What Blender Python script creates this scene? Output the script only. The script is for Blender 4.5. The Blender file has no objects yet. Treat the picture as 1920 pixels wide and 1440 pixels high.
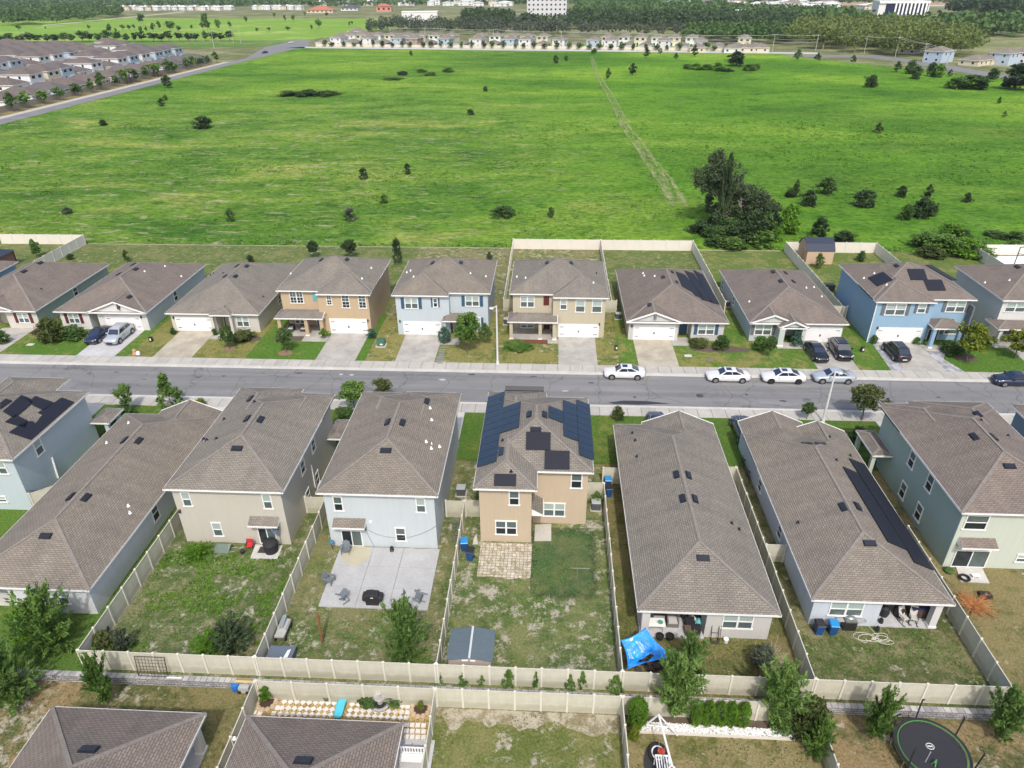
import bpy, math, random
import numpy as np
from mathutils import Vector
R = math.radians
rnd = random.Random(7)
scn = bpy.context.scene
col = scn.collection
# ---------------------------------------------------------------- camera
CF, CH = 1316.0, 41.0
_p, _y, _r = R(29.83), R(3.27), R(.49)
_F = np.array([-math.sin(_y)*math.cos(_p), math.cos(_y)*math.cos(_p), -math.sin(_p)])
_Rt = np.array([math.cos(_y), math.sin(_y), 0.])
_D = np.cross(_F, _Rt)
CM = np.array([math.cos(_r)*_Rt+math.sin(_r)*_D, -math.sin(_r)*_Rt+math.cos(_r)*_D, _F])
from mathutils import Matrix
cam = bpy.data.cameras.new('camera'); camo = bpy.data.objects.new('camera', cam); col.objects.link(camo)
cam.sensor_width = 36; cam.lens = CF/1920*36; cam.clip_start = .5; cam.clip_end = 30000
m3 = Matrix(((CM[0][0], -CM[1][0], -CM[2][0]), (CM[0][1], -CM[1][1], -CM[2][1]), (CM[0][2], -CM[1][2], -CM[2][2])))
camo.matrix_world = Matrix.Translation((0, 0, CH)) @ m3.to_4x4()
scn.camera = camo
# ---------------------------------------------------------------- light
SUN_EL, SUN_AZ = 52.0, 172.0      # azimuth clockwise from +Y: the sun stands behind the camera
w = bpy.data.worlds.new('World'); scn.world = w; w.use_nodes = True
nt = w.node_tree; bg = nt.nodes['Background']
sky = nt.nodes.new('ShaderNodeTexSky'); sky.sky_type = 'NISHITA'; sky.sun_disc = False
sky.sun_elevation = R(SUN_EL); sky.sun_rotation = R(SUN_AZ); sky.altitude = 30; sky.dust_density = 4.0
nt.links.new(sky.outputs[0], bg.inputs[0]); bg.inputs[1].default_value = .15
sl = bpy.data.lights.new('sun', 'SUN'); sl.energy = 2.0; sl.angle = R(2.0); sl.color = (1, .965, .905)
so = bpy.data.objects.new('sun', sl); col.objects.link(so)
a, e = R(SUN_AZ), R(SUN_EL)
sd = Vector((math.sin(a)*math.cos(e), math.cos(a)*math.cos(e), math.sin(e)))
so.rotation_euler = sd.to_track_quat('Z', 'Y').to_euler()
scn.view_settings.view_transform = 'Standard'; scn.view_settings.look = 'None'
scn.view_settings.exposure = .48
scn.cycles.max_bounces = 5; scn.cycles.transparent_max_bounces = 6
# ---------------------------------------------------------------- photo geometry -> world
def ray(px, py):
    return CM.T @ np.array([(px-960)/CF, (py-720)/CF, 1.0])
def P(px, py, z=0.):
    d = ray(px, py); t = (z-CH)/d[2]; return (d[0]*t, d[1]*t, z)
def PY(px, py, Y):
    d = ray(px, py); t = Y/d[1]; return (d[0]*t, Y, CH+d[2]*t)
def PX(px, py, X):
    d = ray(px, py); t = X/d[0]; return (X, d[1]*t, CH+d[2]*t)
def zm(ox, oy, s): return lambda a, b: (ox+a/s, oy+b/s)
zA, zB, zC, zD = zm(0, 420, 4), zm(480, 420, 4), zm(920, 420, 4), zm(1300, 420, 3.0968)
rA, rB, rC, rD, rE, rF = zm(0, 680, 3.79), zm(280, 690, 3.892), zm(560, 720, 3.79), zm(800, 720, 3.79), zm(1100, 720, 3.79), zm(1440, 720, 3.79)
rG, rH, rI, rJ, rK, rL, rM = zm(0, 1060, 3.79), zm(400, 1060, 3.79), zm(760, 1060, 3.79), zm(1100, 1080, 4), zm(1480, 1060, 3.789), zm(580, 960, 6.857), zm(1160, 1100, 6)
rN, rO, rP = zm(1260, 270, 6.4), zm(1560, 280, 5.333), zm(400, 1240, 4.364)
gA, gB, gC, gD = zm(0, 60, 6), zm(280, 50, 4), zm(680, 50, 4), zm(1480, 60, 4.364)
# ---------------------------------------------------------------- object helpers
ORG = {}
def tag(o, label=None, cat=None, group=None, kind=None):
    if label: o['label'] = label
    if cat: o['category'] = cat
    if group: o['group'] = group
    if kind: o['kind'] = kind
    return o
def empty(name, loc=(0, 0, 0), label=None, cat=None, group=None):
    o = bpy.data.objects.new(name, None); col.objects.link(o); o.location = loc; o.empty_display_size = .3
    ORG[o.name] = np.array(loc, float)
    return tag(o, label, cat, group)
class MB:
    def __init__(s): s.v = []; s.f = []; s.m = []; s.uv = []
    def face(s, pts, m=0, uv=None):
        n = len(s.v); s.v += [tuple(p) for p in pts]; s.f.append(tuple(range(n, n+len(pts)))); s.m.append(m)
        s.uv.append(uv)
    def mesh(s, vs, fs, m=0):
        n = len(s.v); s.v += [tuple(p) for p in vs]
        for f in fs: s.f.append(tuple(i+n for i in f)); s.m.append(m); s.uv.append(None)
    def box(s, x0, x1, y0, y1, z0, z1, m=0):
        if x0 > x1: x0, x1 = x1, x0
        if y0 > y1: y0, y1 = y1, y0
        s.mesh([(x0,y0,z0),(x1,y0,z0),(x1,y1,z0),(x0,y1,z0),(x0,y0,z1),(x1,y0,z1),(x1,y1,z1),(x0,y1,z1)],
               [(0,3,2,1),(4,5,6,7),(0,1,5,4),(1,2,6,5),(2,3,7,6),(3,0,4,7)], m)
    def beam(s, p, q, wd, ht, m=0, up=(0, 0, 1)):
        p, q = Vector(p), Vector(q); d = (q-p).normalized(); u = Vector(up)
        if abs(d.dot(u)) > .98: u = Vector((0, 1, 0))
        sx = d.cross(u).normalized()*wd/2; sz = sx.cross(d).normalized()*ht/2
        vs = [a+b*sx+c*sz for a in (p, q) for b, c in ((-1,-1),(1,-1),(1,1),(-1,1))]
        s.mesh(vs, [(0,1,2,3),(7,6,5,4),(0,4,5,1),(1,5,6,2),(2,6,7,3),(3,7,4,0)], m)
    def tube(s, p, q, r0, r1=None, n=8, m=0, caps=True):
        r1 = r0 if r1 is None else r1
        p, q = Vector(p), Vector(q); d = (q-p).normalized()
        u = Vector((0, 0, 1)) if abs(d.z) < .9 else Vector((1, 0, 0))
        a = d.cross(u).normalized(); b = d.cross(a)
        vs = [c+(a*math.cos(t)+b*math.sin(t))*r for c, r in ((p, r0), (q, r1)) for t in [2*math.pi*i/n for i in range(n)]]
        fs = [(i, (i+1) % n, n+(i+1) % n, n+i) for i in range(n)]
        if caps: fs += [tuple(range(n-1, -1, -1)), tuple(range(n, 2*n))]
        s.mesh(vs, fs, m)
    def path(s, pts, r, n=6, m=0):
        for i in range(len(pts)-1): s.tube(pts[i], pts[i+1], r if np.isscalar(r) else r[i], r if np.isscalar(r) else r[i+1], n, m)
    def lathe(s, prof, c=(0, 0, 0), n=16, m=0, sx=1, sy=1):
        vs = [(c[0]+r*math.cos(2*math.pi*i/n)*sx, c[1]+r*math.sin(2*math.pi*i/n)*sy, c[2]+z) for r, z in prof for i in range(n)]
        fs = [(k*n+i, k*n+(i+1) % n, (k+1)*n+(i+1) % n, (k+1)*n+i) for k in range(len(prof)-1) for i in range(n)]
        fs += [tuple(range(n-1, -1, -1)), tuple(range((len(prof)-1)*n, len(prof)*n))]
        s.mesh(vs, fs, m)
    def prism(s, poly, z0, z1, m=0):
        n = len(poly); a = sum(poly[i][0]*poly[(i+1) % n][1]-poly[(i+1) % n][0]*poly[i][1] for i in range(n))
        if a < 0: poly = poly[::-1]
        vs = [(p[0], p[1], z0) for p in poly]+[(p[0], p[1], z1) for p in poly]
        s.mesh(vs, [tuple(range(n-1, -1, -1)), tuple(range(n, 2*n))]+[(i, (i+1) % n, n+(i+1) % n, n+i) for i in range(n)], m)
    def slab(s, pts, nrm, t, m=0):       # planar polygon thickened along nrm
        nrm = Vector(nrm).normalized(); a = [Vector(p) for p in pts]; b = [p+nrm*t for p in a]; n = len(a)
        ar = sum((a[i]-a[0]).cross(a[(i+1) % n]-a[0]).dot(nrm) for i in range(n))
        if ar < 0: a = a[::-1]; b = b[::-1]
        s.mesh(a+b, [tuple(range(n-1, -1, -1)), tuple(range(n, 2*n))]+[(i, (i+1) % n, n+(i+1) % n, n+i) for i in range(n)], m)
    def build(s, name, mats, parent=None, loc=None, smooth=False):
        me = bpy.data.meshes.new(name)
        v = np.array([tuple(p) for p in s.v], float).reshape(-1, 3)
        o0 = np.zeros(3)
        if parent is not None: o0 = ORG.get(parent.name, np.zeros(3))
        elif loc is not None: o0 = np.array(loc, float)
        me.from_pydata((v-o0).tolist(), [], s.f)
        if not isinstance(mats, (list, tuple)): mats = [mats]
        for m in mats: me.materials.append(m)
        if len(mats) > 1: me.polygons.foreach_set('material_index', s.m)
        if any(u is not None for u in s.uv):
            L = me.uv_layers.new(name='UVMap'); k = 0; buf = []
            for f, u in zip(s.f, s.uv):
                buf += [c for q in (u if u is not None else [(0, 0)]*len(f)) for c in q]
            L.data.foreach_set('uv', buf)
        if smooth: me.polygons.foreach_set('use_smooth', [True]*len(s.f))
        me.update()
        o = bpy.data.objects.new(name, me); col.objects.link(o)
        ORG[o.name] = o0
        if parent is not None: o.parent = parent
        elif loc is not None: o.location = loc
        return o
def copy_tree(o, parent=None):
    c = o.copy(); col.objects.link(c); c.parent = parent
    for ch in [x for x in KIDS.get(o.name, [])]: copy_tree(ch, c)
    return c
KIDS = {}
def note_kids():
    KIDS.clear()
    for o in bpy.data.objects:
        if o.parent is not None: KIDS.setdefault(o.parent.name, []).append(o)
# ---------------------------------------------------------------- materials
MATS = {}
def newmat(name):
    m = bpy.data.materials.new(name); m.use_nodes = True; return m, m.node_tree.nodes, m.node_tree.links, m.node_tree.nodes['Principled BSDF']
def ramp(N, fac, L, stops):
    r = N.new('ShaderNodeValToRGB'); e = r.color_ramp.elements
    while len(e) < len(stops): e.new(.5)
    for q, (p, c) in zip(e, stops): q.position = p; q.color = (*c, 1) if len(c) == 3 else c
    L.new(fac, r.inputs[0]); return r.outputs[0]
def noise(N, L, vec, scale, detail=4, rough=.55, dist=0):
    n = N.new('ShaderNodeTexNoise'); n.inputs['Scale'].default_value = scale; n.inputs['Detail'].default_value = detail
    n.inputs['Roughness'].default_value = rough; n.inputs['Distortion'].default_value = dist
    if vec is not None: L.new(vec, n.inputs['Vector'])
    return n.outputs['Fac']
def mapped(N, L, scale=(1, 1, 1), kind='Object', rot=0):
    t = N.new('ShaderNodeTexCoord'); m = N.new('ShaderNodeMapping'); m.inputs['Scale'].default_value = scale; m.inputs['Rotation'].default_value = (0, 0, rot)
    L.new(t.outputs[kind], m.inputs[0]); return m.outputs[0]
def mix(N, L, fac, a, b, mode='MIX'):
    m = N.new('ShaderNodeMix'); m.data_type = 'RGBA'; m.blend_type = mode
    for i, v in ((0, fac), (6, a), (7, b)):
        if isinstance(v, (int, float)): m.inputs[i].default_value = v
        elif isinstance(v, tuple): m.inputs[i].default_value = (*v, 1)
        else: L.new(v, m.inputs[i])
    return m.outputs[2]
def bump(N, L, h, B, strength=.3, dist=.05):
    b = N.new('ShaderNodeBump'); b.inputs['Strength'].default_value = strength; b.inputs['Distance'].default_value = dist
    L.new(h, b.inputs['Height']); L.new(b.outputs[0], B.inputs['Normal'])
def geopos(N):
    return N.new('ShaderNodeNewGeometry').outputs['Position']
def flat(name, c, rough=.6, metal=0, var=.0, vs=2., coat=0, bmp=0):
    if name in MATS: return MATS[name]
    m, N, L, B = newmat(name); B.inputs['Roughness'].default_value = rough; B.inputs['Metallic'].default_value = metal
    B.inputs['Base Color'].default_value = (*c, 1)
    if coat: B.inputs['Coat Weight'].default_value = coat; B.inputs['Coat Roughness'].default_value = .08
    if var:
        n = noise(N, L, mapped(N, L), vs, 5, .6)
        n2 = noise(N, L, mapped(N, L), vs*9, 3, .6)
        c1 = ramp(N, n, L, [(.3, tuple(x*(1-var) for x in c)), (.7, tuple(min(1, x*(1+var)) for x in c))])
        c2 = mix(N, L, .35, c1, ramp(N, n2, L, [(.3, tuple(x*(1-var*1.3) for x in c)), (.7, tuple(min(1, x*(1+var)) for x in c))]))
        L.new(c2, B.inputs['Base Color'])
        if bmp: bump(N, L, n2, B, bmp, .02)
    MATS[name] = m; return m
def stucco(name, c):
    if name in MATS: return MATS[name]
    c = tuple(x*.88 for x in c)
    m, N, L, B = newmat(name); B.inputs['Roughness'].default_value = .85
    n = noise(N, L, mapped(N, L, (.5, .5, .25)), 1.2, 5, .6)
    st = noise(N, L, mapped(N, L, (3, 3, .12)), 2.0, 3, .6)
    c1 = ramp(N, n, L, [(.3, tuple(x*.93 for x in c)), (.7, tuple(min(1, x*1.04) for x in c))])
    L.new(mix(N, L, .5, c1, ramp(N, st, L, [(.3, tuple(x*.9 for x in c)), (.55, c)])), B.inputs['Base Color'])
    bump(N, L, noise(N, L, mapped(N, L), 25, 2), B, .25, .01)
    MATS[name] = m; return m
def shingle(name, c, uv=True):
    if name in MATS: return MATS[name]
    m, N, L, B = newmat(name); B.inputs['Roughness'].default_value = .9
    t = N.new('ShaderNodeTexCoord')
    br = N.new('ShaderNodeTexBrick'); L.new(t.outputs['UV'], br.inputs['Vector'])
    br.inputs['Scale'].default_value = 1; br.inputs['Brick Width'].default_value = .36; br.inputs['Row Height'].default_value = .165
    br.inputs['Mortar Size'].default_value = .028; br.inputs['Mortar Smooth'].default_value = .4; br.inputs['Bias'].default_value = 0
    br.inputs['Color1'].default_value = (*[x*.89 for x in c], 1); br.inputs['Color2'].default_value = (*[x*1.14 for x in c], 1)
    br.inputs['Mortar'].default_value = (*[x*.5 for x in c], 1)
    n = noise(N, L, t.outputs['UV'], .35, 4, .6)
    n2 = noise(N, L, t.outputs['UV'], 5, 3, .7)
    cc = mix(N, L, 1.0, br.outputs['Color'], ramp(N, n, L, [(.3, (.86, .85, .86)), (.7, (1.12, 1.08, 1.04))]), 'MULTIPLY')
    cc = mix(N, L, 1.0, cc, ramp(N, n2, L, [(.3, (.88, .88, .89)), (.7, (1.1, 1.09, 1.07))]), 'MULTIPLY')
    stn = noise(N, L, mapped(N, L, (.55, .06, 1), 'UV'), 1.5, 4, .6)
    cc = mix(N, L, 1.0, cc, ramp(N, stn, L, [(.35, (.88, .88, .89)), (.65, (1.06, 1.05, 1.04))]), 'MULTIPLY')
    L.new(cc, B.inputs['Base Color'])
    bump(N, L, br.outputs['Fac'], B, -.35, .02)
    MATS[name] = m; return m
def lawn(name, green, dry, sand, sf=.3, gf=.5, sc=1.0):
    gn = .06; green = (green[0]*1.55+.016, green[1]*1.5, green[2]*1.7+.010); dry = (dry[0]*1.6, dry[1]*1.72, dry[2]*1.8); sand = tuple(x*1.3 for x in sand); sf = sf*1.5
    """grass ground: dense green, dry straw and bare sand in uneven patches; sf = share of sand, gf = share of green"""
    if name in MATS: return MATS[name]
    m, N, L, B = newmat(name); B.inputs['Roughness'].default_value = 1; B.inputs['Specular IOR Level'].default_value = .1
    p = geopos(N)
    def mp(s):
        q = N.new('ShaderNodeMapping'); q.inputs['Scale'].default_value = s; L.new(p, q.inputs[0]); return q.outputs[0]
    big = noise(N, L, mp((.25*sc, .25*sc, .3)), 1, 3, .6, .3)
    mid = noise(N, L, mp((1.1*sc, 1.1*sc, 1)), 1, 8, .74, .15)
    fine = noise(N, L, mp((6*min(1, sc*4), 6*min(1, sc*4), 6)), 1, 4, .7)
    hair = noise(N, L, mp((22*min(1, sc*4), 22*min(1, sc*4), 22)), 1, 3, .8)
    def math_(op, x, y, z=None):
        q = N.new('ShaderNodeMath'); q.operation = op
        for i, v in enumerate((x, y, z)):
            if v is None: continue
            if isinstance(v, (int, float)): q.inputs[i].default_value = v
            else: L.new(v, q.inputs[i])
        return q.outputs[0]
    mh = math_('MULTIPLY_ADD', big, .45, math_('MULTIPLY', mid, .55))
    g = ramp(N, fine, L, [(.3, tuple(x*.62 for x in green)), (.52, green), (.72, tuple(x*1.45 for x in green))])
    d = ramp(N, fine, L, [(.3, tuple(x*.66 for x in dry)), (.55, dry), (.75, tuple(x*1.35 for x in dry))])
    tt = .62-.24*gf
    f1 = ramp(N, mh, L, [(tt-.05, (0, 0, 0)), (tt+.05, (1, 1, 1))])
    base = mix(N, L, f1, d, g)
    m2 = noise(N, L, mp((.7*sc+.1, .7*sc+.1, .8)), 1.1, 9, .8, .15)
    s2 = math_('MULTIPLY_ADD', m2, .8, math_('MULTIPLY', big, .2))
    t2 = .66-.20*sf
    f2 = ramp(N, s2, L, [(t2-.015, (0, 0, 0)), (t2+.05, (1, 1, 1))])
    sd_ = ramp(N, fine, L, [(.3, tuple(x*.72 for x in sand)), (.6, sand)])
    base = mix(N, L, f2, base, sd_)
    base = mix(N, L, 1.0, base, ramp(N, hair, L, [(.3, (.6, .6, .6)), (.5, (1, 1, 1)), (.7, (1.35, 1.35, 1.3))]), 'MULTIPLY')
    L.new(base, B.inputs['Base Color'])
    ad = N.new('ShaderNodeMath'); ad.operation = 'ADD'; L.new(fine, ad.inputs[0]); L.new(hair, ad.inputs[1])
    bump(N, L, ad.outputs[0], B, .8, .12)
    MATS[name] = m; return m
def concrete(name, c, var=.08, joints=None):
    if name in MATS: return MATS[name]
    m, N, L, B = newmat(name); B.inputs['Roughness'].default_value = .9
    p = geopos(N)
    n = noise(N, L, p, .5, 6, .65); n2 = noise(N, L, p, 6, 4, .7)
    cc = ramp(N, n, L, [(.3, tuple(x*(1-var*1.6) for x in c)), (.65, tuple(x*(1+var) for x in c))])
    cc = mix(N, L, 1.0, cc, ramp(N, n2, L, [(.3, (.88, .87, .86)), (.7, (1.06, 1.06, 1.06))]), 'MULTIPLY')
    L.new(cc, B.inputs['Base Color'])
    MATS[name] = m; return m
def leafmat(name, dark, light, trans=.33):
    if name in MATS: return MATS[name]
    m, N, L, B = newmat(name); B.inputs['Roughness'].default_value = .6; B.inputs['Specular IOR Level'].default_value = .25
    n = noise(N, L, mapped(N, L), 2.2, 3, .6)
    wn = N.new('ShaderNodeTexWhiteNoise'); L.new(geopos(N), wn.inputs['Vector'])
    oi = N.new('ShaderNodeObjectInfo')
    cc = ramp(N, n, L, [(.32, dark), (.68, light)])
    cc = mix(N, L, 1., cc, ramp(N, oi.outputs['Random'], L, [(0, (.82, .86, .8)), (1, (1.15, 1.12, 1.1))]), 'MULTIPLY')
    L.new(cc, B.inputs['Base Color'])
    tr = N.new('ShaderNodeBsdfTranslucent'); L.new(cc, tr.inputs[0]); ms = N.new('ShaderNodeMixShader'); ms.inputs[0].default_value = trans
    out = N['Material Output']; L.new(B.outputs[0], ms.inputs[1]); L.new(tr.outputs[0], ms.inputs[2]); L.new(ms.outputs[0], out.inputs[0])
    MATS[name] = m; return m
WHITE = flat('white_paint', (.78, .78, .76), .5, var=.03)
TRIM = flat('white_trim', (.74, .74, .72), .5, var=.04)
BLACK = flat('black_plastic', (.02, .02, .022), .45)
VENT = flat('vent_metal', (.018, .02, .028), .35)
GLASS = flat('dark_glass', (.018, .026, .03), .22)
GLASS.node_tree.nodes['Principled BSDF'].inputs['Specular IOR Level'].default_value = .3
BLIND = flat('blind_glass', (.33, .40, .38), .3, var=.1, vs=1)
BLINDD = flat('dim_blind_glass', (.085, .115, .115), .25, var=.2, vs=2)
GARAGE = flat('garage_white', (.72, .72, .72), .45, var=.02)
SOFFIT = flat('soffit', (.7, .7, .68), .7)
NAVYMAT = flat('solar_mat_navy', (.010, .011, .019), .55, var=.15, vs=1.5)
PVBLUE = flat('solar_cell_blue', (.012, .023, .043), .22, var=.12, vs=1.2, coat=.3)
METAL = flat('grey_metal', (.45, .46, .47), .4, .6)
CONC = concrete('pale_concrete', (.50, .49, .46))
WALK = concrete('sidewalk_concrete', (.42, .405, .365), .08)
SH = shingle('shingles_brown', (.216, .195, .163))
SH2 = shingle('shingles_grey_brown', (.214, .200, .172))
SH3 = shingle('shingles_mauve_brown', (.192, .165, .144))
CAPM = flat('ridge_cap', (.205, .182, .160), .9, var=.3, vs=4)
FENCE = None
def fence_mat():
    m, N, L, B = newmat('vinyl_fence_tan'); B.inputs['Roughness'].default_value = .55
    wv = N.new('ShaderNodeTexWave'); wv.wave_type = 'BANDS'; wv.bands_direction = 'X'; wv.wave_profile = 'SAW'
    L.new(mapped(N, L, (1, 1, 1)), wv.inputs['Vector']); wv.inputs['Scale'].default_value = 1.05; wv.inputs['Distortion'].default_value = 0
    n = noise(N, L, mapped(N, L, (.5, .5, 1.2)), 1.5, 5, .65)
    c = ramp(N, n, L, [(.3, (.44, .425, .34)), (.6, (.53, .515, .425))])
    c = mix(N, L, 1., c, ramp(N, wv.outputs['Fac'], L, [(0, (.86, .86, .86)), (.07, (1, 1, 1))]), 'MULTIPLY')
    sz = N.new('ShaderNodeSeparateXYZ'); L.new(mapped(N, L), sz.inputs[0]); n3 = noise(N, L, geopos(N), 1.7, 5, .7)
    ad = N.new('ShaderNodeMath'); ad.operation = 'MULTIPLY_ADD'; L.new(n3, ad.inputs[0]); ad.inputs[1].default_value = -.9; L.new(sz.outputs['Z'], ad.inputs[2])
    c = mix(N, L, ramp(N, ad.outputs[0], L, [(.0, (.38, .38, .38)), (.3, (0, 0, 0))]), c, (.22, .21, .13))
    L.new(c, B.inputs['Base Color']); return m
FENCE = fence_mat()
FPOST = flat('vinyl_post_cream', (.62, .60, .52), .5, var=.04)
FENCEW = flat('vinyl_fence_pale', (.66, .62, .55), .5, var=.05, vs=.6)
# ================================================================ SETTING
def struct(mb, name, mat, loc=(0, 0, 0)):
    return tag(mb.build(name, mat, loc=loc), kind='structure')
LOW = -.7
def sheet(name, poly, z, mat, th=None):
    b = MB()
    n = len(poly); ar = sum(poly[i][0]*poly[(i+1) % n][1]-poly[(i+1) % n][0]*poly[i][1] for i in range(n))
    if ar < 0: poly = poly[::-1]
    if th: b.prism(poly, z-th, z)
    else: b.face([(p[0], p[1], z) for p in poly])
    return struct(b, name, mat)
def rect(x0, x1, y0, y1): return [(x0, y0), (x1, y0), (x1, y1), (x0, y1)]
M_far = lawn('far_ground_green', (.075, .10, .03), (.16, .15, .08), (.3, .27, .2), .15, .55, .06)
M_front = lawn('lot_soil_olive', (.07, .10, .022), (.17, .145, .07), (.36, .31, .22), .35, .45)
b = MB(); b.face([(-9000, 30.3, -.02), (9000, 30.3, -.02), (9000, 16000, -.02), (-9000, 16000, -.02)]); struct(b, 'ground', M_far)
b = MB(); b.face([(-300, -200, LOW), (300, -200, LOW), (300, 30.3, LOW), (-300, 30.3, LOW)])
M_lowg = lawn('low_lawn_olive', (.075, .10, .025), (.17, .14, .065), (.33, .29, .22), .25, .45)
struct(b, 'ground', M_lowg)
# the open field: real tussocks near by, rolling off with distance
def vnoise(x, y, s, seed):
    g = np.random.RandomState(seed).rand(256, 256); x = x/s; y = y/s
    xi = np.floor(x).astype(int); yi = np.floor(y).astype(int); fx = x-xi; fy = y-yi
    fx = fx*fx*(3-2*fx); fy = fy*fy*(3-2*fy)
    G = lambda a, c: g[a % 256, c % 256]
    return (G(xi, yi)*(1-fx)+G(xi+1, yi)*fx)*(1-fy)+(G(xi, yi+1)*(1-fx)+G(xi+1, yi+1)*fx)*fy
def fast_mesh(name, V, Fq, mat, mi=None, loc=(0, 0, 0), smooth=False):
    me = bpy.data.meshes.new(name); k = Fq.shape[1]
    me.vertices.add(len(V)); me.vertices.foreach_set('co', V.astype(np.float32).ravel())
    me.loops.add(Fq.size); me.loops.foreach_set('vertex_index', Fq.astype(np.int32).ravel())
    me.polygons.add(len(Fq)); me.polygons.foreach_set('loop_start', np.arange(0, Fq.size, k, dtype=np.int32)); me.polygons.foreach_set('loop_total', np.full(len(Fq), k, np.int32))
    for m in (mat if isinstance(mat, (list, tuple)) else [mat]): me.materials.append(m)
    if mi is not None: me.polygons.foreach_set('material_index', mi.astype(np.int32))
    if smooth: me.polygons.foreach_set('use_smooth', np.ones(len(Fq), bool))
    me.update(calc_edges=True); me.validate()
    return me
def fieldmat():
    m, N, L, B = newmat('tall_green_field'); B.inputs['Roughness'].default_value = 1; B.inputs['Specular IOR Level'].default_value = .1
    p = geopos(N)
    def mp(s, loc=(0, 0, 0)):
        q = N.new('ShaderNodeMapping'); q.inputs['Scale'].default_value = s; q.inputs['Location'].default_value = loc; L.new(p, q.inputs[0]); return q.outputs[0]
    big = noise(N, L, mp((.007, .012, 0)), 1, 5, .6, .5)
    streak = noise(N, L, mp((.022, .055, 0)), 1, 8, .68, .6)
    tus = noise(N, L, mp((.7, 1.1, .5)), 1, 5, .7, .2)
    fine = noise(N, L, mp((5, 5, 5)), 1, 3, .7)
    c1 = ramp(N, big, L, [(.38, (.060, .168, .014)), (.5, (.112, .265, .020)), (.60, (.205, .355, .034))])
    c2 = ramp(N, streak, L, [(.34, (.050, .130, .020)), (.46, (.095, .205, .028)), (.56, (.165, .27, .040)), (.67, (.33, .34, .10))])
    sx0 = N.new('ShaderNodeSeparateXYZ'); L.new(p, sx0.inputs[0])
    lf = N.new('ShaderNodeMapRange'); L.new(sx0.outputs['X'], lf.inputs[0]); lf.inputs[1].default_value = 25; lf.inputs[2].default_value = -35; lf.inputs[3].default_value = .30; lf.inputs[4].default_value = .85
    nr = N.new('ShaderNodeMapRange'); L.new(sx0.outputs['Y'], nr.inputs[0]); nr.inputs[1].default_value = 330; nr.inputs[2].default_value = 240; nr.inputs[3].default_value = .45; nr.inputs[4].default_value = 1
    fm = N.new('ShaderNodeMath'); fm.operation = 'MULTIPLY'; L.new(lf.outputs[0], fm.inputs[0]); L.new(nr.outputs[0], fm.inputs[1])
    c = mix(N, L, fm.outputs[0], c1, c2)
    mottled = noise(N, L, mp((.10, .14, 0), (3, 9, 0)), 1, 7, .72, .3)  # random darker and lighter patches multiplied over the field colour
    c = mix(N, L, 1., c, ramp(N, mottled, L, [(.34, (.52, .64, .66)), (.47, (1, 1, 1)), (.64, (1.2, 1.12, 1.2))]), 'MULTIPLY')
    c = mix(N, L, 1., c, ramp(N, tus, L, [(.32, (.42, .5, .5)), (.5, (1, 1, 1)), (.68, (1.5, 1.38, 1.4))]), 'MULTIPLY')
    c = mix(N, L, 1., c, ramp(N, fine, L, [(.25, (.65, .68, .65)), (.55, (1, 1, 1)), (.75, (1.25, 1.2, 1.2))]), 'MULTIPLY')
    sp = noise(N, L, mp((.10, .30, 0), (7, 3, 0)), 1.6, 8, .78, .6)
    f = ramp(N, sp, L, [(.55, (0, 0, 0)), (.63, (1, 1, 1))])
    # more bare soil on the near-left part of the field
    sx = N.new('ShaderNodeSeparateXYZ'); L.new(p, sx.inputs[0])
    mr = N.new('ShaderNodeMapRange'); L.new(sx.outputs['X'], mr.inputs[0]); mr.inputs[1].default_value = 30; mr.inputs[2].default_value = -40; mr.inputs[3].default_value = .12; mr.inputs[4].default_value = .8
    mr2 = N.new('ShaderNodeMapRange'); L.new(sx.outputs['Y'], mr2.inputs[0]); mr2.inputs[1].default_value = 330; mr2.inputs[2].default_value = 230; mr2.inputs[3].default_value = .15; mr2.inputs[4].default_value = 1
    mm = N.new('ShaderNodeMath'); mm.operation = 'MULTIPLY'; L.new(mr.outputs[0], mm.inputs[0]); L.new(mr2.outputs[0], mm.inputs[1])
    m3_ = N.new('ShaderNodeMath'); m3_.operation = 'MULTIPLY'; L.new(f, m3_.inputs[0]); L.new(mm.outputs[0], m3_.inputs[1])
    c = mix(N, L, m3_.outputs[0], c, (.42, .37, .25))
    L.new(c, B.inputs['Base Color']); MATS['field'] = m
    ad = N.new('ShaderNodeMath'); ad.operation = 'ADD'; L.new(tus, ad.inputs[0]); L.new(fine, ad.inputs[1])
    bump(N, L, ad.outputs[0], B, .9, .35)
    return m
FIELDM = fieldmat()
def far_y(x): # south edge of the far road
    return 546.4+(x+128)*(-.1813)
ys = [119.6]
while ys[-1] < 610: ys.append(ys[-1]+max(.5, (ys[-1]/119)**1.7*.55))
ys = np.array(ys); nx = 620; xs = np.linspace(0, 1, nx)
XX, YY = np.meshgrid(xs, ys); xl = -187.0; xr = 212.0
XX = xl+(xr-xl)*XX; top = np.where(XX < 144, far_y(XX)-.5, 480-(XX-144)*1.7)
YY = 119.6+(YY-119.6)*(top-119.6)/(ys[-1]-119.6)
ZZ = .04+.34*vnoise(XX, YY, 1.3, 1)*vnoise(XX, YY, 9, 2)+.22*vnoise(XX, YY, .8, 3)*vnoise(XX+9, YY, 22, 6)+.5*vnoise(XX, YY, 45, 4)*vnoise(XX, YY, 14, 5)
edge = np.clip((YY-119.6)/3, 0, 1)*np.clip((top-YY)/5, 0, 1)*np.clip((XX-xl)/2, 0, 1)*np.clip((xr-XX)/2, 0, 1)
ZZ = .02+ZZ*edge
V = np.stack([XX, YY, ZZ], -1).reshape(-1, 3); ny = len(ys)
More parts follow.
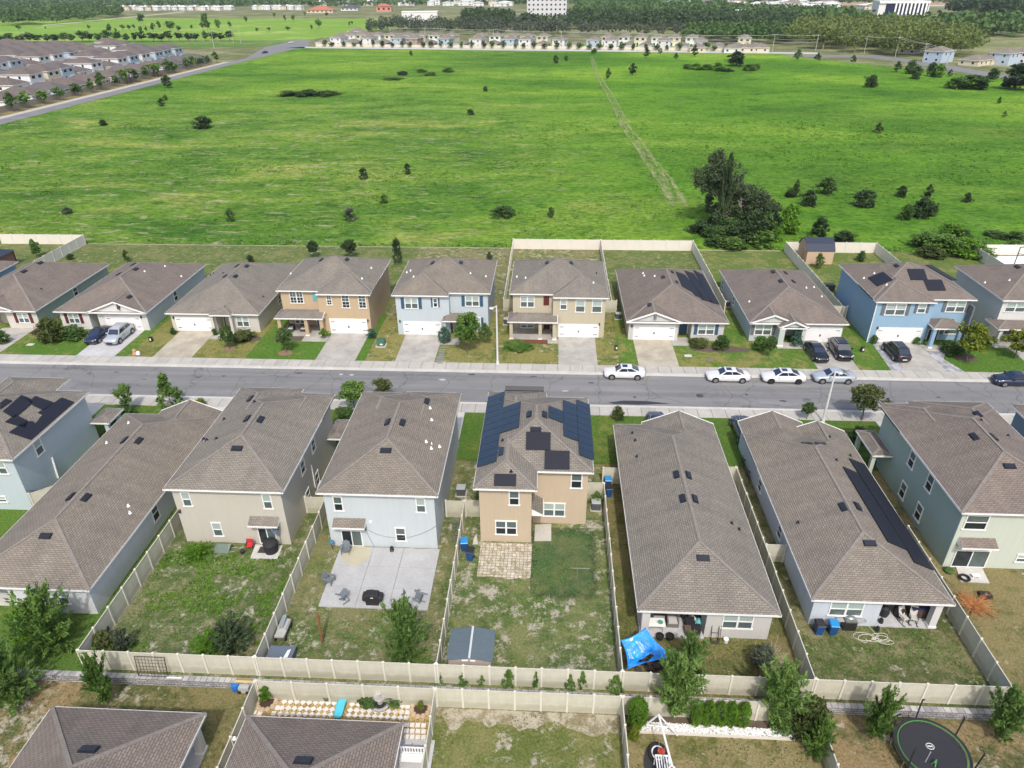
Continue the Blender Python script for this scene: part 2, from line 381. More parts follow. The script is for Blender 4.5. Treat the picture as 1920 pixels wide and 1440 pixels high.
ii = np.arange(ny-1)[:, None]*nx+np.arange(nx-1)[None]; Fq = np.stack([ii, ii+1, ii+nx+1, ii+nx], -1).reshape(-1, 4)
me = fast_mesh('field', V, Fq, FIELDM, smooth=True); o = bpy.data.objects.new('field', me); col.objects.link(o); tag(o, kind='structure')
# right-hand continuation of the field, flat, and the far-left meadow
sheet('field', [(212.5, 119.6), (900, 119.6), (900, 330), (226, 352)], .02, FIELDM)
sheet('field', [(-900, 30.5), (-90, 30.5), (-90, 63), (-900, 63)], .0, M_front)
MEADOW = lawn('meadow_green', (.10, .20, .02), (.2, .24, .06), (.36, .30, .2), .12, .75, .05)
sheet('meadow', [(-1500, 655), (-206, 640), (-150, 900), (-120, 1010), (-1500, 1250)], .03, MEADOW)
sheet('meadow', [(-1500, 360), (-216, 575), (-206, 636), (-1500, 650)], .03, lawn('meadow_dark', (.055, .12, .02), (.11, .15, .04), (.3, .3, .2), .05, .6, .1))
# dirt trail through the field, a thin worn strip following the ground
tr = [(1108, 108), (1116, 130), (1124, 150), (1140, 175), (1158, 208), (1172, 240), (1195, 270), (1215, 300), (1240, 335), (1262, 370), (1270, 392)]
TRM, N, L, B = newmat('worn_trail'); B.inputs['Roughness'].default_value = 1
nn = noise(N, L, geopos(N), .5, 8, .8, .5)
L.new(ramp(N, nn, L, [(.3, (.24, .29, .08)), (.6, (.38, .37, .20))]), B.inputs['Base Color'])
tq = N.new('ShaderNodeMapping'); tq.inputs['Scale'].default_value = (1.1, .16, 1); L.new(geopos(N), tq.inputs[0])
tuv = N.new('ShaderNodeTexCoord'); tsx = N.new('ShaderNodeSeparateXYZ'); L.new(tuv.outputs['UV'], tsx.inputs[0])
tm = N.new('ShaderNodeMath'); tm.operation = 'MULTIPLY'; L.new(noise(N, L, tq.outputs[0], 1.0, 7, .75), tm.inputs[0]); L.new(ramp(N, tsx.outputs['X'], L, [(0, (.0, .0, .0)), (.28, (1, 1, 1)), (.5, (.86, .86, .86)), (.72, (1, 1, 1)), (1, (0, 0, 0))]), tm.inputs[1])
al = ramp(N, tm.outputs[0], L, [(.40, (0, 0, 0)), (.62, (.7, .7, .7))]); L.new(al, B.inputs['Alpha'])
def trail_strip(pts, w0, w1, name):
    b = MB(); pr_ = []
    for i, q in enumerate(pts):
        g = P(*q); ww = w0+(w1-w0)*i/(len(pts)-1); pr_.append((g[0]-ww, g[0]+ww, g[1]))
    for (a0, a1, ya), (b0, b1, yb) in zip(pr_, pr_[1:]):
        n = 8
        for k in range(n):
            t0, t1 = k/n, (k+1)/n; y0, y1 = ya+(yb-ya)*t0, ya+(yb-ya)*t1
            h = .55
            b.face([(a0+(b0-a0)*t0, y0, h), (a0+(b0-a0)*t1, y1, h), (a1+(b1-a1)*t1, y1, h), (a1+(b1-a1)*t0, y0, h)], 0, [(0, 0), (0, 1), (1, 1), (1, 0)])
    return struct(b, name, TRM)
trail_strip(tr, 2.4, 4.2, 'dirt_trail')
# ---------------- street, kerbs, pavements
def asphalt():
    m, N, L, B = newmat('asphalt'); B.inputs['Roughness'].default_value = .85
    p = geopos(N)
    q = N.new('ShaderNodeMapping'); q.inputs['Scale'].default_value = (.05, .5, 1); L.new(p, q.inputs[0])
    c = ramp(N, noise(N, L, q.outputs[0], 1.3, 6, .65, .3), L, [(.3, (.158, .158, .160)), (.5, (.192, .191, .191)), (.7, (.222, .220, .218))])
    c = mix(N, L, 1., c, ramp(N, noise(N, L, p, 9, 3, .7), L, [(.3, (.9, .9, .9)), (.7, (1.08, 1.08, 1.08))]), 'MULTIPLY')
    c = mix(N, L, 1., c, ramp(N, noise(N, L, p, .35, 6, .7, 1), L, [(.28, (.78, .78, .8)), (.45, (1, 1, 1)), (.66, (1, 1, 1)), (.74, (1.14, 1.14, 1.12))]), 'MULTIPLY')
    v = N.new('ShaderNodeTexVoronoi'); v.feature = 'DISTANCE_TO_EDGE'; v.inputs['Scale'].default_value = .16
    wp = N.new('ShaderNodeMixRGB'); wp.blend_type = 'ADD'; wp.inputs[0].default_value = 1.5; ns = N.new('ShaderNodeTexNoise'); ns.inputs['Scale'].default_value = .8; L.new(p, ns.inputs['Vector']); L.new(p, wp.inputs[1]); L.new(ns.outputs['Color'], wp.inputs[2]); L.new(wp.outputs[0], v.inputs['Vector'])
    c = mix(N, L, 1., c, ramp(N, v.outputs['Distance'], L, [(.0, (.62, .62, .62)), (.012, (1, 1, 1))]), 'MULTIPLY')
    q2 = N.new('ShaderNodeMapping'); q2.inputs['Scale'].default_value = (.012, .75, 1); L.new(p, q2.inputs[0])
    c = mix(N, L, 1., c, ramp(N, noise(N, L, q2.outputs[0], 1.2, 3, .5), L, [(.35, (.86, .86, .87)), (.6, (1.05, 1.05, 1.05))]), 'MULTIPLY')
    L.new(c, B.inputs['Base Color']); return m
ASPH = asphalt()
sheet('road', rect(-400, 400, 67.1, 73.97), .005, ASPH)
GUT = concrete('kerb_concrete', (.50, .49, .46), .08)
def kerb(y0, y1, yk0, yk1):
    b = MB()
    for i in range(-40, 40): b.box(i*10+.01, i*10+9.99, min(y0, y1), max(y0, y1), 0, .03); b.box(i*10+.01, i*10+9.99, min(yk0, yk1), max(yk0, yk1), .0, .12)
    return struct(b, 'kerb', GUT)
kerb(73.97, 74.25, 74.25, 74.5); kerb(66.8, 67.1, 66.55, 66.8)
def slabs(y0, y1, name, seed):
    b = MB(); r_ = random.Random(seed); x = -400
    while x < 400:
        b.box(x+.02, x+1.5, y0, y1, 0, .12+r_.uniform(0, .004), 0 if r_.random() < .7 else 1); x += 1.52
    return struct(b, name, [WALK, concrete('sidewalk_concrete_b', (.39, .375, .34), .1)])
slabs(74.52, 76.25, 'sidewalk', 1); slabs(64.8, 66.53, 'sidewalk', 2)
def ellipse(cx, cy, rx, ry, n=24, j=0, seed=0):
    r_ = random.Random(seed); return [(cx+rx*math.cos(2*math.pi*i/n)*(1+r_.uniform(-j, j)), cy+ry*math.sin(2*math.pi*i/n)*(1+r_.uniform(-j, j))) for i in range(n)]
# wet tar-dark patch along the near kerb, a lighter patch at the left
c0 = P(*rD(1480, 132)); sheet('road_patch', [P(*rD(1290, 132))[:2], P(*rD(1400, 118))[:2], P(*rD(1560, 122))[:2], P(*rD(1740, 140))[:2], P(*rD(1500, 148))[:2], P(*rD(1330, 142))[:2]], .010, flat('tar_patch', (.035, .036, .04), .5, var=.3, vs=3))
sheet('road_patch', [P(0, 716)[:2], P(150, 717)[:2], P(125, 729)[:2], P(80, 738)[:2], P(0, 738)[:2]], .010, flat('light_asphalt', (.19, .18, .19), .9, var=.15, vs=.6))
SC = flat('tar_scuff', (.05, .05, .055), .7); SCL = flat('pale_scuff', (.42, .42, .42), .8)
bS, bL = MB(), MB(); rs = random.Random(3)
for (x, y) in [(218, 698), (270, 711), (370, 707), (108, 713), (660, 703), (885, 702), (1000, 706), (1108, 718), (1190, 745), (1468, 752), (1060, 733), (640, 702), (1290, 700), (1640, 735), (1760, 745), (420, 705), (560, 700), (830, 712), (1400, 740)]:
    g = P(x, y); (bS if rs.random() < .7 else bL).prism(ellipse(g[0], g[1], rs.uniform(.15, .5), rs.uniform(.06, .2), 9, .4, x), .006, .010)
struct(bS, 'road_marks', SC); struct(bL, 'road_marks', SCL)
# ---------------- lots
G = dict
lawn_rear = {
 'rear_lawn_a': ((-56, -43.8), (.06, .13, .014), (.12, .13, .03), .02, .85),
 'rear_lawn_b': ((-43.8, -31.5), (.055, .12, .016), (.14, .14, .04), .08, .78),
 'rear_lawn_c': ((-31.5, -19.2), (.055, .095, .022), (.16, .145, .075), .36, .56),
 'rear_lawn_d': ((-19.2, -6.95), (.06, .10, .022), (.15, .135, .06), .40, .50),
 'rear_lawn_e': ((-6.95, 5.32), (.055, .10, .022), (.14, .14, .055), .44, .52),
 'rear_lawn_f': ((5.32, 17.7), (.065, .085, .02), (.15, .12, .05), .22, .42),
 'rear_lawn_g': ((17.7, 30.0), (.055, .085, .02), (.165, .14, .07), .28, .55),
 'rear_lawn_h': ((30.0, 42.3), (.075, .09, .025), (.17, .135, .06), .22, .32),
 'rear_lawn_i': ((42.3, 60), (.06, .10, .02), (.15, .14, .05), .2, .5)}
SANDC = (.40, .36, .29)
for n, ((x0, x1), g_, d_, sf, gf) in lawn_rear.items():
    sheet('lawn', rect(x0+.01, x1-.01, 30.45, 56), .004, lawn(n, g_, d_, SANDC, sf, gf))
    sheet('lawn', rect(x0+.01, x1-.01, 56.01, 64.8), .06, lawn('street_side_lawn', (.05, .115, .012), (.12, .13, .03), SANDC, .02, .72))
# front lots: (x0, x1, street-side look, back-yard look)
FG, FD = (.05, .125, .012), (.16, .14, .045)
fl = [(-100, -83.8, .6, .05, 'a'), (-83.8, -68.6, .55, .05, 'b'), (-68.6, -53.3, .7, .05, 'c'), (-53.3, -38.0, .35, .08, 'd'), (-38.0, -22.8, .9, .05, 'e'), (-22.8, -7.0, .3, .35, 'f'), (-7.0, 8.95, .45, .35, 'g'),
      (8.95, 24.9, .55, .08, 'h'), (24.9, 40.6, .6, .03, 'i'), (40.6, 55.9, .95, .02, 'j'), (55.9, 75, .75, .05, 'k')]
for x0, x1, gf, sf, k in fl:
    sheet('lawn', rect(x0+.01, x1-.01, 76.27, 90), .09, lawn('front_lawn_'+k, FG if gf > .5 else (.065, .105, .018), FD, (.36, .30, .2), sf, gf))
    bg_ = {'j': .6, 'i': .55, 'h': .55}.get(k, .3)
    sheet('lawn', rect(x0+.01, x1-.01, 90.01, 119.55), .09, lawn('back_lot_'+('green' if k in 'ijk' else 'tan' if k in 'gf' else 'dry'), *(((.065, .115, .02), (.15, .14, .05), (.33, .28, .18), .12, .62) if k in 'ijk' else ((.062, .10, .020), (.14, .125, .055), (.33, .29, .20), .45, .46) if k in 'gf' else ((.060, .105, .020), (.13, .125, .05), (.32, .28, .19), .32, .58))))
M_strip = flat('bare_earth_edge', (.38, .33, .24), 1, var=.25, vs=.5)
b = MB(); b.box(24.3, 40, 119.3, 119.58, .05, .11); b.box(-84, -6.6, 119.35, 119.6, .05, .1); struct(b, 'earth_edge', M_strip)
DRV = concrete('driveway_concrete', (.37, .355, .325), .16); DRV2 = concrete('driveway_concrete_tan', (.39, .355, .28), .16); DRVB = concrete('driveway_concrete_pale', (.45, .45, .455), .1)
def driveway(x0, x1, y0, y1, m, fl_=.0):
    b = MB(); n = 2
    for i in range(n):
        ya, yb = y0+(y1-y0)*i/n+.01, y0+(y1-y0)*(i+1)/n-.01
        b.prism([(x0, ya), (x1, ya), (x1, yb), (x0, yb)], .02, .125)
    return struct(b, 'driveway', m)
for x0, x1, m in ((-75.0, -70.3, DRV), (-59.9, -54.9, DRVB), (-49.9, -44.9, DRV2), (-29.0, -23.95, DRV), (-18.95, -14.0, DRV), (1.4, 6.2, DRV), (11.2, 16.1, DRV2), (32.7, 37.6, DRV), (43.0, 47.8, DRV), (58.5, 63.5, DRV)):
    driveway(x0, x1, 76.27, 84.0, m)
for x0, x1 in ((-54.5, -49.6), (-39.6, -34.6), (-29.4, -24.4), (-12.9, -8.9), (-4.6, .3), (11.0, 15.8), (19.75, 24.4), (35, 41)):
    driveway(x0, x1, 59.5, 64.78, CONC)
# walks to the doors
for x0, x1, y0, y1 in ((-62.0, -59.95, 82.0, 83.6), (-44.85, -42.6, 81.6, 83.0), (-32.4, -29.05, 81.4, 83.2), (-13.95, -11.5, 81.2, 83.0), (-1.6, 1.35, 82.0, 83.2), (16.15, 18.3, 82.0, 84.4), (29.4, 32.65, 81.7, 83.5), (47.85, 51.5, 81.6, 83.4)):
    b = MB(); b.box(x0, x1, y0, y1, .02, .13); struct(b, 'front_walk', DRV)
PAVE, N, L, B = newmat('grey_flagstone'); t_ = N.new('ShaderNodeTexVoronoi'); t_.inputs['Scale'].default_value = 2.2; L.new(geopos(N), t_.inputs['Vector'])
L.new(ramp(N, t_.outputs['Color'], L, [(.2, (.20, .21, .22)), (.8, (.42, .42, .44))]), B.inputs['Base Color']); B.inputs['Roughness'].default_value = .9
sheet('paver_strip', [(41.3, 76.27), (42.98, 76.27), (42.98, 83.8), (41.9, 83.8)], .118, PAVE, .1)
sheet('paver_strip', [(47.82, 76.27), (49.9, 76.27), (48.9, 79.5), (50.2, 81.5), (47.82, 81.5)], .118, PAVE, .1)
# ---------------- fences
def fence(pts, z, label, group=None, h=1.83, mat=None, post=None, step=1.83, gate=None):
    mat = mat or FENCE; post = post or FPOST
    root = empty('vinyl_fence', (pts[0][0], pts[0][1], z), label, 'fence', group)
    for i, (a, c) in enumerate(zip(pts, pts[1:])):
        a, c = np.array(a, float), np.array(c, float); Ln = np.linalg.norm(c-a); n = max(1, round(Ln/step)); d = (c-a)/Ln; ang = math.atan2(d[1], d[0])
        for k in range(n):
            p = a+d*Ln*k/n; q = a+d*Ln*(k+1)/n; w_ = Ln/n
            # panel built in its own frame so the plank grooves follow it
            jt = rnd.uniform(-.012, .012)
            pb = MB(); pb.box(.07, w_-.07, -.02, .02, .04, h-.09); pb.box(.07, w_-.07, -.035, .035, h-.09, h-.02); pb.box(.07, w_-.07, -.035, .035, .0, .04)
            o = pb.build('panel', mat); o.parent = root; o.location = (p[0]-pts[0][0], p[1]-pts[0][1], 0); o.rotation_euler.z = ang; o.rotation_euler.x = jt
            if k == 0 and i > 0: continue
            ob = MB(); ob.box(-.065, .065, -.065, .065, 0, h+.02); ob.lathe([(.1, h+.02), (.1, h+.05), (.02, h+.11)], n=4)
            o = ob.build('post', post); o.parent = root; o.location = (p[0]-pts[0][0], p[1]-pts[0][1], 0); o.rotation_euler.z = ang
        ob = MB(); ob.box(-.065, .065, -.065, .065, 0, h+.02); ob.lathe([(.1, h+.02), (.1, h+.05), (.02, h+.11)], n=4)
        o = ob.build('post', post); o.parent = root; o.location = (c[0]-pts[0][0], c[1]-pts[0][1], 0); o.rotation_euler.z = ang
    return root
XL = [-31.5, -19.22, -6.96, 5.32, 17.72, 30.0]
yf = 30.75
for i, nm in enumerate(('long tan fence section behind the yard with the metal trellis', 'tan fence section behind the concrete patio yard with the slate storage box', 'tan fence section behind the sandy yard with the grey metal shed', 'tan fence section behind the yard with the blue canopy', 'tan fence section along the stone wall above the trampoline')):
    fence([(XL[i]+.08, yf), (XL[i+1]-.08, yf)], 0, nm, 'tan vinyl fences round the back yards')
sid = [(XL[0], 30.75, 51.5, 'tan side fence left of the red chair yard, beside the long low house'), (XL[1], 30.85, 53, 'tan side fence between the yard with the red chair and the concrete patio yard'),
       (XL[2], 30.85, 47.6, 'tan side fence between the concrete patio and the rough paver patio'), (XL[3], 30.85, 50.6, 'tan side fence between the sandy yard and the blue canopy'),
       (XL[4]-.0, 30.85, 53.5, 'tan side fence between the two long low houses, left of the blue bins'), (XL[5], 30.75, 46.0, 'tan side fence right of the covered patio, ending at the corner by the trampoline')]
for x, y0, y1, nm in sid: fence([(x, y0), (x, y1)], 0, nm, 'tan vinyl fences round the back yards')
for a, c, nm in (((-21.1, 47.6), (-19.3, 47.6), 'short tan gate fence between the beige house and the pale blue house'), ((-8.6, 47.6), (-7.05, 47.6), 'short tan fence panel beside the black ladder'), ((-6.87, 47.75), (-5.4, 47.75), 'short tan fence panel left of the tan house, above the blue bins'),
                 ((3.8, 50.7), (5.25, 50.7), 'short tan fence panel right of the tan house, above the small air conditioner'), ((5.4, 53.0), (7.1, 53.0), 'short tan fence panel beside the blue bins left of the long low roof'), ((17.8, 43.3), (19.35, 43.3), 'short tan fence panel against the pale blue side wall, midway along the low house'),
                 ((15.9, 53.6), (17.65, 53.6), 'short tan fence panel right of the long low roof, near the street'), ((-45.8, 46.9), (-43.8, 48.6), 'tan fence panel between the blue house and the long low roof on the left')):
    fence([a, c], 0, nm, 'tan vinyl fences round the back yards')
y2 = 29.45
fence([(-18.75, y2), (-6.95, y2)], LOW+.02, 'tan fence behind the white and yellow paved garden', 'tan vinyl fences on the lower lots', step=2.4)
fence([(-6.8, y2), (5.15, y2)], LOW+.02, 'tan fence behind the bare lawn at the bottom middle', 'tan vinyl fences on the lower lots')
fence([(5.33, y2), (17.35, y2)], LOW+.02, 'tan fence behind the row of clipped cypress bushes', 'tan vinyl fences on the lower lots')
for x, nm in ((-18.85, 'tan side fence left of the paved garden'), (-6.87, 'tan side fence right of the paved garden, by the white slatted bench'), (5.24, 'tan side fence left of the white swing set'), (17.45, 'tan side fence between the leafy bushes and the trampoline')):
    fence([(x, 10), (x, y2-.08)], LOW+.02, nm, 'tan vinyl fences on the lower lots', step=2.0)
for pts, nm in (([(-6.35, 100), (-6.4, 119.1), (8.88, 119.1), (8.88, 100)], 'pale fence round the yard behind the beige two-storey house'), ([(9.0, 119.1), (24.8, 119.1), (24.8, 92.5)], 'pale fence round the yard behind the low house with three dark solar mats'),
                ([(40.55, 91), (40.55, 118.9), (55.75, 118.9), (55.75, 104)], 'pale fence round the yard with the barn-style shed'), ([(-100, 119.1), (-84.2, 119.1), (-84.2, 101)], 'pale fence at the left edge behind the dark gazebo'), ([(71.5, 104), (71.5, 118.5), (90, 118.5)], 'pale fence round the white pool yard at the right edge')):
    fence(pts, .09, nm, 'pale vinyl fences behind the far row of houses', mat=FENCEW, step=2.4)
for a, c, nm in (((7.9, 92.3), (9.6, 92.3), 'short tan gate fence right of the beige two-storey house'), ((-6.35, 92.3), (-4.8, 92.3), 'short tan fence left of the beige two-storey house'), ((38.6, 91.5), (41.2, 91.5), 'short tan fence between the light grey low house and the bright blue house')):
    fence([a, c], .09, nm, 'tan gate fences between the front houses')
fence([(-6.35, 92.4), (-6.35, 99.9)], .09, 'long pale side fence left of the beige two-storey house', mat=FENCEW); fence([(8.9, 92.4), (8.9, 99.9)], .09, 'long pale side fence right of the beige two-storey house', mat=FENCEW)
# ---------------- retaining wall of stacked grey block
SB, N, L, B = newmat('stacked_grey_block'); B.inputs['Roughness'].default_value = .95
br = N.new('ShaderNodeTexBrick'); L.new(mapped(N, L, (1, 1, 1)), br.inputs['Vector']); br.inputs['Brick Width'].default_value = .42; br.inputs['Row Height'].default_value = .16; br.inputs['Scale'].default_value = 1
mpn = [n for n in N if n.type == 'MAPPING'][0]; mpn.inputs['Rotation'].default_value = (R(90), 0, 0)
br.inputs['Color1'].default_value = (.30, .29, .29, 1); br.inputs['Color2'].default_value = (.45, .44, .43, 1); br.inputs['Mortar'].default_value = (.12, .12, .12, 1); br.inputs['Mortar Size'].default_value = .02
L.new(mix(N, L, 1., br.outputs[0], ramp(N, noise(N, L, geopos(N), 1.1, 6, .7), L, [(.35, (.6, .62, .68)), (.65, (1.1, 1.08, 1.05))]), 'MULTIPLY'), B.inputs['Base Color'])
b = MB()
for k in range(4): b.box(-90, 60, 30.12+.02*k, 30.46, LOW+.15*k, LOW+.15*k+.148)
b.box(-90, 60, 30.08, 30.47, LOW+.6, LOW+.71)
o = b.build('retaining_wall', SB, loc=(0, 30.2, LOW)); tag(o, 'low retaining wall of stacked grey blocks running along the foot of the tan fences', 'wall')
# ================================================================ HOUSES
def roof_faces(x0, x1, y0, y1, z, p, A='h', B='h', ax=None, lift=0.):
    """hip/gable roof over an eave rectangle. ends A (low side) and B (high side) hip or gable. returns faces [(pts,uv)], ridge lines, gable triangles"""
    W, Dp = x1-x0, y1-y0
    ax = ax or ('y' if Dp >= W else 'x')
    if ax == 'x':
        f, r, g = roof_faces(y0, y1, x0, x1, z, p, A, B, 'y')
        sw = lambda q: (q[1], q[0], q[2])
        return [([sw(q) for q in pts][::-1], uv[::-1]) for pts, uv in f], [(sw(a), sw(c)) for a, c in r], [[sw(q) for q in t] for t in g]
    xc = (x0+x1)/2; h = W/2*p; sl = math.hypot(1, p)
    ya = y0+(W/2 if A == 'h' else 0); yb = y1-(W/2 if B == 'h' else 0)
    nA, nB = A == 'n', B == 'n'
    if ya > yb: ya = yb = (ya+yb)/2
    a, c = (xc, ya, z+h), (xc, yb, z+h); v = W/2*sl
    F_ = [([(x0, y1, z), (x0, y0, z), a, c], [(y1, 0), (y0, 0), (ya, v), (yb, v)]),
          ([(x1, y0, z), (x1, y1, z), c, a], [(y0, 0), (y1, 0), (yb, v), (ya, v)])]
    gt = []
    if A == 'h': F_.append(([(x0, y0, z), (x1, y0, z), a], [(x0, 0), (x1, 0), (xc, v)]))
    elif not nA: gt.append([(x0, y0, z), (x1, y0, z), a])
    if B == 'h': F_.append(([(x1, y1, z), (x0, y1, z), c], [(x1, 0), (x0, 0), (xc, v)]))
    elif not nB: gt.append([(x1, y1, z), (x0, y1, z), c])
    rl = [((a[0], max(a[1], c[1]-3.2) if nA else a[1], a[2]), (c[0], min(c[1], a[1]+3.2) if nB else c[1], c[2]))] if ya != yb else []
    if A == 'h': rl += [((x0, y0, z), a), ((x1, y0, z), a)]
    if B == 'h': rl += [((x0, y1, z), c), ((x1, y1, z), c)]
    return F_, rl, gt
class House:
    def __init__(s, name, base, label, wallm, roofm=None, cat='house', group=None, trim=None):
        s.root = empty(name, base, label, cat, group); s.w = MB(); s.r = MB(); s.g = MB(); s.f = MB(); s.faces = []; s.wm = wallm; s.rm = roofm or SH; s.np = 0; s.trim = trim or TRIM; s.hasg = False; s.parts = []
    def wall(s, *a, m=0): s.w.box(*a, m=m); return s
    def roof(s, x0, x1, y0, y1, z, p=.4167, A='h', B='h', ax=None, cap=True, th=.17, gm=0, fas=True):
        z += s.np*.003; s.np += 1
        F_, rl, gt = roof_faces(x0, x1, y0, y1, z, p, A, B, ax)
        for pts, uv in F_: s.r.face(pts, 0, uv); s.faces.append(pts)
        s.r.face([(x0, y0, z-th), (x0, y1, z-th), (x1, y1, z-th), (x1, y0, z-th)], 2)
        if cap:
            for a, c in rl: s.r.beam(Vector(a), Vector(c), .24, .04, 1)
        if fas:
            t = .03
            s.f.box(x0-t, x1+t, y0-t, y0, z-th, z-.004); s.f.box(x0-t, x1+t, y1, y1+t, z-th, z-.004)
            s.f.box(x0-t, x0, y0, y1, z-th, z-.004); s.f.box(x1, x1+t, y0, y1, z-th, z-.004)
        for t3 in gt:
            s.hasg = True; a, c, d = [Vector(q) for q in t3]; ins = Vector((0, 0, 0))
            n = (c-a).cross(d-a).normalized(); n.z = 0
            s.g.face([a-n*.25, c-n*.25, d-n*.25], gm)
            for q0, q1 in ((a, d), (c, d)): s.f.beam(q0+Vector((0, 0, -.05)), q1+Vector((0, 0, -.05)), .06, .2)
        return s
    def pick(s, px, py):
        d = ray(px, py); O = np.array([0, 0, CH]); best = None
        for pts in s.faces:
            p = np.array(pts, float); n = np.cross(p[1]-p[0], p[2]-p[0]); n /= np.linalg.norm(n)
            if n[2] < 0: n = -n
            den = n @ d
            if abs(den) < 1e-9: continue
            t = n @ (p[0]-O)/den; q = O+d*t; ok = True; m = len(p); sg = 0
            for i in range(m):
                e_ = np.cross(p[(i+1) % m]-p[i], q-p[i]) @ n
                if abs(e_) > 1e-6:
                    if sg == 0: sg = np.sign(e_)
                    elif np.sign(e_) != sg: ok = False; break
            if ok and t > 0 and (best is None or t < best[0]): best = (t, q, n)
        return best
    def onplane(s, px, py, q, n):
        d = ray(px, py); O = np.array([0, 0, CH]); t = n @ (q-O)/(n @ d); return O+d*t
    def vent(s, *pts, size=(.95, .5)):
        for px, py in pts:
            h = s.pick(px, py)
            if not h: continue
            _, q, n = h; n = Vector(n); up = Vector((-n.x, -n.y, 0)).normalized(); al = Vector((0, 0, 1)).cross(up).normalized(); sl = al.cross(n).normalized()
            if sl.z < 0: sl = -sl
            q = Vector(q); w_, l_ = size[0]/2, size[1]/2
            b = MB(); b.slab([q+al*x+sl*y for x, y in ((-w_, -l_), (w_, -l_), (w_, l_), (-w_, l_))], n, .06)
            b.slab([q+n*.06+al*x+sl*y for x, y in ((-w_*.88, -l_*.8), (w_*.88, -l_*.8), (w_*.88, l_*.75), (-w_*.88, l_*.75))], n, .08)
            b.build('roof_vent', VENT, s.root)
        return s
    def pipe(s, *pts, white=True, r=.11):
        for px, py in pts:
            h = s.pick(px, py)
            if not h: continue
            q = Vector(h[1]); b = MB(); b.tube(q-Vector((0, 0, .1)), q+Vector((0, 0, .2)), r*.8, r*.75, 8); b.lathe([(r*1.5, .0), (r*1.0, .06)], q, 8)
            b.build('vent_pipe', WHITE if white else VENT, s.root)
        return s
    def mat(s, mapf, pts, name='solar_mat', m=None, th=.07):
        p0 = mapf(*pts[0]); cx = sum(mapf(*p)[0] for p in pts)/len(pts); cy = sum(mapf(*p)[1] for p in pts)/len(pts)
        h = s.pick(cx, cy) or s.pick(*p0)
        if not h: return s
        _, q, n = h
        b = MB(); b.slab([s.onplane(*mapf(*p), q, n)+n*.05 for p in pts], n, th); b.build(name, m or NAVYMAT, s.root)
        return s
    def pv(s, mapf, poly, pw=1.04, pl=1.74, m=None, holes=()):
        """rectangular solar panels laid in rows on the roof slope, wherever a panel's centre falls in the outline"""
        cx = sum(mapf(*p)[0] for p in poly)/len(poly); cy = sum(mapf(*p)[1] for p in poly)/len(poly)
        h = s.pick(cx, cy)
        if not h: return s
        _, q, n = h; nv = Vector(n); up = Vector((-n[0], -n[1], 0)).normalized(); al = Vector((0, 0, 1)).cross(up).normalized(); sl = al.cross(nv).normalized()
        if sl.z < 0: sl = -sl
        Q = Vector(q); uv = []
        def to(p): d = Vector(s.onplane(*mapf(*p), q, n))-Q; return (d.dot(al), d.dot(sl))
        uv = [to(p) for p in poly]; hv = [[to(p) for p in hh] for hh in holes]
        def ins(u, v, pg):
            c = False; k = len(pg)
            for i in range(k):
                (a, b_), (c_, d_) = pg[i], pg[(i+1) % k]
                if (b_ > v) != (d_ > v) and u < (c_-a)*(v-b_)/(d_-b_)+a: c = not c
            return c
        u0 = min(a for a, _ in uv); u1 = max(a for a, _ in uv); v0 = min(c for _, c in uv); v1 = max(c for _, c in uv)
        nu, nv_ = max(1, round((u1-u0)/pw)), max(1, round((v1-v0)/pl)); du, dv = (u1-u0)/nu, (v1-v0)/nv_
        for i in range(nu):
            for j in range(nv_):
                u, v = u0+(i+.5)*du, v0+(j+.5)*dv
                if ins(u, v, uv) and not any(ins(u, v, hh) for hh in hv):
                    c = Q+al*u+sl*v; b = MB()
                    f = lambda x, y: c+al*x*du/2+sl*y*dv/2+nv*.10
                    b.slab([f(-.97, -.98), f(.97, -.98), f(.97, .98), f(-.97, .98)], nv, .03, 1)
                    b.slab([f(-.93, -.955)+nv*.03, f(.93, -.955)+nv*.03, f(.93, .955)+nv*.03, f(-.93, .955)+nv*.03], nv, .008, 0)
                    b.build('solar_panel', [m or PVBLUE, flat('panel_frame', (.03, .035, .05), .4)], s.root)
        return s
    def _w(s, plane, val, mapf, x0, y0, x1, y1):
        if plane == 'Y':
            a, c = PY(*mapf(x0, y0), val), PY(*mapf(x1, y1), val); return a[0], c[0], c[2], a[2]
        xt, xb = (x1, x0) if val > 0 else (x0, x1)
        a, c = PX(*mapf(xt+(xb-xt)*.22, y0+(y1-y0)*.05), val), PX(*mapf(xb-(xb-xt)*.22, y1-(y1-y0)*.05), val); m = (a[1]+c[1])/2; z = (a[2]+c[2])/2; hh = min(.8, max(.6, abs(a[2]-c[2])/2)); return m-.5, m+.5, z-hh, z+hh
    def win(s, plane, val, mapf, x0, y0, x1, y1, twin=False, grid=False, sh=None, dark=True, wm=None):
        u0, u1, z0, z1 = s._w(plane, val, mapf, x0, y0, x1, y1)
        if z1 < z0: z0, z1 = z1, z0
        return s.winm(plane, val, u0, u1, z0, z1, twin, grid, sh, dark)
    def winm(s, plane, val, u0, u1, z0, z1, twin=False, grid=False, sh=None, dark=True):
        if plane == 'Y': bx = lambda b, a, c, d, e_, p0, p1, m=0: b.box(a, c, val-p1, val-p0, d, e_, m)
        else:
            sg = 1 if val < 0 else -1
            bx = lambda b, a, c, d, e_, p0, p1, m=0: b.box(val+sg*p0, val+sg*p1, a, c, d, e_, m)
        fr = MB(); t = .085; zmid = (z0+z1)/2
        bx(fr, u0-t*.3, u1+t*.3, z1-t, z1+.02, 0, .07); bx(fr, u0-.06, u1+.06, z0-.03, z0+t, 0, .09)
        bx(fr, u0, u0+t, z0+t, z1-t, 0, .06); bx(fr, u1-t, u1, z0+t, z1-t, 0, .06); bx(fr, u0+t, u1-t, zmid-.035, zmid+.035, 0, .055)
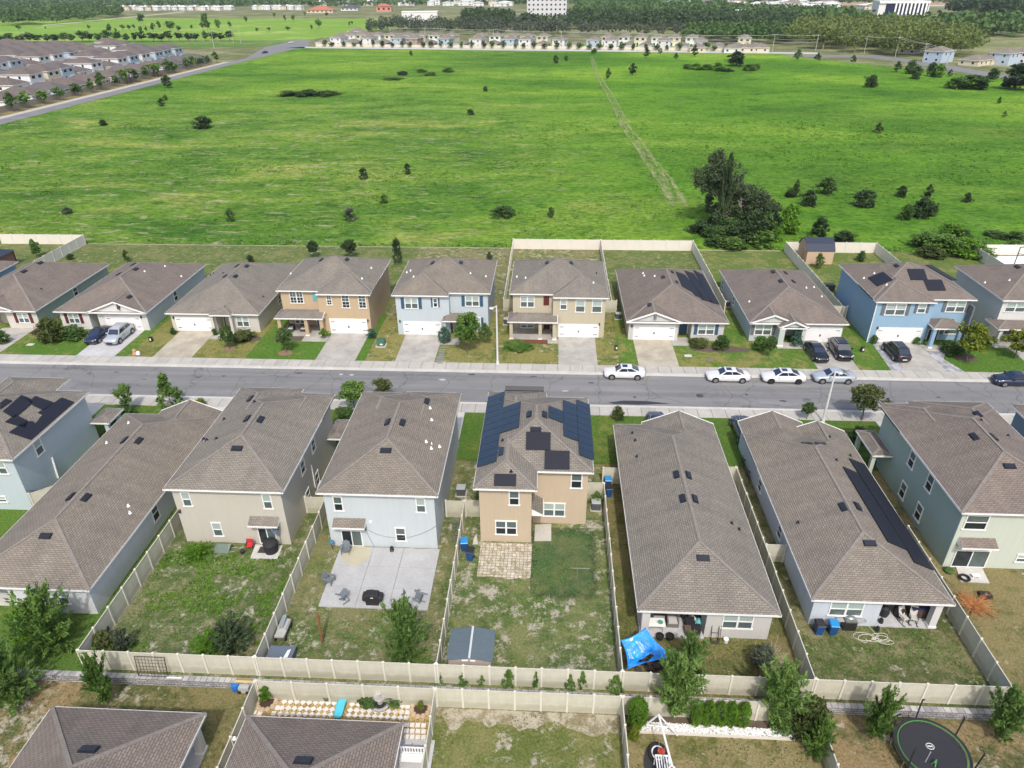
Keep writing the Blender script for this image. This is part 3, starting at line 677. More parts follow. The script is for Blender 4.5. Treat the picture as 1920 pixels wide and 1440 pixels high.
        halves = [(u0+t, u1-t)]
        if twin: c = (u0+u1)/2; bx(fr, c-.07, c+.07, z0+t, z1-t, 0, .065); halves = [(u0+t, c-.07), (c+.07, u1-t)]
        if grid:
            for a, c in halves:
                k = 2 if c-a < .9 else 3
                for i in range(1, k): x = a+(c-a)*i/k; bx(fr, x-.018, x+.018, z0+t, z1-t, 0, .045)
                for zz in ((z0+zmid)/2, (z1+zmid)/2): bx(fr, a, c, zz-.018, zz+.018, 0, .043)
        f = fr.build('window', s.trim if False else TRIM, s.root)
        pn = MB()
        for a, c in halves:
            bx(pn, a, c, zmid+.035, z1-t, -.01, .02, 1 if not dark else 2); bx(pn, a, c, z0+t, zmid-.035, -.01, .015, 2 if not dark else 0)
        ORG[f.name] = ORG[s.root.name]; pn.build('pane', [GLASS, BLIND, BLINDD], f)
        if sh:
            wd = min(.42, (u1-u0)*.32)
            for a, c in ((u0-.08-wd, u0-.08), (u1+.08, u1+.08+wd)):
                b = MB(); bx(b, a, c, z0, z1, 0, .05)
                k = 9
                for i in range(k): bx(b, a+.05, c-.05, z0+.06+(z1-z0-.12)*i/k, z0+.06+(z1-z0-.12)*(i+.55)/k, .05, .065)
                b.build('shutter', sh, s.root)
        return s
    def slider(s, Y, mapf, x0, y0, x1, y1):
        u0, u1, z0, z1 = s._w('Y', Y, mapf, x0, y0, x1, y1); z0 = .08
        b = MB(); t = .08; c = (u0+u1)/2
        b.box(u0, u1, Y-.07, Y, z1-t, z1); b.box(u0, u1, Y-.07, Y, z0-.04, z0+.05)
        for a in (u0, c-t/2, u1-t): b.box(a, a+t, Y-.065, Y, z0+.05, z1-t)
        d = b.build('sliding_door', TRIM, s.root); ORG[d.name] = ORG[s.root.name]
        p = MB(); p.box(u0+t, c-t/2, Y-.03, Y+.01, z0+.05, z1-t, 0); p.box(c+t/2, u1-t, Y-.045, Y+.01, z0+.05, z1-t, 1); p.build('pane', [GLASS, BLINDD], d)
        return s
    def awning(s, Y, mapf, x0, y0, x1, y1, out=.75):
        a = PY(*mapf(x0, y1), Y-out); c = PY(*mapf(x1, y1), Y-out); x0, x1, z = a[0], c[0], a[2]
        b = MB(); h = .42
        b.face([(x0, Y-out, z+.14), (x1, Y-out, z+.14), (x1, Y, z+.14+h), (x0, Y, z+.14+h)], 0, [(x0, 0), (x1, 0), (x1, 1), (x0, 1)])
        s.faces.append([(x0, Y-out, z+.14), (x1, Y-out, z+.14), (x1, Y, z+.14+h), (x0, Y, z+.14+h)])
        b.face([(x0, Y-out, z), (x0, Y, z), (x1, Y, z), (x1, Y-out, z)], 1)
        b.box(x0-.02, x1+.02, Y-out-.03, Y-out, z, z+.14, 1)
        for x in (x0, x1): b.face([(x, Y-out, z), (x, Y-out, z+.14), (x, Y, z+.14+h), (x, Y, z)], 1)
        for x in (x0+.1, x1-.1): b.beam((x, Y-.02, z-.35), (x, Y-out*.8, z-.01), .07, .07, 1)
        b.build('awning', [s.rm, TRIM], s.root); return s
    def garage(s, Y, mapf, x0, y0, x1, y1, straps=True, z0=.1, emblem=True):
        u0, u1, _, z1 = s._w('Y', Y, mapf, x0, y0, x1, y1)
        b = MB(); b.box(u0, u1, Y-.03, Y+.01, z0, z1); nr, nc = 4, 8
        for i in range(nr):
            for j in range(nc):
                a = u0+(u1-u0)*(j+.08)/nc; c = u0+(u1-u0)*(j+.92)/nc; d = z0+(z1-z0)*(i+.1)/nr; e_ = z0+(z1-z0)*(i+.9)/nr
                b.box(a, c, Y-.042, Y-.03, d, e_)
        g = b.build('garage_door', GARAGE, s.root); ORG[g.name] = ORG[s.root.name]
        f = MB(); f.box(u0-.16, u0, Y-.06, Y, z0, z1+.16); f.box(u1, u1+.16, Y-.06, Y, z0, z1+.16); f.box(u0, u1, Y-.06, Y, z1, z1+.16); f.build('garage_frame', TRIM, s.root)
        if straps:
            for x in (u0, u1):
                for zz in (.25, .85):
                    k = MB(); sg = 1 if x == u0 else -1; k.box(x+sg*.05, x+sg*.55, Y-.06, Y-.042, z0+(z1-z0)*zz-.03, z0+(z1-z0)*zz+.03); k.build('strap_hinge', BLACK, g)
        if emblem:
            k = MB(); k.box((u0+u1)/2-.09, (u0+u1)/2+.09, Y-.07, Y-.042, z0+(z1-z0)*.42, z0+(z1-z0)*.56); k.build('handle', flat('dark_bronze', (.12, .10, .09), .4, .5), g)
        return s
    def door(s, Y, mapf, x0, y0, x1, y1, m, z0=.12):
        u0, u1, _, z1 = s._w('Y', Y, mapf, x0, y0, x1, y1)
        b = MB(); b.box(u0, u1, Y-.04, Y, z0, z1)
        for i in range(3):
            d = z0+(z1-z0)*(i+.12)/3; e_ = z0+(z1-z0)*(i+.88)/3
            for a, c in ((.12, .46), (.54, .88)): b.box(u0+(u1-u0)*a, u0+(u1-u0)*c, Y-.055, Y-.04, d, e_)
        g = b.build('front_door', m, s.root); ORG[g.name] = ORG[s.root.name]
        k = MB(); k.tube((u1-.12, Y-.12, 1.05), (u1-.12, Y-.04, 1.05), .04, n=8); k.build('handle', METAL, g)
        k = MB(); k.box(u0-.1, u0, Y-.06, Y, z0, z1+.1); k.box(u1, u1+.1, Y-.06, Y, z0, z1+.1); k.box(u0, u1, Y-.06, Y, z1, z1+.1); k.build('door_frame', TRIM, g)
        return s
    def column(s, x, y, z0, z1, w_=.38, m=None, name='column'):
        b = MB(); b.box(x-w_/2, x+w_/2, y-w_/2, y+w_/2, z0, z1); b.box(x-w_/2-.05, x+w_/2+.05, y-w_/2-.05, y+w_/2+.05, z0, z0+.18, 1); b.box(x-w_/2-.04, x+w_/2+.04, y-w_/2-.04, y+w_/2+.04, z1-.14, z1-.002, 1)
        b.build(name, [m or s.wm, TRIM], s.root); return s
    def part(s, name, mb, m): mb.build(name, m, s.root); return s
    def lamp(s, x, Y, z):
        b = MB(); b.box(x-.08, x+.08, Y-.16, Y, z, z+.28); b.lathe([(.1, .28), (.02, .36)], (x, Y-.08, z), 8); b.build('wall_lamp', BLACK, s.root); return s
    def done(s):
        s.w.build('wall', s.wm if isinstance(s.wm, list) else [s.wm], s.root)
        s.r.build('roof', [s.rm, CAPM, SOFFIT], s.root); s.f.build('fascia', s.trim, s.root)
        if s.hasg: s.g.build('gable', s.gmat if hasattr(s, 'gmat') else [s.wm], s.root)
        return s
def gutter_pipe(h, x, y, z1):
    b = MB(); b.box(x-.05, x+.05, y-.08, y, .1, z1); b.build('downpipe', TRIM, h.root)
E1, E2 = 2.9, 5.9
C_blue = stucco('stucco_pale_blue', (0.52, 0.57, 0.62)); C_beige = stucco('stucco_beige', (0.52, 0.495, 0.425)); C_tan = stucco('stucco_tan', (.52, .42, .305)); C_tan2 = stucco('stucco_tan_orange', (.52, .395, .255))
C_ltgrey = stucco('stucco_light_grey', (.56, .55, .53)); C_whiteb = stucco('stucco_white_blue', (0.62, 0.64, 0.67)); C_mint = stucco('stucco_mint', (0.53, 0.58, 0.5)); C_mint_shade = stucco('stucco_mint_shade', (0.33, 0.43, 0.385))
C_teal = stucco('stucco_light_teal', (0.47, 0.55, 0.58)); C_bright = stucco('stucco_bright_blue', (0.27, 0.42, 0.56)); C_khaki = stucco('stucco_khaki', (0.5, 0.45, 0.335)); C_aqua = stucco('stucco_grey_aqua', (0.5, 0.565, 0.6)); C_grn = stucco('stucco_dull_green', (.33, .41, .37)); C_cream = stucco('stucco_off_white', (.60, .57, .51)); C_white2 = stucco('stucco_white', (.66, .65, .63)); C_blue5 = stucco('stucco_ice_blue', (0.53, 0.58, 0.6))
REAR = 'back row houses seen from behind'
# H1
h = House('house', (-50.6, 52, 0), 'pale teal two-storey house cut by the left edge, stepped dark solar mats on its roof', C_teal, SH2)
h.wall(-55.2, -45.9, 46.85, 57.6, 0, E2-.17).roof(-55.6, -45.5, 46.45, 58.0, E2).roof(-55.6, -49, 52, 60.5, E2, ax='y', A='n')
h.mat(rA, [(150, 235), (225, 265), (250, 243), (388, 290), (310, 345), (240, 310)]).mat(rA, [(20, 350), (150, 237), (235, 285), (100, 400)]).mat(rA, [(35, 425), (110, 375), (200, 420), (180, 470)]).mat(rA, [(65, 500), (160, 432), (230, 420), (250, 440), (300, 375), (270, 360), (440, 253), (525, 285), (218, 552)]).mat(rA, [(0, 290), (40, 262), (85, 275), (0, 335)])
h.win('Y', 46.85, rA, -40, 700, 68, 793, dark=False).win('Y', 46.85, rA, -60, 945, 60, 992, dark=False).win('X', -45.9, rA, 230, 540, 312, 655, dark=False)
b = MB(); b.tube(PX(*rA(368, 672), -45.8), PX(*rA(415, 820), -45.8), .09, n=8); h.part('drain_pipe', b, WHITE)
b = MB(); b.tube(PX(*rA(180, 905), -45.85), PX(*rA(330, 915), -45.85), .012, n=4); h.part('cable', b, BLACK)
h.roof(-45.9, -43.9, 57.0, 59.8, 2.8, .25).column(-44.4, 59.3, 0, 2.65, .4).column(-44.4, 57.4, 0, 2.65, .4); h.done()
# H2
h = House('house', (-38, 47, 0), 'long low house at the left edge with a pale lavender side wall', C_whiteb, SH)
h.wall(-39.6, -33.3, 35.45, 38.8, 0, E1-.17).wall(-42.7, -33.3, 38.82, 58.8, 0, E1-.17).wall(-42.7, -42.3, 35.45, 35.85, 0, E1-.17)
h.roof(-43.1, -32.9, 35.05, 58.7, E1).roof(-39.6, -32.9, 50, 59.4, E1, ax='y', A='n', B='g')
h.vent(rA(885, 553), rA(985, 556), rA(505, 955), rA(612, 960), rA(325, 1232)).pipe(rA(915, 430), rA(760, 572), rA(913, 1020), rA(925, 1070))
h.win('X', -33.3, rA, 1070, 1007, 1133, 1120).win('Y', 35.45, rG, 306, 172, 508, 275, twin=True, dark=False)
b = MB(); b.box(-42.7, -39.6, 35.9, 38.8, .0, .1); h.part('lanai_floor', b, CONC); h.done()
# H3
h = House('house', (-25.7, 51, 0), 'beige two-storey house with a red chair and covered round grill at its back door', C_beige, SH2)
h.wall(-30.2, -21.2, 43.5, 57.7, 0, E2-.17).roof(-30.6, -20.8, 43.1, 58.1, E2).roof(-30.6, -24.2, 53, 59.4, E2, ax='y', A='n').roof(-25, -20.8, 54, 58.5, E2, ax='y', A='n')
h.vent(rB(738, 226), rB(715, 372), rB(812, 378), rB(640, 588)).pipe(rB(768, 250), rB(547, 378), rB(398, 523), rB(420, 530), rB(490, 520), white=False, r=.13)
h.win('Y', 43.5, rB, 222, 903, 322, 1010, dark=False).win('Y', 43.5, rB, 815, 918, 908, 1028, dark=False).win('Y', 43.5, rB, 448, 1125, 548, 1228, dark=False)
h.slider(43.5, rB, 785, 1163, 942, 1283).awning(43.5, rB, 718, 1095, 932, 1162)
for q in ((1180, 515, 1208, 612), (1105, 668, 1130, 775), (1212, 755, 1238, 860), (1143, 885, 1170, 975)): h.win('X', -21.2, rB, *q)
b = MB(); b.tube(PX(*rB(1182, 710), -21.12), PX(*rB(1212, 870), -21.12), .06, n=6); h.part('downpipe', b, WHITE)
h.roof(-21.1, -19.6, 55.2, 58.6, 2.8, .25).column(-19.9, 58.2, 0, 2.65, .3).column(-19.9, 55.6, 0, 2.65, .3); h.lamp(-30.0, 43.5, 3.2); h.done()
# H4
h = House('house', (-13.3, 51, 0), 'ice-blue two-storey house opening onto the large concrete patio', C_blue5, SH)
h.wall(-17.75, -8.8, 43.55, 58.4, 0, E2-.17).roof(-18.15, -8.4, 43.15, 58.8, E2).roof(-14.2, -8.4, 53, 59.2, E2, ax='y', A='n').roof(-18.15, -13, 54, 59.0, E2, ax='y', A='n')
h.vent(rC(632, 273), rC(737, 276), rC(620, 473), rC(910, 125)).pipe(rC(934, 174), rC(945, 258), rC(906, 413), rC(942, 460), rC(1001, 448)).pipe(rC(945, 427), r=.05)
h.win('Y', 43.55, rC, 238, 795, 323, 902).win('Y', 43.55, rC, 828, 808, 908, 914, dark=False).win('Y', 43.55, rC, 683, 1018, 768, 1117)
h.slider(43.55, rC, 298, 1035, 463, 1157).awning(43.55, rC, 237, 965, 466, 1030)
b = MB(); ps = [PY(*rL(*q), 43.5) for q in ((712, 212), (850, 280), (980, 318), (1110, 333), (1280, 325), (1430, 285), (1560, 225), (1668, 152))]; b.path(ps, .014, 4); h.part('cable', b, flat('grey_cable', (.12, .14, .15), .6))
b = MB(); ps = [PY(*rL(*q), 43.5) for q in ((725, 220), (760, 310), (815, 410), (850, 460), (930, 492), (1030, 490))]; b.path(ps, .016, 4); h.part('hose', b, flat('grey_cable', (.12, .14, .15), .6))
q = PY(*rL(715, 212), 43.4); b = MB(); b.lathe([(.02, -.12), (.13, -.1), (.13, .1), (.02, .14)], q, 10); h.part('wall_speaker', b, BLACK)
q = PY(*rL(790, 130), 43.5); b = MB(); b.box(q[0]-.12, q[0]+.12, 43.47, 43.55, q[2]-.12, q[2]+.12); h.part('dryer_vent', b, flat('pale_cap', (.6, .64, .68), .6)); h.done()
# H5
h = House('house', (-.8, 51, 0), 'tan two-storey house with blue solar panels on both roof slopes', C_tan, SH2)
h.wall(-5.3, -1.05, 44.65, 50, 0, E2-.17).wall(-5.3, 3.6, 50.01, 58.3, 0, E2-.17).wall(-1.04, 3.6, 47.15, 50, 0, E2-.17)
h.roof(-5.7, 4.0, 46.75, 58.7, E2).roof(-5.7, -.62, 44.25, 51, E2, B='n', ax='y').roof(-5.7, 0, 53, 59.6, E2, ax='y', A='n')
h.pv(rD, [(437, 100), (508, 90), (502, 185), (540, 205), (525, 355), (500, 555), (362, 600)], pw=1.03, pl=1.7)
h.pv(rD, [(520, 190), (622, 147), (668, 175), (660, 312), (530, 355)], pw=1.03, pl=1.7)
h.pv(rD, [(862, 187), (935, 200), (942, 180), (1010, 215), (1010, 135), (1082, 170), (1082, 128), (1150, 150), (1188, 550), (1110, 520), (1100, 432), (1020, 405), (1015, 365), (942, 330), (940, 292), (862, 262)], pw=1.03, pl=1.7, holes=([(1020, 285), (1095, 300), (1095, 350), (1020, 330)],))
h.mat(rD, [(515, 455), (552, 452), (546, 505), (512, 517)], m=PVBLUE)
h.mat(rD, [(707, 343), (882, 348), (880, 472), (704, 470)]).mat(rD, [(840, 475), (1016, 480), (1016, 610), (836, 607)]).mat(rD, [(482, 642), (638, 645), (635, 730), (478, 726)])
h.vent(rD(728, 218), rD(838, 220), rD(775, 325)).pipe(rD(600, 625), rD(540, 403), rD(528, 121), white=False)
q = PY(*rD(695, 66), 59.4); b = MB(); b.mesh([(q[0]-1.9, 59.2, 6.3), (q[0]+1.9, 59.2, 6.3), (q[0]+1.9, 59.5, 6.62), (q[0]-1.9, 59.5, 6.62), (q[0]-1.9, 59.2, 6.2), (q[0]+1.9, 59.2, 6.2), (q[0]+1.9, 59.6, 6.5), (q[0]-1.9, 59.6, 6.5)], [(0, 1, 2, 3), (4, 7, 6, 5), (0, 4, 5, 1), (3, 2, 6, 7), (0, 3, 7, 4), (1, 5, 6, 2)]); h.part('solar_mat', b, NAVYMAT)
h.win('Y', 44.65, rD, 583, 757, 660, 862).win('Y', 44.65, rD, 486, 968, 643, 1072, twin=True).win('Y', 47.15, rD, 1026, 632, 1103, 742).win('Y', 47.15, rD, 830, 842, 982, 942, twin=True, dark=False)
b = MB(); b.face([(-1.04, 45.0, 3.3), (-.1, 45.0, 2.75), (-.1, 47.1, 2.75), (-1.04, 47.1, 3.3)], 0, [(0, 1), (0, 0), (2, 0), (2, 1)]); b.face([(-1.04, 45.0, 2.6), (-.1, 45.0, 2.6), (-.1, 47.1, 2.6), (-1.04, 47.1, 2.6)], 1); b.box(-.1, -.06, 44.98, 47.12, 2.6, 2.76, 1); b.face([(-1.04, 45.0, 2.6), (-.1, 45.0, 2.6), (-.1, 45, 2.75), (-1.04, 45, 3.3)], 1); h.part('awning', b, [h.rm, TRIM])
b = MB(); b.box(-1.04, -1.0, 45.3, 46.9, .1, 2.3); h.part('side_door', b, GLASS)
h.done()
# H6
h = House('house', (11.5, 47, 0), 'long low pale grey house with a cluttered covered patio beside the blue canopy', C_ltgrey, SH2)
h.wall(11.6, 16.1, 35.4, 38.6, 0, E1-.17).wall(7.05, 16.1, 38.61, 58.4, 0, E1-.17)
h.roof(6.65, 16.5, 35.0, 58.8, E1).roof(9.5, 16.5, 52, 59.2, E1, ax='y', A='n', B='g')
h.vent(rE(638, 645), rE(722, 650), rE(682, 815), rE(768, 818), rE(827, 1238)).pipe(rE(325, 350), rE(345, 402), rE(357, 517), rE(1030, 992), rE(1082, 1035), white=False)
h.win('Y', 35.4, rJ, 1028, 280, 1236, 398, twin=True, dark=False)
b = MB(); b.box(7.05, 11.6, 35.2, 38.6, .0, .1); h.part('lanai_floor', b, DRVB); h.column(7.35, 35.6, .1, E1-.17, .55, C_white2); h.done()
# H7
h = House('house', (24, 48, 0), 'long low house with pale blue side wall, solar mats along its right roof edge', C_whiteb, SH)
h.wm = stucco('stucco_sky_white', (.55, .60, .66))
h.wall(19.45, 24.25, 36.95, 40.2, 0, E1-.17).wall(19.45, 28.45, 40.21, 57.3, 0, E1-.17).wall(19.45, 24.9, 57.31, 59.5, 0, E1-.17)
h.roof(19.05, 28.9, 36.55, 57.6, E1, B='h').roof(19.05, 25.3, 52, 59.8, E1, ax='y', A='n', B='g').roof(23.4, 28.9, 53, 58.4, E1, ax='y', A='n', B='g')
h.vent(rF(278, 425), rF(372, 425), rF(532, 875), rF(635, 872), rF(722, 1133)).pipe(rF(436, 380), rF(485, 543), rF(583, 512), rF(213, 988), white=False)
h.mat(rF, [(528, 592), (632, 637), (985, 1185), (848, 1125)]).mat(rF, [(572, 533), (680, 575), (1172, 1328), (1035, 1272), (988, 1187), (640, 640)])
h.win('X', 19.45, rE, 1222, 680, 1246, 762).win('X', 19.45, rE, 1358, 1003, 1388, 1098).win('Y', 36.95, rK, 300, 253, 507, 362, twin=True, dark=False)
b = MB(); b.box(24.25, 28.5, 36.9, 40.2, 0, .1); h.part('lanai_floor', b, DRVB); h.column(28.2, 37.15, .1, E1-.17, .5, C_white2)
b = MB(); b.box(28.3, 28.45, 37.4, 40.2, .1, E1-.17); h.part('lanai_side_wall', b, h.wm); h.done()
# H8
h = House('house', (36.5, 51, 0), 'mint green two-storey house at the right with four windows in its shaded side wall', [C_mint_shade, C_mint], SH3)
h.wm = C_mint
h.wall(32.0, 41.5, 43.35, 58, 0, E2-.17).roof(31.6, 41.9, 42.95, 58.2, E2).roof(34.4, 41.9, 53, 59.4, E2, ax='y', A='n').roof(31.6, 37, 54, 58.9, E2, ax='y', A='n')
b = MB(); b.box(31.98, 32.0, 43.36, 57.99, 0, E2-.18); h.part('side_wall', b, C_mint_shade)  # darker copy of the mint stucco: side-wall shade put into the colour
h.vent(rF(1490, 218), rF(1465, 375), rF(1600, 378), rF(1715, 585)).pipe(rF(1513, 262), rF(1703, 372), white=False)
h.win('Y', 43.35, rF, 1418, 928, 1540, 1037).win('Y', 43.35, rF, 1775, 1208, 1880, 1268, dark=False).slider(43.35, rF, 1338, 1177, 1535, 1300).awning(43.35, rF, 1375, 1100, 1640, 1175)
for q in ((995, 475, 1055, 600), (1118, 640, 1185, 765), (930, 690, 990, 820), (1038, 845, 1105, 975)): h.win('X', 31.98, rF, *q)
h.roof(30.2, 31.95, 54.6, 58.8, 2.8, .25).column(30.5, 58.4, 0, 2.65, .35).column(30.5, 55.0, 0, 2.65, .35)
b = MB(); b.tube(PX(*rF(770, 545), 31.95), PX(*rF(755, 590), 31.95), .05, n=6); h.part('downpipe', b, BLACK); h.done()
# H9
h = House('house', (49, 55, 0), 'dark slate blue house just entering at the right edge', stucco('stucco_slate_blue', (.22, .31, .42)), SH3)
h.wall(44.3, 53.4, 43.4, 58.6, 0, E2-.17).roof(43.9, 53.8, 43, 59.2, E2); h.done()
# B1, B2, B6: the lower row
LE = LOW+E1
h = House('house', (-25.4, 18, LOW), 'low brown-roofed house at the bottom left corner with an open side porch', C_ltgrey, SH3)
h.wall(-29.85, -22.8, 14, 25.85, LOW, LE-.17).wall(-29.85, -20.9, 4, 13.99, LOW, LE-.17).roof(-30.26, -20.49, 4, 26.25, LE)
h.vent(rG(632, 1312), size=(1.05, .55)); h.column(-21.1, 25.6, LOW+.1, LE-.17, .5, C_white2)
b = MB(); b.box(-22.8, -20.8, 14, 25.9, LOW, LOW+.1); h.part('lanai_floor', b, DRVB); h.done()
h = House('house', (-13.1, 18, LOW), 'low brown-roofed house at the bottom, below the white and yellow paved garden', C_ltgrey, SH3)
h.wall(-17.5, -8.65, 4, 25.8, LOW, LE-.17).roof(-17.9, -8.25, 4, 26.2, LE); h.vent(rH(640, 1392), size=(1.05, .55)); h.done()
h = House('house', (24, 14, LOW), 'low house just below the bottom right of the frame, shading the trampoline lawn', C_ltgrey, SH3)
h.wall(19.4, 28.4, 2, 21.0, LOW, LE-.17).roof(19, 28.8, 1.6, 21.4, LE); h.done()
# ---------------- front row
SHU_R = flat('shutter_maroon', (.10, .022, .025), .6); SHU_B = flat('shutter_blue', (.035, .09, .16), .6); SHU_G = flat('shutter_grey', (.13, .14, .15), .6); SHU_N = flat('shutter_navy', (.035, .09, .16), .6); DRED = flat('door_dark_red', (.10, .018, .015), .5); DBLUE = flat('door_blue', (.03, .08, .14), .5); DBLK = flat('door_black', (.02, .02, .024), .4)
def two_storey(x0, label, wallm, mirror, roofm, yb=97, band=False):
    """front-row two-storey house, eaves x0..x0+12.8; garage bay on the right, or on the left when mirrored"""
    h = House('house', (x0+6.4, 90, 0), label, wallm, roofm)
    gx = (x0+5.65, x0+12.8) if not mirror else (x0, x0+7.4)
    lx = (x0, x0+5.65) if not mirror else (x0+7.4, x0+12.8)
    h.wall(gx[0]+(.4 if mirror else 0), gx[1]-(.4 if not mirror else 0), 84.0, 88.5, 0, E2-.17)
    h.wall(x0+.4, x0+12.4, 88.51, yb-.4, 0, E2-.17)
    lo = (lx[0]+(.4 if not mirror else .01), lx[1]-(.4 if mirror else .01))
    h.wall(lo[0], lo[1], 85.05, 88.5, 2.9 if not mirror else 0, E2-.17)
    if not mirror: h.wall(lo[0], lo[1], 86.3, 88.5, 0, 2.89)
    h.roof(x0, x0+12.8, 84.65, yb, E2, .42, ax='y' if yb-84.65 > 12.8 else 'x').roof(gx[0], gx[1], 83.6, 89.5, E2, .42, ax='y', B='n')
    b = MB()
    if not mirror: b.box(gx[0]-.02, gx[1]-.38, 83.97, 84.0, .75, .9)
    else: b.box(gx[0]+.38, gx[1], 83.97, 84.0, .75, .9)
    return h
# F4 tan
h = two_storey(-35.95, 'orange-tan two-storey house with a teal panel upstairs and chairs on its porch', C_tan2, False, SH2)
h.garage(84.0, zB, 558, 716, 836, 830).win('Y', 85.05, zB, 245, 500, 362, 595, twin=True, grid=True, sh=None)
b = MB(); q = h._w('Y', 85.05, zB, 418, 502, 467, 575); b.box(q[0], q[1], 84.98, 85.05, q[2], q[3]); h.part('blank_shutter', b, flat('teal_panel', (.12, .36, .38), .6))
for q in ((522, 528, 574, 608), (636, 532, 708, 630), (762, 534, 832, 632)): h.win('Y', 84.0, zB, *q, grid=True, twin=False)
h.roof(-36.1, -29.6, 82.8, 86.0, 2.75, .33, ax='x', B='g').column(-35.6, 83.2, .12, 2.58, .45).column(-32.0, 83.2, .12, 2.58, .45).column(-29.95, 83.2, .12, 2.58, .45)
h.win('Y', 86.3, zB, 290, 705, 372, 745, twin=True).door(86.3, zB, 456, 712, 495, 795, flat('door_teal', (.06, .14, .16), .5))
b = MB(); b.box(-35.8, -29.7, 82.9, 86.3, 0, .12); h.part('porch_floor', b, DRV)
h.vent(zB(490, 270), zB(682, 268)).pipe(zB(262, 375), zB(865, 332), zB(795, 412)).lamp(-23.9, 84.0, 1.9); h.done()
# F5 pale blue
h = two_storey(-20.35, 'pale blue two-storey house with navy shutters behind the big round front tree', C_aqua, True, SH)
h.garage(84.0, zB, 1112, 738, 1385, 838).win('Y', 84.0, zB, 1112, 552, 1218, 636, twin=True, sh=SHU_B, dark=False).win('Y', 84.0, zB, 1326, 556, 1364, 624, sh=SHU_B).win('Y', 85.05, zB, 1568, 538, 1675, 618, twin=True, sh=SHU_B, dark=False).win('Y', 85.05, zB, 1632, 700, 1686, 768, sh=SHU_B, dark=False)
h.roof(-13.8, -10.3, 82.6, 85.2, 2.8, .4, ax='x').column(-13.5, 82.95, .12, 2.65, .3).column(-10.6, 82.95, .12, 2.65, .3).door(85.05, zB, 1432, 742, 1478, 800, DBLK)
h.vent(zB(1325, 293), zB(1537, 290)).pipe(zB(1132, 365), zB(1160, 352), zB(1183, 398), zB(1608, 372), zB(1724, 395)).lamp(-19.6, 84, 1.9).done()
# F6 khaki
h = two_storey(-5.05, 'khaki two-storey house with a dark red door and red upstairs panel', C_khaki, False, SH2)
h.garage(84.0, zC, 517, 757, 798, 857).win('Y', 85.05, zC, 222, 540, 328, 625, twin=True, dark=False)
b = MB(); q = h._w('Y', 85.05, zC, 397, 540, 438, 608); b.box(q[0], q[1], 84.98, 85.05, q[2], q[3]); h.part('blank_shutter', b, DRED)
for q in ((522, 565, 572, 642), (638, 568, 706, 662), (762, 568, 832, 665)): h.win('Y', 84.0, zC, *q, dark=False)
h.roof(-5.25, 1.25, 82.8, 86.0, 2.75, .33, ax='x', B='g').column(-4.8, 83.2, .12, 2.58, .42).column(-1.0, 83.2, .12, 2.58, .42).column(.85, 83.2, .12, 2.58, .42)
h.win('Y', 86.3, zC, 225, 748, 322, 778, twin=True).door(86.3, zC, 396, 752, 444, 815, DRED)
b = MB(); b.box(-4.9, 1.2, 82.9, 86.3, 0, .12); b.box(-4.6, -1.2, 83.05, 83.1, .12, .85); h.part('porch_floor', b, DRV)
b = MB(); b.box(-4.95, .0, 81.9, 82.85, .08, .2); h.part('flower_bed', b, flat('red_mulch', (.14, .045, .03), 1, var=.3, vs=4))
h.vent(zC(422, 292), zC(605, 293)).pipe(zC(197, 398), zC(263, 406), zC(770, 443)).pipe(zC(792, 372), white=False).lamp(6.7, 84, 1.9).done()
# F9 bright blue
h = two_storey(41.0, 'bright sky-blue two-storey house with three dark solar mats facing the street', C_bright, True, SH3)
h.garage(84.0, zD, 1074, 606, 1300, 690).win('Y', 84.0, zD, 1125, 462, 1222, 530, twin=True, sh=SHU_G, dark=False).win('Y', 84.0, zD, 1310, 466, 1342, 517, sh=SHU_G, dark=False).win('Y', 85.05, zD, 1480, 448, 1568, 512, twin=True, sh=SHU_G, dark=False).win('Y', 85.05, zD, 1470, 580, 1550, 640, sh=SHU_G, dark=False)
h.roof(48.3, 52.0, 82.3, 85.2, 2.95, .5, ax='x').column(48.6, 82.65, .12, 2.8, .42).column(51.7, 82.65, .12, 2.8, .42).door(85.05, zD, 1370, 612, 1408, 670, DBLK)
h.mat(zD, [(1015, 315), (1103, 280), (1160, 328), (1070, 363)]).mat(zD, [(1240, 264), (1337, 264), (1360, 327), (1262, 327)]).mat(zD, [(1335, 326), (1440, 326), (1465, 388), (1362, 388)]).vent(zD(1180, 243)).pipe(zD(990, 316), zD(1122, 355), zD(1050, 288))
h.mat(zD, [(1345, 240), (1380, 240), (1530, 330), (1500, 330)])
b = MB(); b.box(53.2, 53.42, 83.9, 84.9, .2, 5.2); h.part('trim_panel', b, SHU_G); gutter_pipe(h, 41.3, 83.98, 5.7); h.lamp(42.2, 84, 2.0).done()
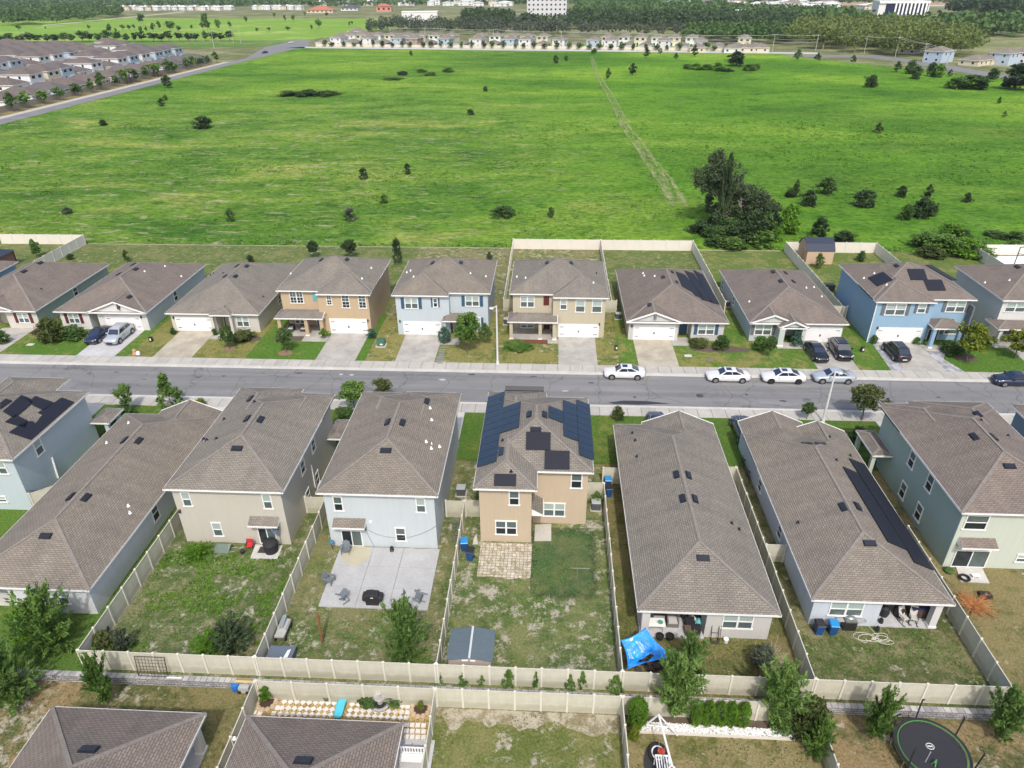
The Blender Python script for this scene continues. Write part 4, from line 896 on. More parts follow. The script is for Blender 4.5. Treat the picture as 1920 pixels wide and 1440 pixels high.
# F10 white
h = two_storey(56.9, 'grey-white two-storey house cut by the right edge, with a deep porch', C_white2, False, SH3)
h.win('Y', 85.05, zD, 1822, 455, 1919, 512, twin=True, dark=False).roof(56.4, 63.2, 82.8, 86.0, 2.75, .33, ax='x', B='g').column(57.0, 83.2, .12, 2.58, .4).column(60.4, 83.2, .12, 2.58, .4)
b = MB(); b.box(57, 63, 82.9, 86.3, 0, .12); h.part('porch_floor', b, DRV)
h.win('Y', 86.3, zD, 1800, 615, 1900, 668, twin=True).vent(zD(1882, 250)).pipe(zD(1835, 328), zD(1692, 342)).done()
def one_storey(x0, x1, label, wallm, roofm, yb, gable=None, yf=83.5, gmat=None, setback=None):
    h = House('house', ((x0+x1)/2, 92, 0), label, wallm, roofm)
    h.roof(x0, x1, yf, yb, E1, .40, ax='y')
    if setback: # (x_from, x_to): bay set back from the front
        a, c, yy = setback
        if a > x0+.5: h.wall(x0+.4, a, yf+.5, 88, 0, E1-.17)
        if c < x1-.5: h.wall(c, x1-.4, yf+.5, 88, 0, E1-.17)
        h.wall(max(a, x0+.4), min(c, x1-.4), yy, 88, 0, E1-.18); h.wall(x0+.4, x1-.4, 88.01, yb-.4, 0, E1-.17)
    else: h.wall(x0+.4, x1-.4, yf+.5, yb-.4, 0, E1-.17)
    if gable:
        a, c = gable; h.roof(a, c, yf-.12, 88, E1, .38, A='g', B='n', ax='y'); h.gmat = [gmat or wallm]
    return h
# F1
h = one_storey(-82.4, -69.15, 'low house with a dull green side wall and maroon shutters at the left edge', C_cream, SH3, 101.8, gable=(-78.3, -72.2), setback=(-76.2, -73.9, 85.6))
h.win('Y', 84.0, zA, 122, 668, 232, 742, twin=True, sh=SHU_R, dark=False).vent(zA(302, 293), zA(180, 357)).pipe(zA(310, 490), white=False)
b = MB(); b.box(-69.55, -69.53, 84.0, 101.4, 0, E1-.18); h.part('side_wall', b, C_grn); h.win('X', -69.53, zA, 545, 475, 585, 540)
b = MB(); b.box(-72.5, -69.7, 101.4, 101.45, .2, 2.4); h.part('back_door', b, GLASS); h.done()
# F2
h = one_storey(-66.65, -53.75, 'low white house with a blue-grey side wall, two parked cars in front', C_white2, SH3, 102.2, gable=(-61.9, -53.85), gmat=C_white2, setback=(-62.2, -61.0, 86))
h.garage(84.0, zA, 793, 692, 1070, 790).win('Y', 84.0, zA, 502, 670, 608, 745, twin=True, sh=SHU_R, dark=False).vent(zA(1018, 340), zA(890, 378), zA(1000, 305), zA(970, 548)).pipe(zA(1238, 318), zA(1085, 357), zA(1360, 394), zA(610, 512))
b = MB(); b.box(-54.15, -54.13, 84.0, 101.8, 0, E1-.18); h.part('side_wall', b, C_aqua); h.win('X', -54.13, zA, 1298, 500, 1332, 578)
q = PY(*zA(890, 618), 83.6); b = MB(); b.box(q[0]-.15, q[0]+.15, 83.34, 83.6, q[2]-.35, q[2]+.4); h.part('gable_vent', b, flat('vent_brown', (.08, .06, .05), .7)); h.lamp(-54.9, 84, 1.9).done()
# F3
h = one_storey(-51.2, -38.4, 'low cream house with a weathered tan driveway and small entry roof', C_cream, SH2, 102.6, setback=(-44.6, -42.4, 85.8))
h.garage(84.0, zA, 1318, 700, 1602, 800).win('Y', 84.0, zA, 1765, 688, 1876, 770, twin=True, dark=False).roof(-44.9, -42.0, 82.9, 87, 3.0, .36, ax='y', B='n').vent(zA(1850, 317), zA(1765, 393), zA(1778, 315), zA(1688, 393)).pipe(zA(1580, 385), zA(1603, 372), zA(1675, 370), white=False)
h.door(85.8, zA, 1670, 670, 1702, 768, DBLK); h.column(-44.75, 83.3, .1, 2.8, .35).column(-42.2, 83.3, .1, 2.8, .35); h.win('X', -38.8, zB, 165, 528, 186, 598).pipe(zB(55, 548), white=False).lamp(-50.4, 84, 1.9).done()
# F7
h = one_storey(10.1, 23.15, 'low light-grey house with blue shutters and three overlapping dark solar mats', C_ltgrey, SH3, 102.0, gable=(10.1, 17.2), yf=83.1, setback=(16.9, 18.6, 85.5))
h.garage(83.6, zC, 1082, 762, 1366, 862).win('Y', 83.6, zC, 1560, 752, 1672, 830, twin=True, sh=SHU_B, dark=False).vent(zC(1190, 608), zC(1293, 400)).pipe(zC(1143, 372), zC(1152, 390), zC(1230, 393)).vent(zC(1362, 362), zC(1395, 437), size=(.7, .4))
h.mat(zC, [(1388, 362), (1455, 385), (1600, 560), (1535, 540), (1510, 510), (1435, 470)]).mat(zC, [(1455, 355), (1520, 375), (1660, 590), (1580, 568)]).mat(zC, [(1518, 348), (1590, 385), (1715, 608), (1650, 590)])
h.door(85.5, zC, 1418, 742, 1468, 822, DBLUE); q = PY(*zC(1235, 690), 83.2); b = MB(); b.box(q[0]-.15, q[0]+.15, 82.95, 83.2, q[2]-.35, q[2]+.4); h.part('gable_vent', b, flat('vent_grey', (.15, .15, .15), .7)); h.lamp(10.9, 83.6, 1.9).done()
# F8
h = one_storey(25.8, 38.25, 'low pale grey-green house with an arched entry and two black vehicles outside', stucco('stucco_grey_green', (.52, .56, .53)), SH3, 102.4, gable=(25.85, 31.7), yf=83.3, setback=(30.3, 32.3, 85.6))
h.garage(83.8, zD, 632, 604, 838, 684).win('Y', 83.8, zD, 362, 583, 448, 645, twin=True, sh=SHU_G, dark=False).vent(zD(463, 279), zD(507, 333), zD(535, 285), zD(580, 335)).pipe(zD(325, 452), zD(655, 372), zD(700, 368), zD(745, 422))
h.roof(29.3, 33.0, 82.2, 86, 2.75, .45, A='g', B='n', ax='y').column(29.75, 82.6, .12, 2.58, .7).column(32.5, 82.6, .12, 2.58, .45).door(85.6, zD, 508, 600, 530, 652, DBLK)
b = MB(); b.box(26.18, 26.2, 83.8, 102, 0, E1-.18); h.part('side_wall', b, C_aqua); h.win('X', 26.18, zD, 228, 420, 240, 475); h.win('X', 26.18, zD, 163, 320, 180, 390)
h.done()
# F0
h = House('house', (-91, 96, 0), 'low grey-blue house at the far left edge beyond the green-walled one', C_bright, SH3)
h.wall(-96.6, -84.9, 84, 102, 0, E1-.17).roof(-97, -84.45, 83.6, 102.4, E1).done()
ORDN = ['first', 'second', 'third', 'fourth', 'fifth', 'sixth', 'seventh', 'eighth', 'ninth', 'tenth', 'eleventh', 'twelfth', 'thirteenth', 'fourteenth', 'fifteenth', 'sixteenth', 'seventeenth', 'eighteenth', 'nineteenth', 'twentieth']
def ordn(i):
    if i < 20: return ORDN[i]
    t, u = divmod(i+1, 10); w_ = {2: 'twenty', 3: 'thirty', 4: 'forty'}[t]; return (w_+'-'+ORDN[u-1]) if u else {2: 'twentieth', 3: 'thirtieth', 4: 'fortieth'}[t]
# ================================================================ TREES AND PLANTS
LM = {
 'dark': leafmat('leaf_dark', (0.044, 0.092, 0.026), (0.12, 0.205, 0.056)),
 'mid': leafmat('leaf_mid', (0.072, 0.15, 0.028), (0.175, 0.29, 0.066)),
 'bright': leafmat('leaf_bright', (0.07, 0.17, 0.015), (0.17, 0.33, 0.035)),
 'olive': leafmat('leaf_olive', (.05, .075, .02), (.14, .17, .055)),
 'yellow': leafmat('leaf_yellow_green', (.10, .14, .01), (.26, .30, .04)),
 'blue': leafmat('leaf_blue_green', (.05, .12, .09), (.13, .24, .18)),
 'grey': leafmat('leaf_grey_green', (.06, .08, .05), (.15, .18, .12)),
 'black': leafmat('leaf_deep', (0.03, 0.06, 0.024), (0.078, 0.128, 0.048)),
 'woodlight': leafmat('leaf_wood_light', (.10, .14, .035), (.24, .29, .085)),
 'sage': leafmat('leaf_sage', (0.046, 0.078, 0.036), (0.125, 0.17, 0.082)),
 'feather': leafmat('leaf_feathery', (0.085, 0.165, 0.035), (0.215, 0.33, 0.095), .35),
 'orange': leafmat('leaf_dead_orange', (.22, .08, .02), (.42, .19, .07), .1),
}
BARK = flat('bark', (.13, .10, .075), .9, var=.25, vs=6); BARKP = flat('bark_pale', (.30, .27, .23), .9, var=.2, vs=4)
def leaves(C, S, rs, updir=.35, elong=1.6, flatk=None):
    """quads of leaf tissue at centres C with half-size S; returns verts, faces"""
    n = len(C); d = rs.normal(size=(n, 3)); d[:, 2] = np.abs(d[:, 2])*.8+updir; d /= np.linalg.norm(d, axis=1)[:, None]
    a = np.cross(d, rs.normal(size=(n, 3))); a /= np.linalg.norm(a, axis=1)[:, None]; b = np.cross(d, a)
    S = np.asarray(S)[:, None]; a = a*S*elong*.62; b = b*S*.62
    V = np.stack([C-a, C-b*.9+a*.1, C+a, C+b*.9+a*.1], 1).reshape(-1, 3)
    return V, np.arange(4*n).reshape(-1, 4)
def envelope(kind, t):
    """crown radius (0..1) at relative crown height t"""
    return {'round': np.sqrt(np.clip(1-(2*t-1)**2, 0, 1))**.9, 'oak': np.clip(np.sin(np.pi*np.clip(t*.92+.10, 0, 1))**.75*(1.05-.35*t), 0, 1), 'cone': np.clip(1-t, 0, 1)**.75*np.clip(t*9+.35, 0, 1),
            'cyl': np.clip(1-t**3, 0, 1)*np.clip(t*4+.45, 0, 1), 'bush': np.sqrt(np.clip(1-t**4, 0, 1))*np.clip(.78+t*.8, 0, 1), 'vase': np.clip(.35+.75*t, 0, 1)*np.sqrt(np.clip(1.05-t**3, 0, 1)), 'cypress': np.clip(np.sin(np.pi*np.clip(t*.86+.12, 0, 1)), 0, 1)**.6}[kind]
CR = {}
def crown_mesh(key, kind, seed, base, K, nl, ls, rc, mat, fill=.55, elong=1.6, irregular=.25):
    if key in CR: return CR[key]
    rs = np.random.RandomState(seed)
    t = rs.rand(K)**.85; ang = rs.rand(K)*2*np.pi; rad = envelope(kind, t)*(fill+(1-fill)*rs.rand(K))*.5*(1-irregular*rs.rand(K))
    rad = np.maximum(rad-rc*.5, 0)
    cc = np.stack([np.cos(ang)*rad, np.sin(ang)*rad, base+(1-base)*(rc*.6+t*(1-rc*1.1))], 1)
    if kind in ('vase', 'bush') and elong > 2:
        per = nl//K; n = K*per; st = np.zeros((K, 3)); st[:, 2] = base*.7+(cc[:, 2]-base*.7)*.45; tip = st+(cc-st)*1.25; tip[:, 2] += .05*rs.rand(K)
        u = rs.rand(K, per)**.65; C = st[:, None]+(tip-st)[:, None]*u[..., None]; droop = (u**2)*.06; C[..., 2] -= droop
        C = (C+rs.normal(size=C.shape)*.020*(1.6-u[..., None])).reshape(-1, 3); C[:, 2] = np.clip(C[:, 2], .01, 1.05)
        dr = np.repeat((tip-st)/np.linalg.norm(tip-st, axis=1)[:, None], per, 0)+rs.normal(size=C.shape)*.55; dr /= np.linalg.norm(dr, axis=1)[:, None]
        up = rs.normal(size=C.shape); b_ = np.cross(dr, up); b_ /= np.linalg.norm(b_, axis=1)[:, None]; S = (ls*(.6+.8*rs.rand(n)))[:, None]
        V = np.stack([C-dr*S*1.5, C-b_*S*.42, C+dr*S*1.5, C+b_*S*.42], 1).reshape(-1, 3); Fq = np.arange(4*n).reshape(-1, 4)
        me = fast_mesh(key, V, Fq, mat); me.name = 'crown'; CR[key] = (me, cc); return CR[key]
    per = max(1, nl//K); C = np.repeat(cc, per, 0); sc = np.repeat(rc*(.6+.7*rs.rand(K)), per)
    off = rs.normal(size=C.shape); off /= np.linalg.norm(off, axis=1)[:, None]; off *= (rs.rand(len(C))**.4)[:, None]
    C = C+off*sc[:, None]*np.array([1, 1, .8]); C[:, 2] = np.clip(C[:, 2], base*.6 if base > 0 else .01, 1.02)
    V, Fq = leaves(C, ls*(.6+.8*rs.rand(len(C))), rs, elong=elong)
    me = fast_mesh(key, V, Fq, mat); me.name = 'crown'; CR[key] = (me, cc); return CR[key]
TK = {}
def trunk_mesh(key, cc, base, r, mat, seed, nb=9, lean=.03):
    if key in TK: return TK[key]
    rs = random.Random(seed); b = MB(); top = .62; pts = [(0, 0, 0)]
    for i in range(1, 5): pts.append((rs.uniform(-lean, lean), rs.uniform(-lean, lean), top*i/4))
    for i in range(4): b.tube(pts[i], pts[i+1], r*(1-.18*i), r*(1-.18*(i+1)), 6)
    for c in list(cc)[:nb]:
        f = rs.uniform(.35, .95); z = min(max(base*.8, .1)+f*.25, c[2]-.05, .6); k = min(3, int(z/top*4)); u = z/top*4-k; p0 = tuple(pts[k][j]+(pts[k+1][j]-pts[k][j])*u for j in range(3))
        mid = ((p0[0]+c[0])*.5, (p0[1]+c[1])*.5, p0[2]*.55+c[2]*.45-.01); b.tube(p0, mid, r*.5, r*.34, 5); b.tube(mid, c, r*.34, r*.12, 5)
    me_o = b.build('trunk', mat); me = me_o.data; bpy.data.objects.remove(me_o); TK[key] = me; return me
SPEC = { # kind: (envelope, base of crown, clumps, leaves, leaf size, clump radius, trunk radius, trunk mat, fill)
 'round': ('round', .34, 60, 2600, .040, .12, .022, BARK, .6), 'oak': ('oak', .16, 42, 1500, .042, .10, .018, BARK, .35), 'airy': ('round', .30, 40, 1700, .038, .12, .020, BARK, .4),
 'feather': ('vase', .12, 120, 7200, .024, .06, .014, BARK, .15), 'featherb': ('bush', .0, 130, 7800, .024, .06, .014, BARK, .1), 'cone': ('cone', .03, 60, 2400, .035, .10, .015, BARK, .75), 'cyl': ('bush', .04, 44, 1500, .042, .13, .018, BARK, .5), 'bush': ('bush', .0, 46, 2200, .045, .15, .015, BARK, .5),
 'cypress': ('cypress', .0, 240, 9000, .024, .085, .012, BARK, .92), 'vase': ('vase', .22, 44, 2000, .040, .12, .018, BARKP, .4), 'fieldt': ('oak', .05, 26, 620, .062, .14, .014, BARK, .4), 'farr': ('round', .30, 14, 130, .13, .20, .02, BARK, .5)}
def crown_of(kind, leaf, var):
    e_, base, K, nl, ls, rc, tr_, tm, fill = SPEC[kind]; key = f'{kind}{leaf}{var}'
    me, cc = crown_mesh(key, e_, 100+var*17+len(key), base, K, nl, ls, rc, LM[leaf], fill, elong=3.0 if kind.startswith('feather') else 1.6)
    tk = trunk_mesh(f'{kind}{var}', cc, base, tr_, tm, var+5); return me, tk
def plant(loc, H, W_, kind, leaf, label, name='tree', cat=None, group=None, var=0, rot=None, trunk=True):
    me, tk = crown_of(kind, leaf, var); W = W_*(1.55 if kind == 'feather' else 1.28)
    cat = cat or {'bush': 'bush', 'shrub': 'shrub', 'tree': 'tree', 'hedge_bush': 'bush'}.get(name, name.replace('_', ' '))
    rt = empty(name, loc, label, cat, group); rt.rotation_euler.z = rnd.uniform(0, 6.28) if rot is None else rot
    c = bpy.data.objects.new('crown', me); col.objects.link(c); c.parent = rt; c.scale = (W, W*rnd.uniform(.85, 1.1), H)
    if trunk: t = bpy.data.objects.new('trunk', tk); col.objects.link(t); t.parent = rt; t.scale = (max(W, H*.5), max(W, H*.5), H)
    return rt
def depth(g): return float(_F @ (np.array([g[0], g[1], g[2]-CH])))
def tree(px, pb, pt, wpx, kind, leaf, label, name='tree', z=0., group=None, var=0, trunk=True, cat=None, hk=1.0):
    g = P(px, pb, z); H = (PY(px, pt, g[1])[2]-z)*hk; W = wpx*depth(g)/CF
    return plant(g, max(H, .3), W, kind, leaf, label, name, cat, group, var, trunk=trunk)
# ---- field trees
FT = [(382, 242, 217, 34, 'bush', 'black', 'round dark tree standing alone in the left part of the field', 0), (304, 200, 184, 17, 'fieldt', 'dark', 'larger of two small trees near the road at the left of the field', 1), (311, 189, 177, 10, 'fieldt', 'dark', 'smaller of two small trees near the road at the left of the field', 2),
 (195, 237, 224, 14, 'bush', 'black', 'small round dark bush at the far left of the field', 1), (683, 338, 315, 20, 'cyl', 'black', 'squat dark tree in the middle of the field, left one of a pair', 0), (764, 328, 306, 15, 'cyl', 'black', 'narrow dark tree in the middle of the field, right one of a pair', 1),
 (434, 418, 392, 19, 'cyl', 'dark', 'small dark tree in the field behind the orange-tan house', 2), (658, 415, 390, 32, 'fieldt', 'grey', 'wispy grey-green shrub in the field behind the pale blue house', 3), (945, 408, 386, 42, 'bush', 'dark', 'low wide dark bush in the field behind the khaki house', 2), (1033, 409, 388, 13, 'cyl', 'dark', 'small thin tree in the field right of the low wide bush', 3),
 (720, 382, 364, 20, 'fieldt', 'mid', 'faint green shrub in the field right of the squat dark tree', 1), (128, 403, 388, 24, 'fieldt', 'grey', 'faint weedy shrub in the field behind the white fence at left', 2), (883, 217, 204, 15, 'bush', 'black', 'small dark bush in the middle distance of the field', 0), (910, 173, 161, 11, 'bush', 'dark', 'small dark bush beside a pale bare spot', 3),
 (771, 105, 95, 7, 'cyl', 'black', 'tiny dark tree near the far wall, alone at left', 0), (1042, 120, 103, 12, 'cyl', 'black', 'dark tree near the far wall, left and bigger of a pair', 1), (1061, 115, 104, 8, 'cyl', 'black', 'dark tree near the far wall, smaller of a pair', 2), (1140, 149, 128, 13, 'oak', 'dark', 'thin open tree right beside the dirt trail', 1),
 (1186, 142, 118, 18, 'oak', 'black', 'dark pointed tree right of the dirt trail', 2), (1114, 101, 90, 12, 'bush', 'mid', 'small green tree at the far end of the trail', 1), (1212, 109, 88, 16, 'oak', 'dark', 'dark tree in front of the far wall, left of the shrubby strip', 0), (1238, 101, 90, 9, 'cyl', 'dark', 'small dark tree against the far wall', 3), (1267, 112, 99, 11, 'oak', 'dark', 'small dark tree just before the shrubby strip', 3), (1302, 107, 84, 16, 'oak', 'dark', 'dark tree behind the shrubby strip, left of the big round one', 1),
 (1380, 125, 96, 34, 'bush', 'black', 'big round dark tree in the shrubby strip at the far right of the field', 3), (1495, 115, 92, 17, 'oak', 'mid', 'loose green tree near the far wall, left of three', 2), (1532, 117, 99, 14, 'oak', 'olive', 'brownish tree near the far wall, middle of three', 3), (1599, 119, 103, 15, 'oak', 'dark', 'dark tree near the far wall, right of three', 0),
 (1631, 165, 140, 28, 'bush', 'dark', 'round dark tree leaning right in the right part of the field', 1), (1681, 136, 115, 17, 'oak', 'dark', 'slim grey-green tree near the right road', 1), (1707, 140, 112, 22, 'bush', 'dark', 'tall tree at the back of the trio by the right road', 2), (1716, 150, 124, 24, 'bush', 'dark', 'front tree of the trio by the right road', 0), (1746, 145, 117, 22, 'bush', 'dark', 'dark left half of the two-tone pair by the right road', 3), (1758, 147, 120, 22, 'bush', 'bright', 'bright green tree of the two-tone pair by the right road', 0),
 (1780, 146, 130, 10, 'oak', 'grey', 'small grey tree right of the bright green one', 2), (1646, 250, 230, 20, 'oak', 'olive', 'thin dark tree alone in the right middle of the field', 1), (1872, 196, 181, 10, 'oak', 'dark', 'small dark tree near the right edge, upper', 0), (1881, 222, 208, 11, 'oak', 'mid', 'small green tree near the right edge, lower', 3),
 (1820, 168, 141, 62, 'bush', 'dark', 'wide dark hedge-like thicket by the right road, left half', 0), (1795, 168, 145, 46, 'bush', 'mid', 'dark green thicket at the left end of the hedge by the right road', 2), (1860, 150, 128, 24, 'bush', 'dark', 'dark tree behind the thicket beside the right road', 1), (1905, 170, 118, 66, 'bush', 'black', 'very large dark tree cut by the right edge beside the road', 2),
 (1490, 372, 336, 22, 'cone', 'dark', 'dark pointed tree, upper left of the group right of the grove', 1), (1481, 372, 352, 24, 'bush', 'black', 'low dark bush beside the pointed tree right of the grove', 0), (1515, 389, 356, 30, 'bush', 'black', 'dark bushy tree below the pointed one, right of the grove', 3), (1546, 366, 332, 36, 'bush', 'dark', 'round green-topped tree, highest of the group right of the grove', 0),
 (1477, 440, 382, 40, 'bush', 'bright', 'bright green full tree at the right end of the grove', 1), (1456, 398, 380, 22, 'bush', 'dark', 'small dark tree behind the bright green one', 2), (1534, 448, 407, 33, 'bush', 'black', 'dark blue-green tree standing just behind the barn-shed yard', 1), (1522, 455, 440, 18, 'bush', 'bright', 'small bright bush at the foot of the dark blue-green tree', 0),
 (1620, 389, 356, 42, 'bush', 'black', 'wide dark double-crowned tree in the right part of the field', 2), (1689, 371, 348, 20, 'bush', 'black', 'small dark tree left of a pair above the thicket', 3), (1738, 374, 345, 20, 'oak', 'black', 'small dark leaning tree, right of a pair above the thicket', 2), (1695, 417, 383, 26, 'bush', 'dark', 'dark tree at the left of the three-crown thicket', 0),
 (1725, 411, 371, 40, 'bush', 'black', 'tallest dark tree in the middle of the three-crown thicket', 1), (1745, 409, 384, 24, 'bush', 'dark', 'right tree of the three-crown thicket', 3), (1811, 382, 361, 21, 'oak', 'black', 'lone small dark tree toward the right edge of the field', 1), (1582, 457, 433, 36, 'bush', 'black', 'round dark bush touching the fence behind the barn-shed yard', 3),
 (589, 484, 452, 20, 'round', 'black', 'dark tree rising behind the orange-tan house, left one', 1), (657, 484, 450, 26, 'round', 'black', 'dark tree rising behind the orange-tan house, right one', 2), (747, 496, 447, 20, 'cyl', 'black', 'tall dark tree between the orange-tan and the pale blue houses', 0), (239, 492, 468, 16, 'oak', 'dark', 'small dark tree behind the low white house', 0), (132, 487, 476, 14, 'bush', 'dark', 'small bush behind the green-walled house', 1),
 (470, 492, 478, 13, 'bush', 'black', 'small dark tree behind the low cream house', 2), (918, 490, 472, 16, 'oak', 'grey', 'small greyish tree behind the pale blue house', 3), (70, 483, 449, 26, 'oak', 'mid', 'green tree inside the pale fence at the left edge', 1), (1533, 504, 475, 26, 'oak', 'mid', 'young green tree in the barn-shed yard, left one', 2), (1614, 490, 470, 18, 'bush', 'dark', 'small bush in the barn-shed yard, right one', 2), (315, 166, 140, 24, 'oak', 'dark', 'dark tree beside the left road', 0)]
for px, pb, pt, wd, kd, lf, lb, vr in FT: tree(px, pb, pt, wd, kd, lf, lb, var=vr, name='tree' if pb-pt > 15 else 'shrub', z=.05)
# low shrub thickets
def thicket(pts, lab, leaf='mid', n=None, grp=None):
    for i, (px, pb, pt, wd, lf) in enumerate(sorted(pts)): tree(px, pb, pt, wd, 'bush', lf, ordn(i)+' from the left '+lab, name='shrub', group=grp or lab, var=i % 4, trunk=False)
thicket([(1288, 130, 120, 20, 'mid'), (1305, 132, 119, 26, 'bright'), (1325, 133, 120, 24, 'mid'), (1345, 131, 117, 18, 'mid'), (1350, 135, 124, 24, 'bright'), (1405, 134, 120, 28, 'mid'), (1418, 131, 119, 14, 'mid'), (1365, 136, 128, 20, 'olive')], 'of the low shrubs in the strip by the round tree')
thicket([(1735, 465, 436, 60, 'mid'), (1765, 478, 440, 70, 'mid'), (1800, 480, 445, 60, 'bright'), (1780, 452, 420, 58, 'bright'), (1800, 458, 430, 40, 'dark'), (1830, 475, 450, 50, 'mid'), (1745, 482, 462, 50, 'olive'), (1900, 452, 435, 40, 'dark'), (1865, 445, 433, 40, 'dark'), (1840, 487, 468, 40, 'mid'), (1900, 470, 450, 30, 'mid')], 'of the leafy shrubs left of the fenced pool yard')
thicket([(540, 181, 170, 40, 'dark'), (575, 181, 168, 55, 'dark'), (610, 181, 170, 50, 'dark'), (755, 142, 133, 26, 'grey'), (790, 137, 129, 22, 'mid'), (840, 136, 127, 22, 'mid'), (808, 143, 135, 26, 'mid'), (735, 150, 145, 40, 'mid')], 'of the low weed clumps in the left field')
# ---- the grove: two crooked pale trunks over a dark thicket
def grove_tree(base, pts, r, crowns, lab, leaf):
    rt = empty('tree', base, lab, 'tree'); b = MB(); b.path(pts, r, 8)
    top = Vector(pts[-1])
    rs = np.random.RandomState(int(abs(base[0])*10)); C = []; S = []
    for (cx, cz, rr, hh, dy) in crowns:
        c0 = Vector((cx, base[1]+dy, cz)); b.tube(pts[-1], c0, r[-1]*.8, .06, 5); b.tube(pts[-2], c0+Vector((0, 0, -.4)), r[-1]*.6, .05, 5)
        k = 40; cl = rs.normal(size=(k, 3)); cl /= np.linalg.norm(cl, axis=1)[:, None]; cl *= (rs.rand(k)**.5)[:, None]*np.array([rr, rr, hh]); cl += np.array(c0)
        q = np.repeat(cl, 75, 0); o_ = rs.normal(size=q.shape)*.36; C.append(q+o_)
    C = np.concatenate(C); V, Fq = leaves(C, .14+.12*rs.rand(len(C)), rs); me = fast_mesh('crown', V-np.array(base), Fq, LM[leaf]); o = bpy.data.objects.new('crown', me); col.objects.link(o); o.parent = rt
    b.build('trunk', BARKP, rt)
def gp(a, c, Y): return PY(*rN(a, c), Y)
Y0 = P(*rN(625, 950))[1]-2
tb = P(*rN(625, 950)); grove_tree((tb[0], Y0, 0), [(tb[0]+.2, Y0, 0), gp(622, 900, Y0), gp(630, 760, Y0), gp(600, 700, Y0), gp(625, 600, Y0)], [.42, .38, .32, .26, .18], [(gp(620, 330, Y0)[0], gp(0, 350, Y0)[2], 4.2, 2.4, 0), (gp(430, 400, Y0)[0], gp(0, 440, Y0)[2], 3.4, 2.2, .8), (gp(700, 450, Y0)[0], gp(0, 480, Y0)[2], 2.6, 1.6, -.5), (gp(560, 200, Y0)[0], gp(0, 210, Y0)[2], 1.4, 1.6, .5)], 'tall grey-green tree with a pale crooked trunk at the left of the grove', 'sage')
Y1 = Y0-1.5; tb = P(*rN(760, 990)); grove_tree((tb[0], Y1, 0), [gp(760, 1010, Y1)[:2]+(0,), gp(770, 950, Y1), gp(830, 830, Y1), gp(815, 720, Y1), gp(835, 650, Y1)], [.42, .38, .34, .3, .2], [(gp(930, 640, Y1)[0], gp(0, 640, Y1)[2], 3.2, 2.0, .3), (gp(1050, 760, Y1)[0], gp(0, 790, Y1)[2], 3.2, 2.3, 0), (gp(760, 560, Y1)[0], gp(0, 560, Y1)[2], 1.8, 1.0, .6)], 'leaning tree with a pale S-shaped trunk in the middle of the grove', 'sage')
tree(1350, 436, 286, 24, 'cyl', 'black', 'dark narrow treetop standing above the rest of the grove', var=3)
for i, (px, pb, pt, wd, lf) in enumerate([(1310, 440, 412, 34, 'black'), (1335, 448, 398, 44, 'black'), (1360, 452, 408, 50, 'dark'), (1345, 456, 425, 50, 'dark'), (1385, 458, 415, 50, 'black'), (1410, 456, 395, 50, 'black'), (1430, 452, 400, 46, 'dark'), (1440, 448, 388, 36, 'black'), (1395, 460, 432, 50, 'dark'), (1425, 462, 430, 48, 'mid'), (1340, 462, 440, 40, 'dark'), (1375, 466, 445, 50, 'mid'), (1300, 440, 422, 30, 'black'), (1452, 455, 425, 30, 'bright'), (1370, 430, 385, 44, 'black'), (1410, 425, 365, 34, 'black'), (1336, 400, 330, 40, 'sage'), (1398, 408, 345, 46, 'sage'), (1424, 425, 362, 46, 'sage'), (1372, 398, 330, 34, 'sage')]):
    tree(px, pb, pt, wd, 'bush', lf, ordn(i)+' of the dense dark shrubs at the foot of the grove', name='shrub', var=i % 4, trunk=False, group='undergrowth of the grove')
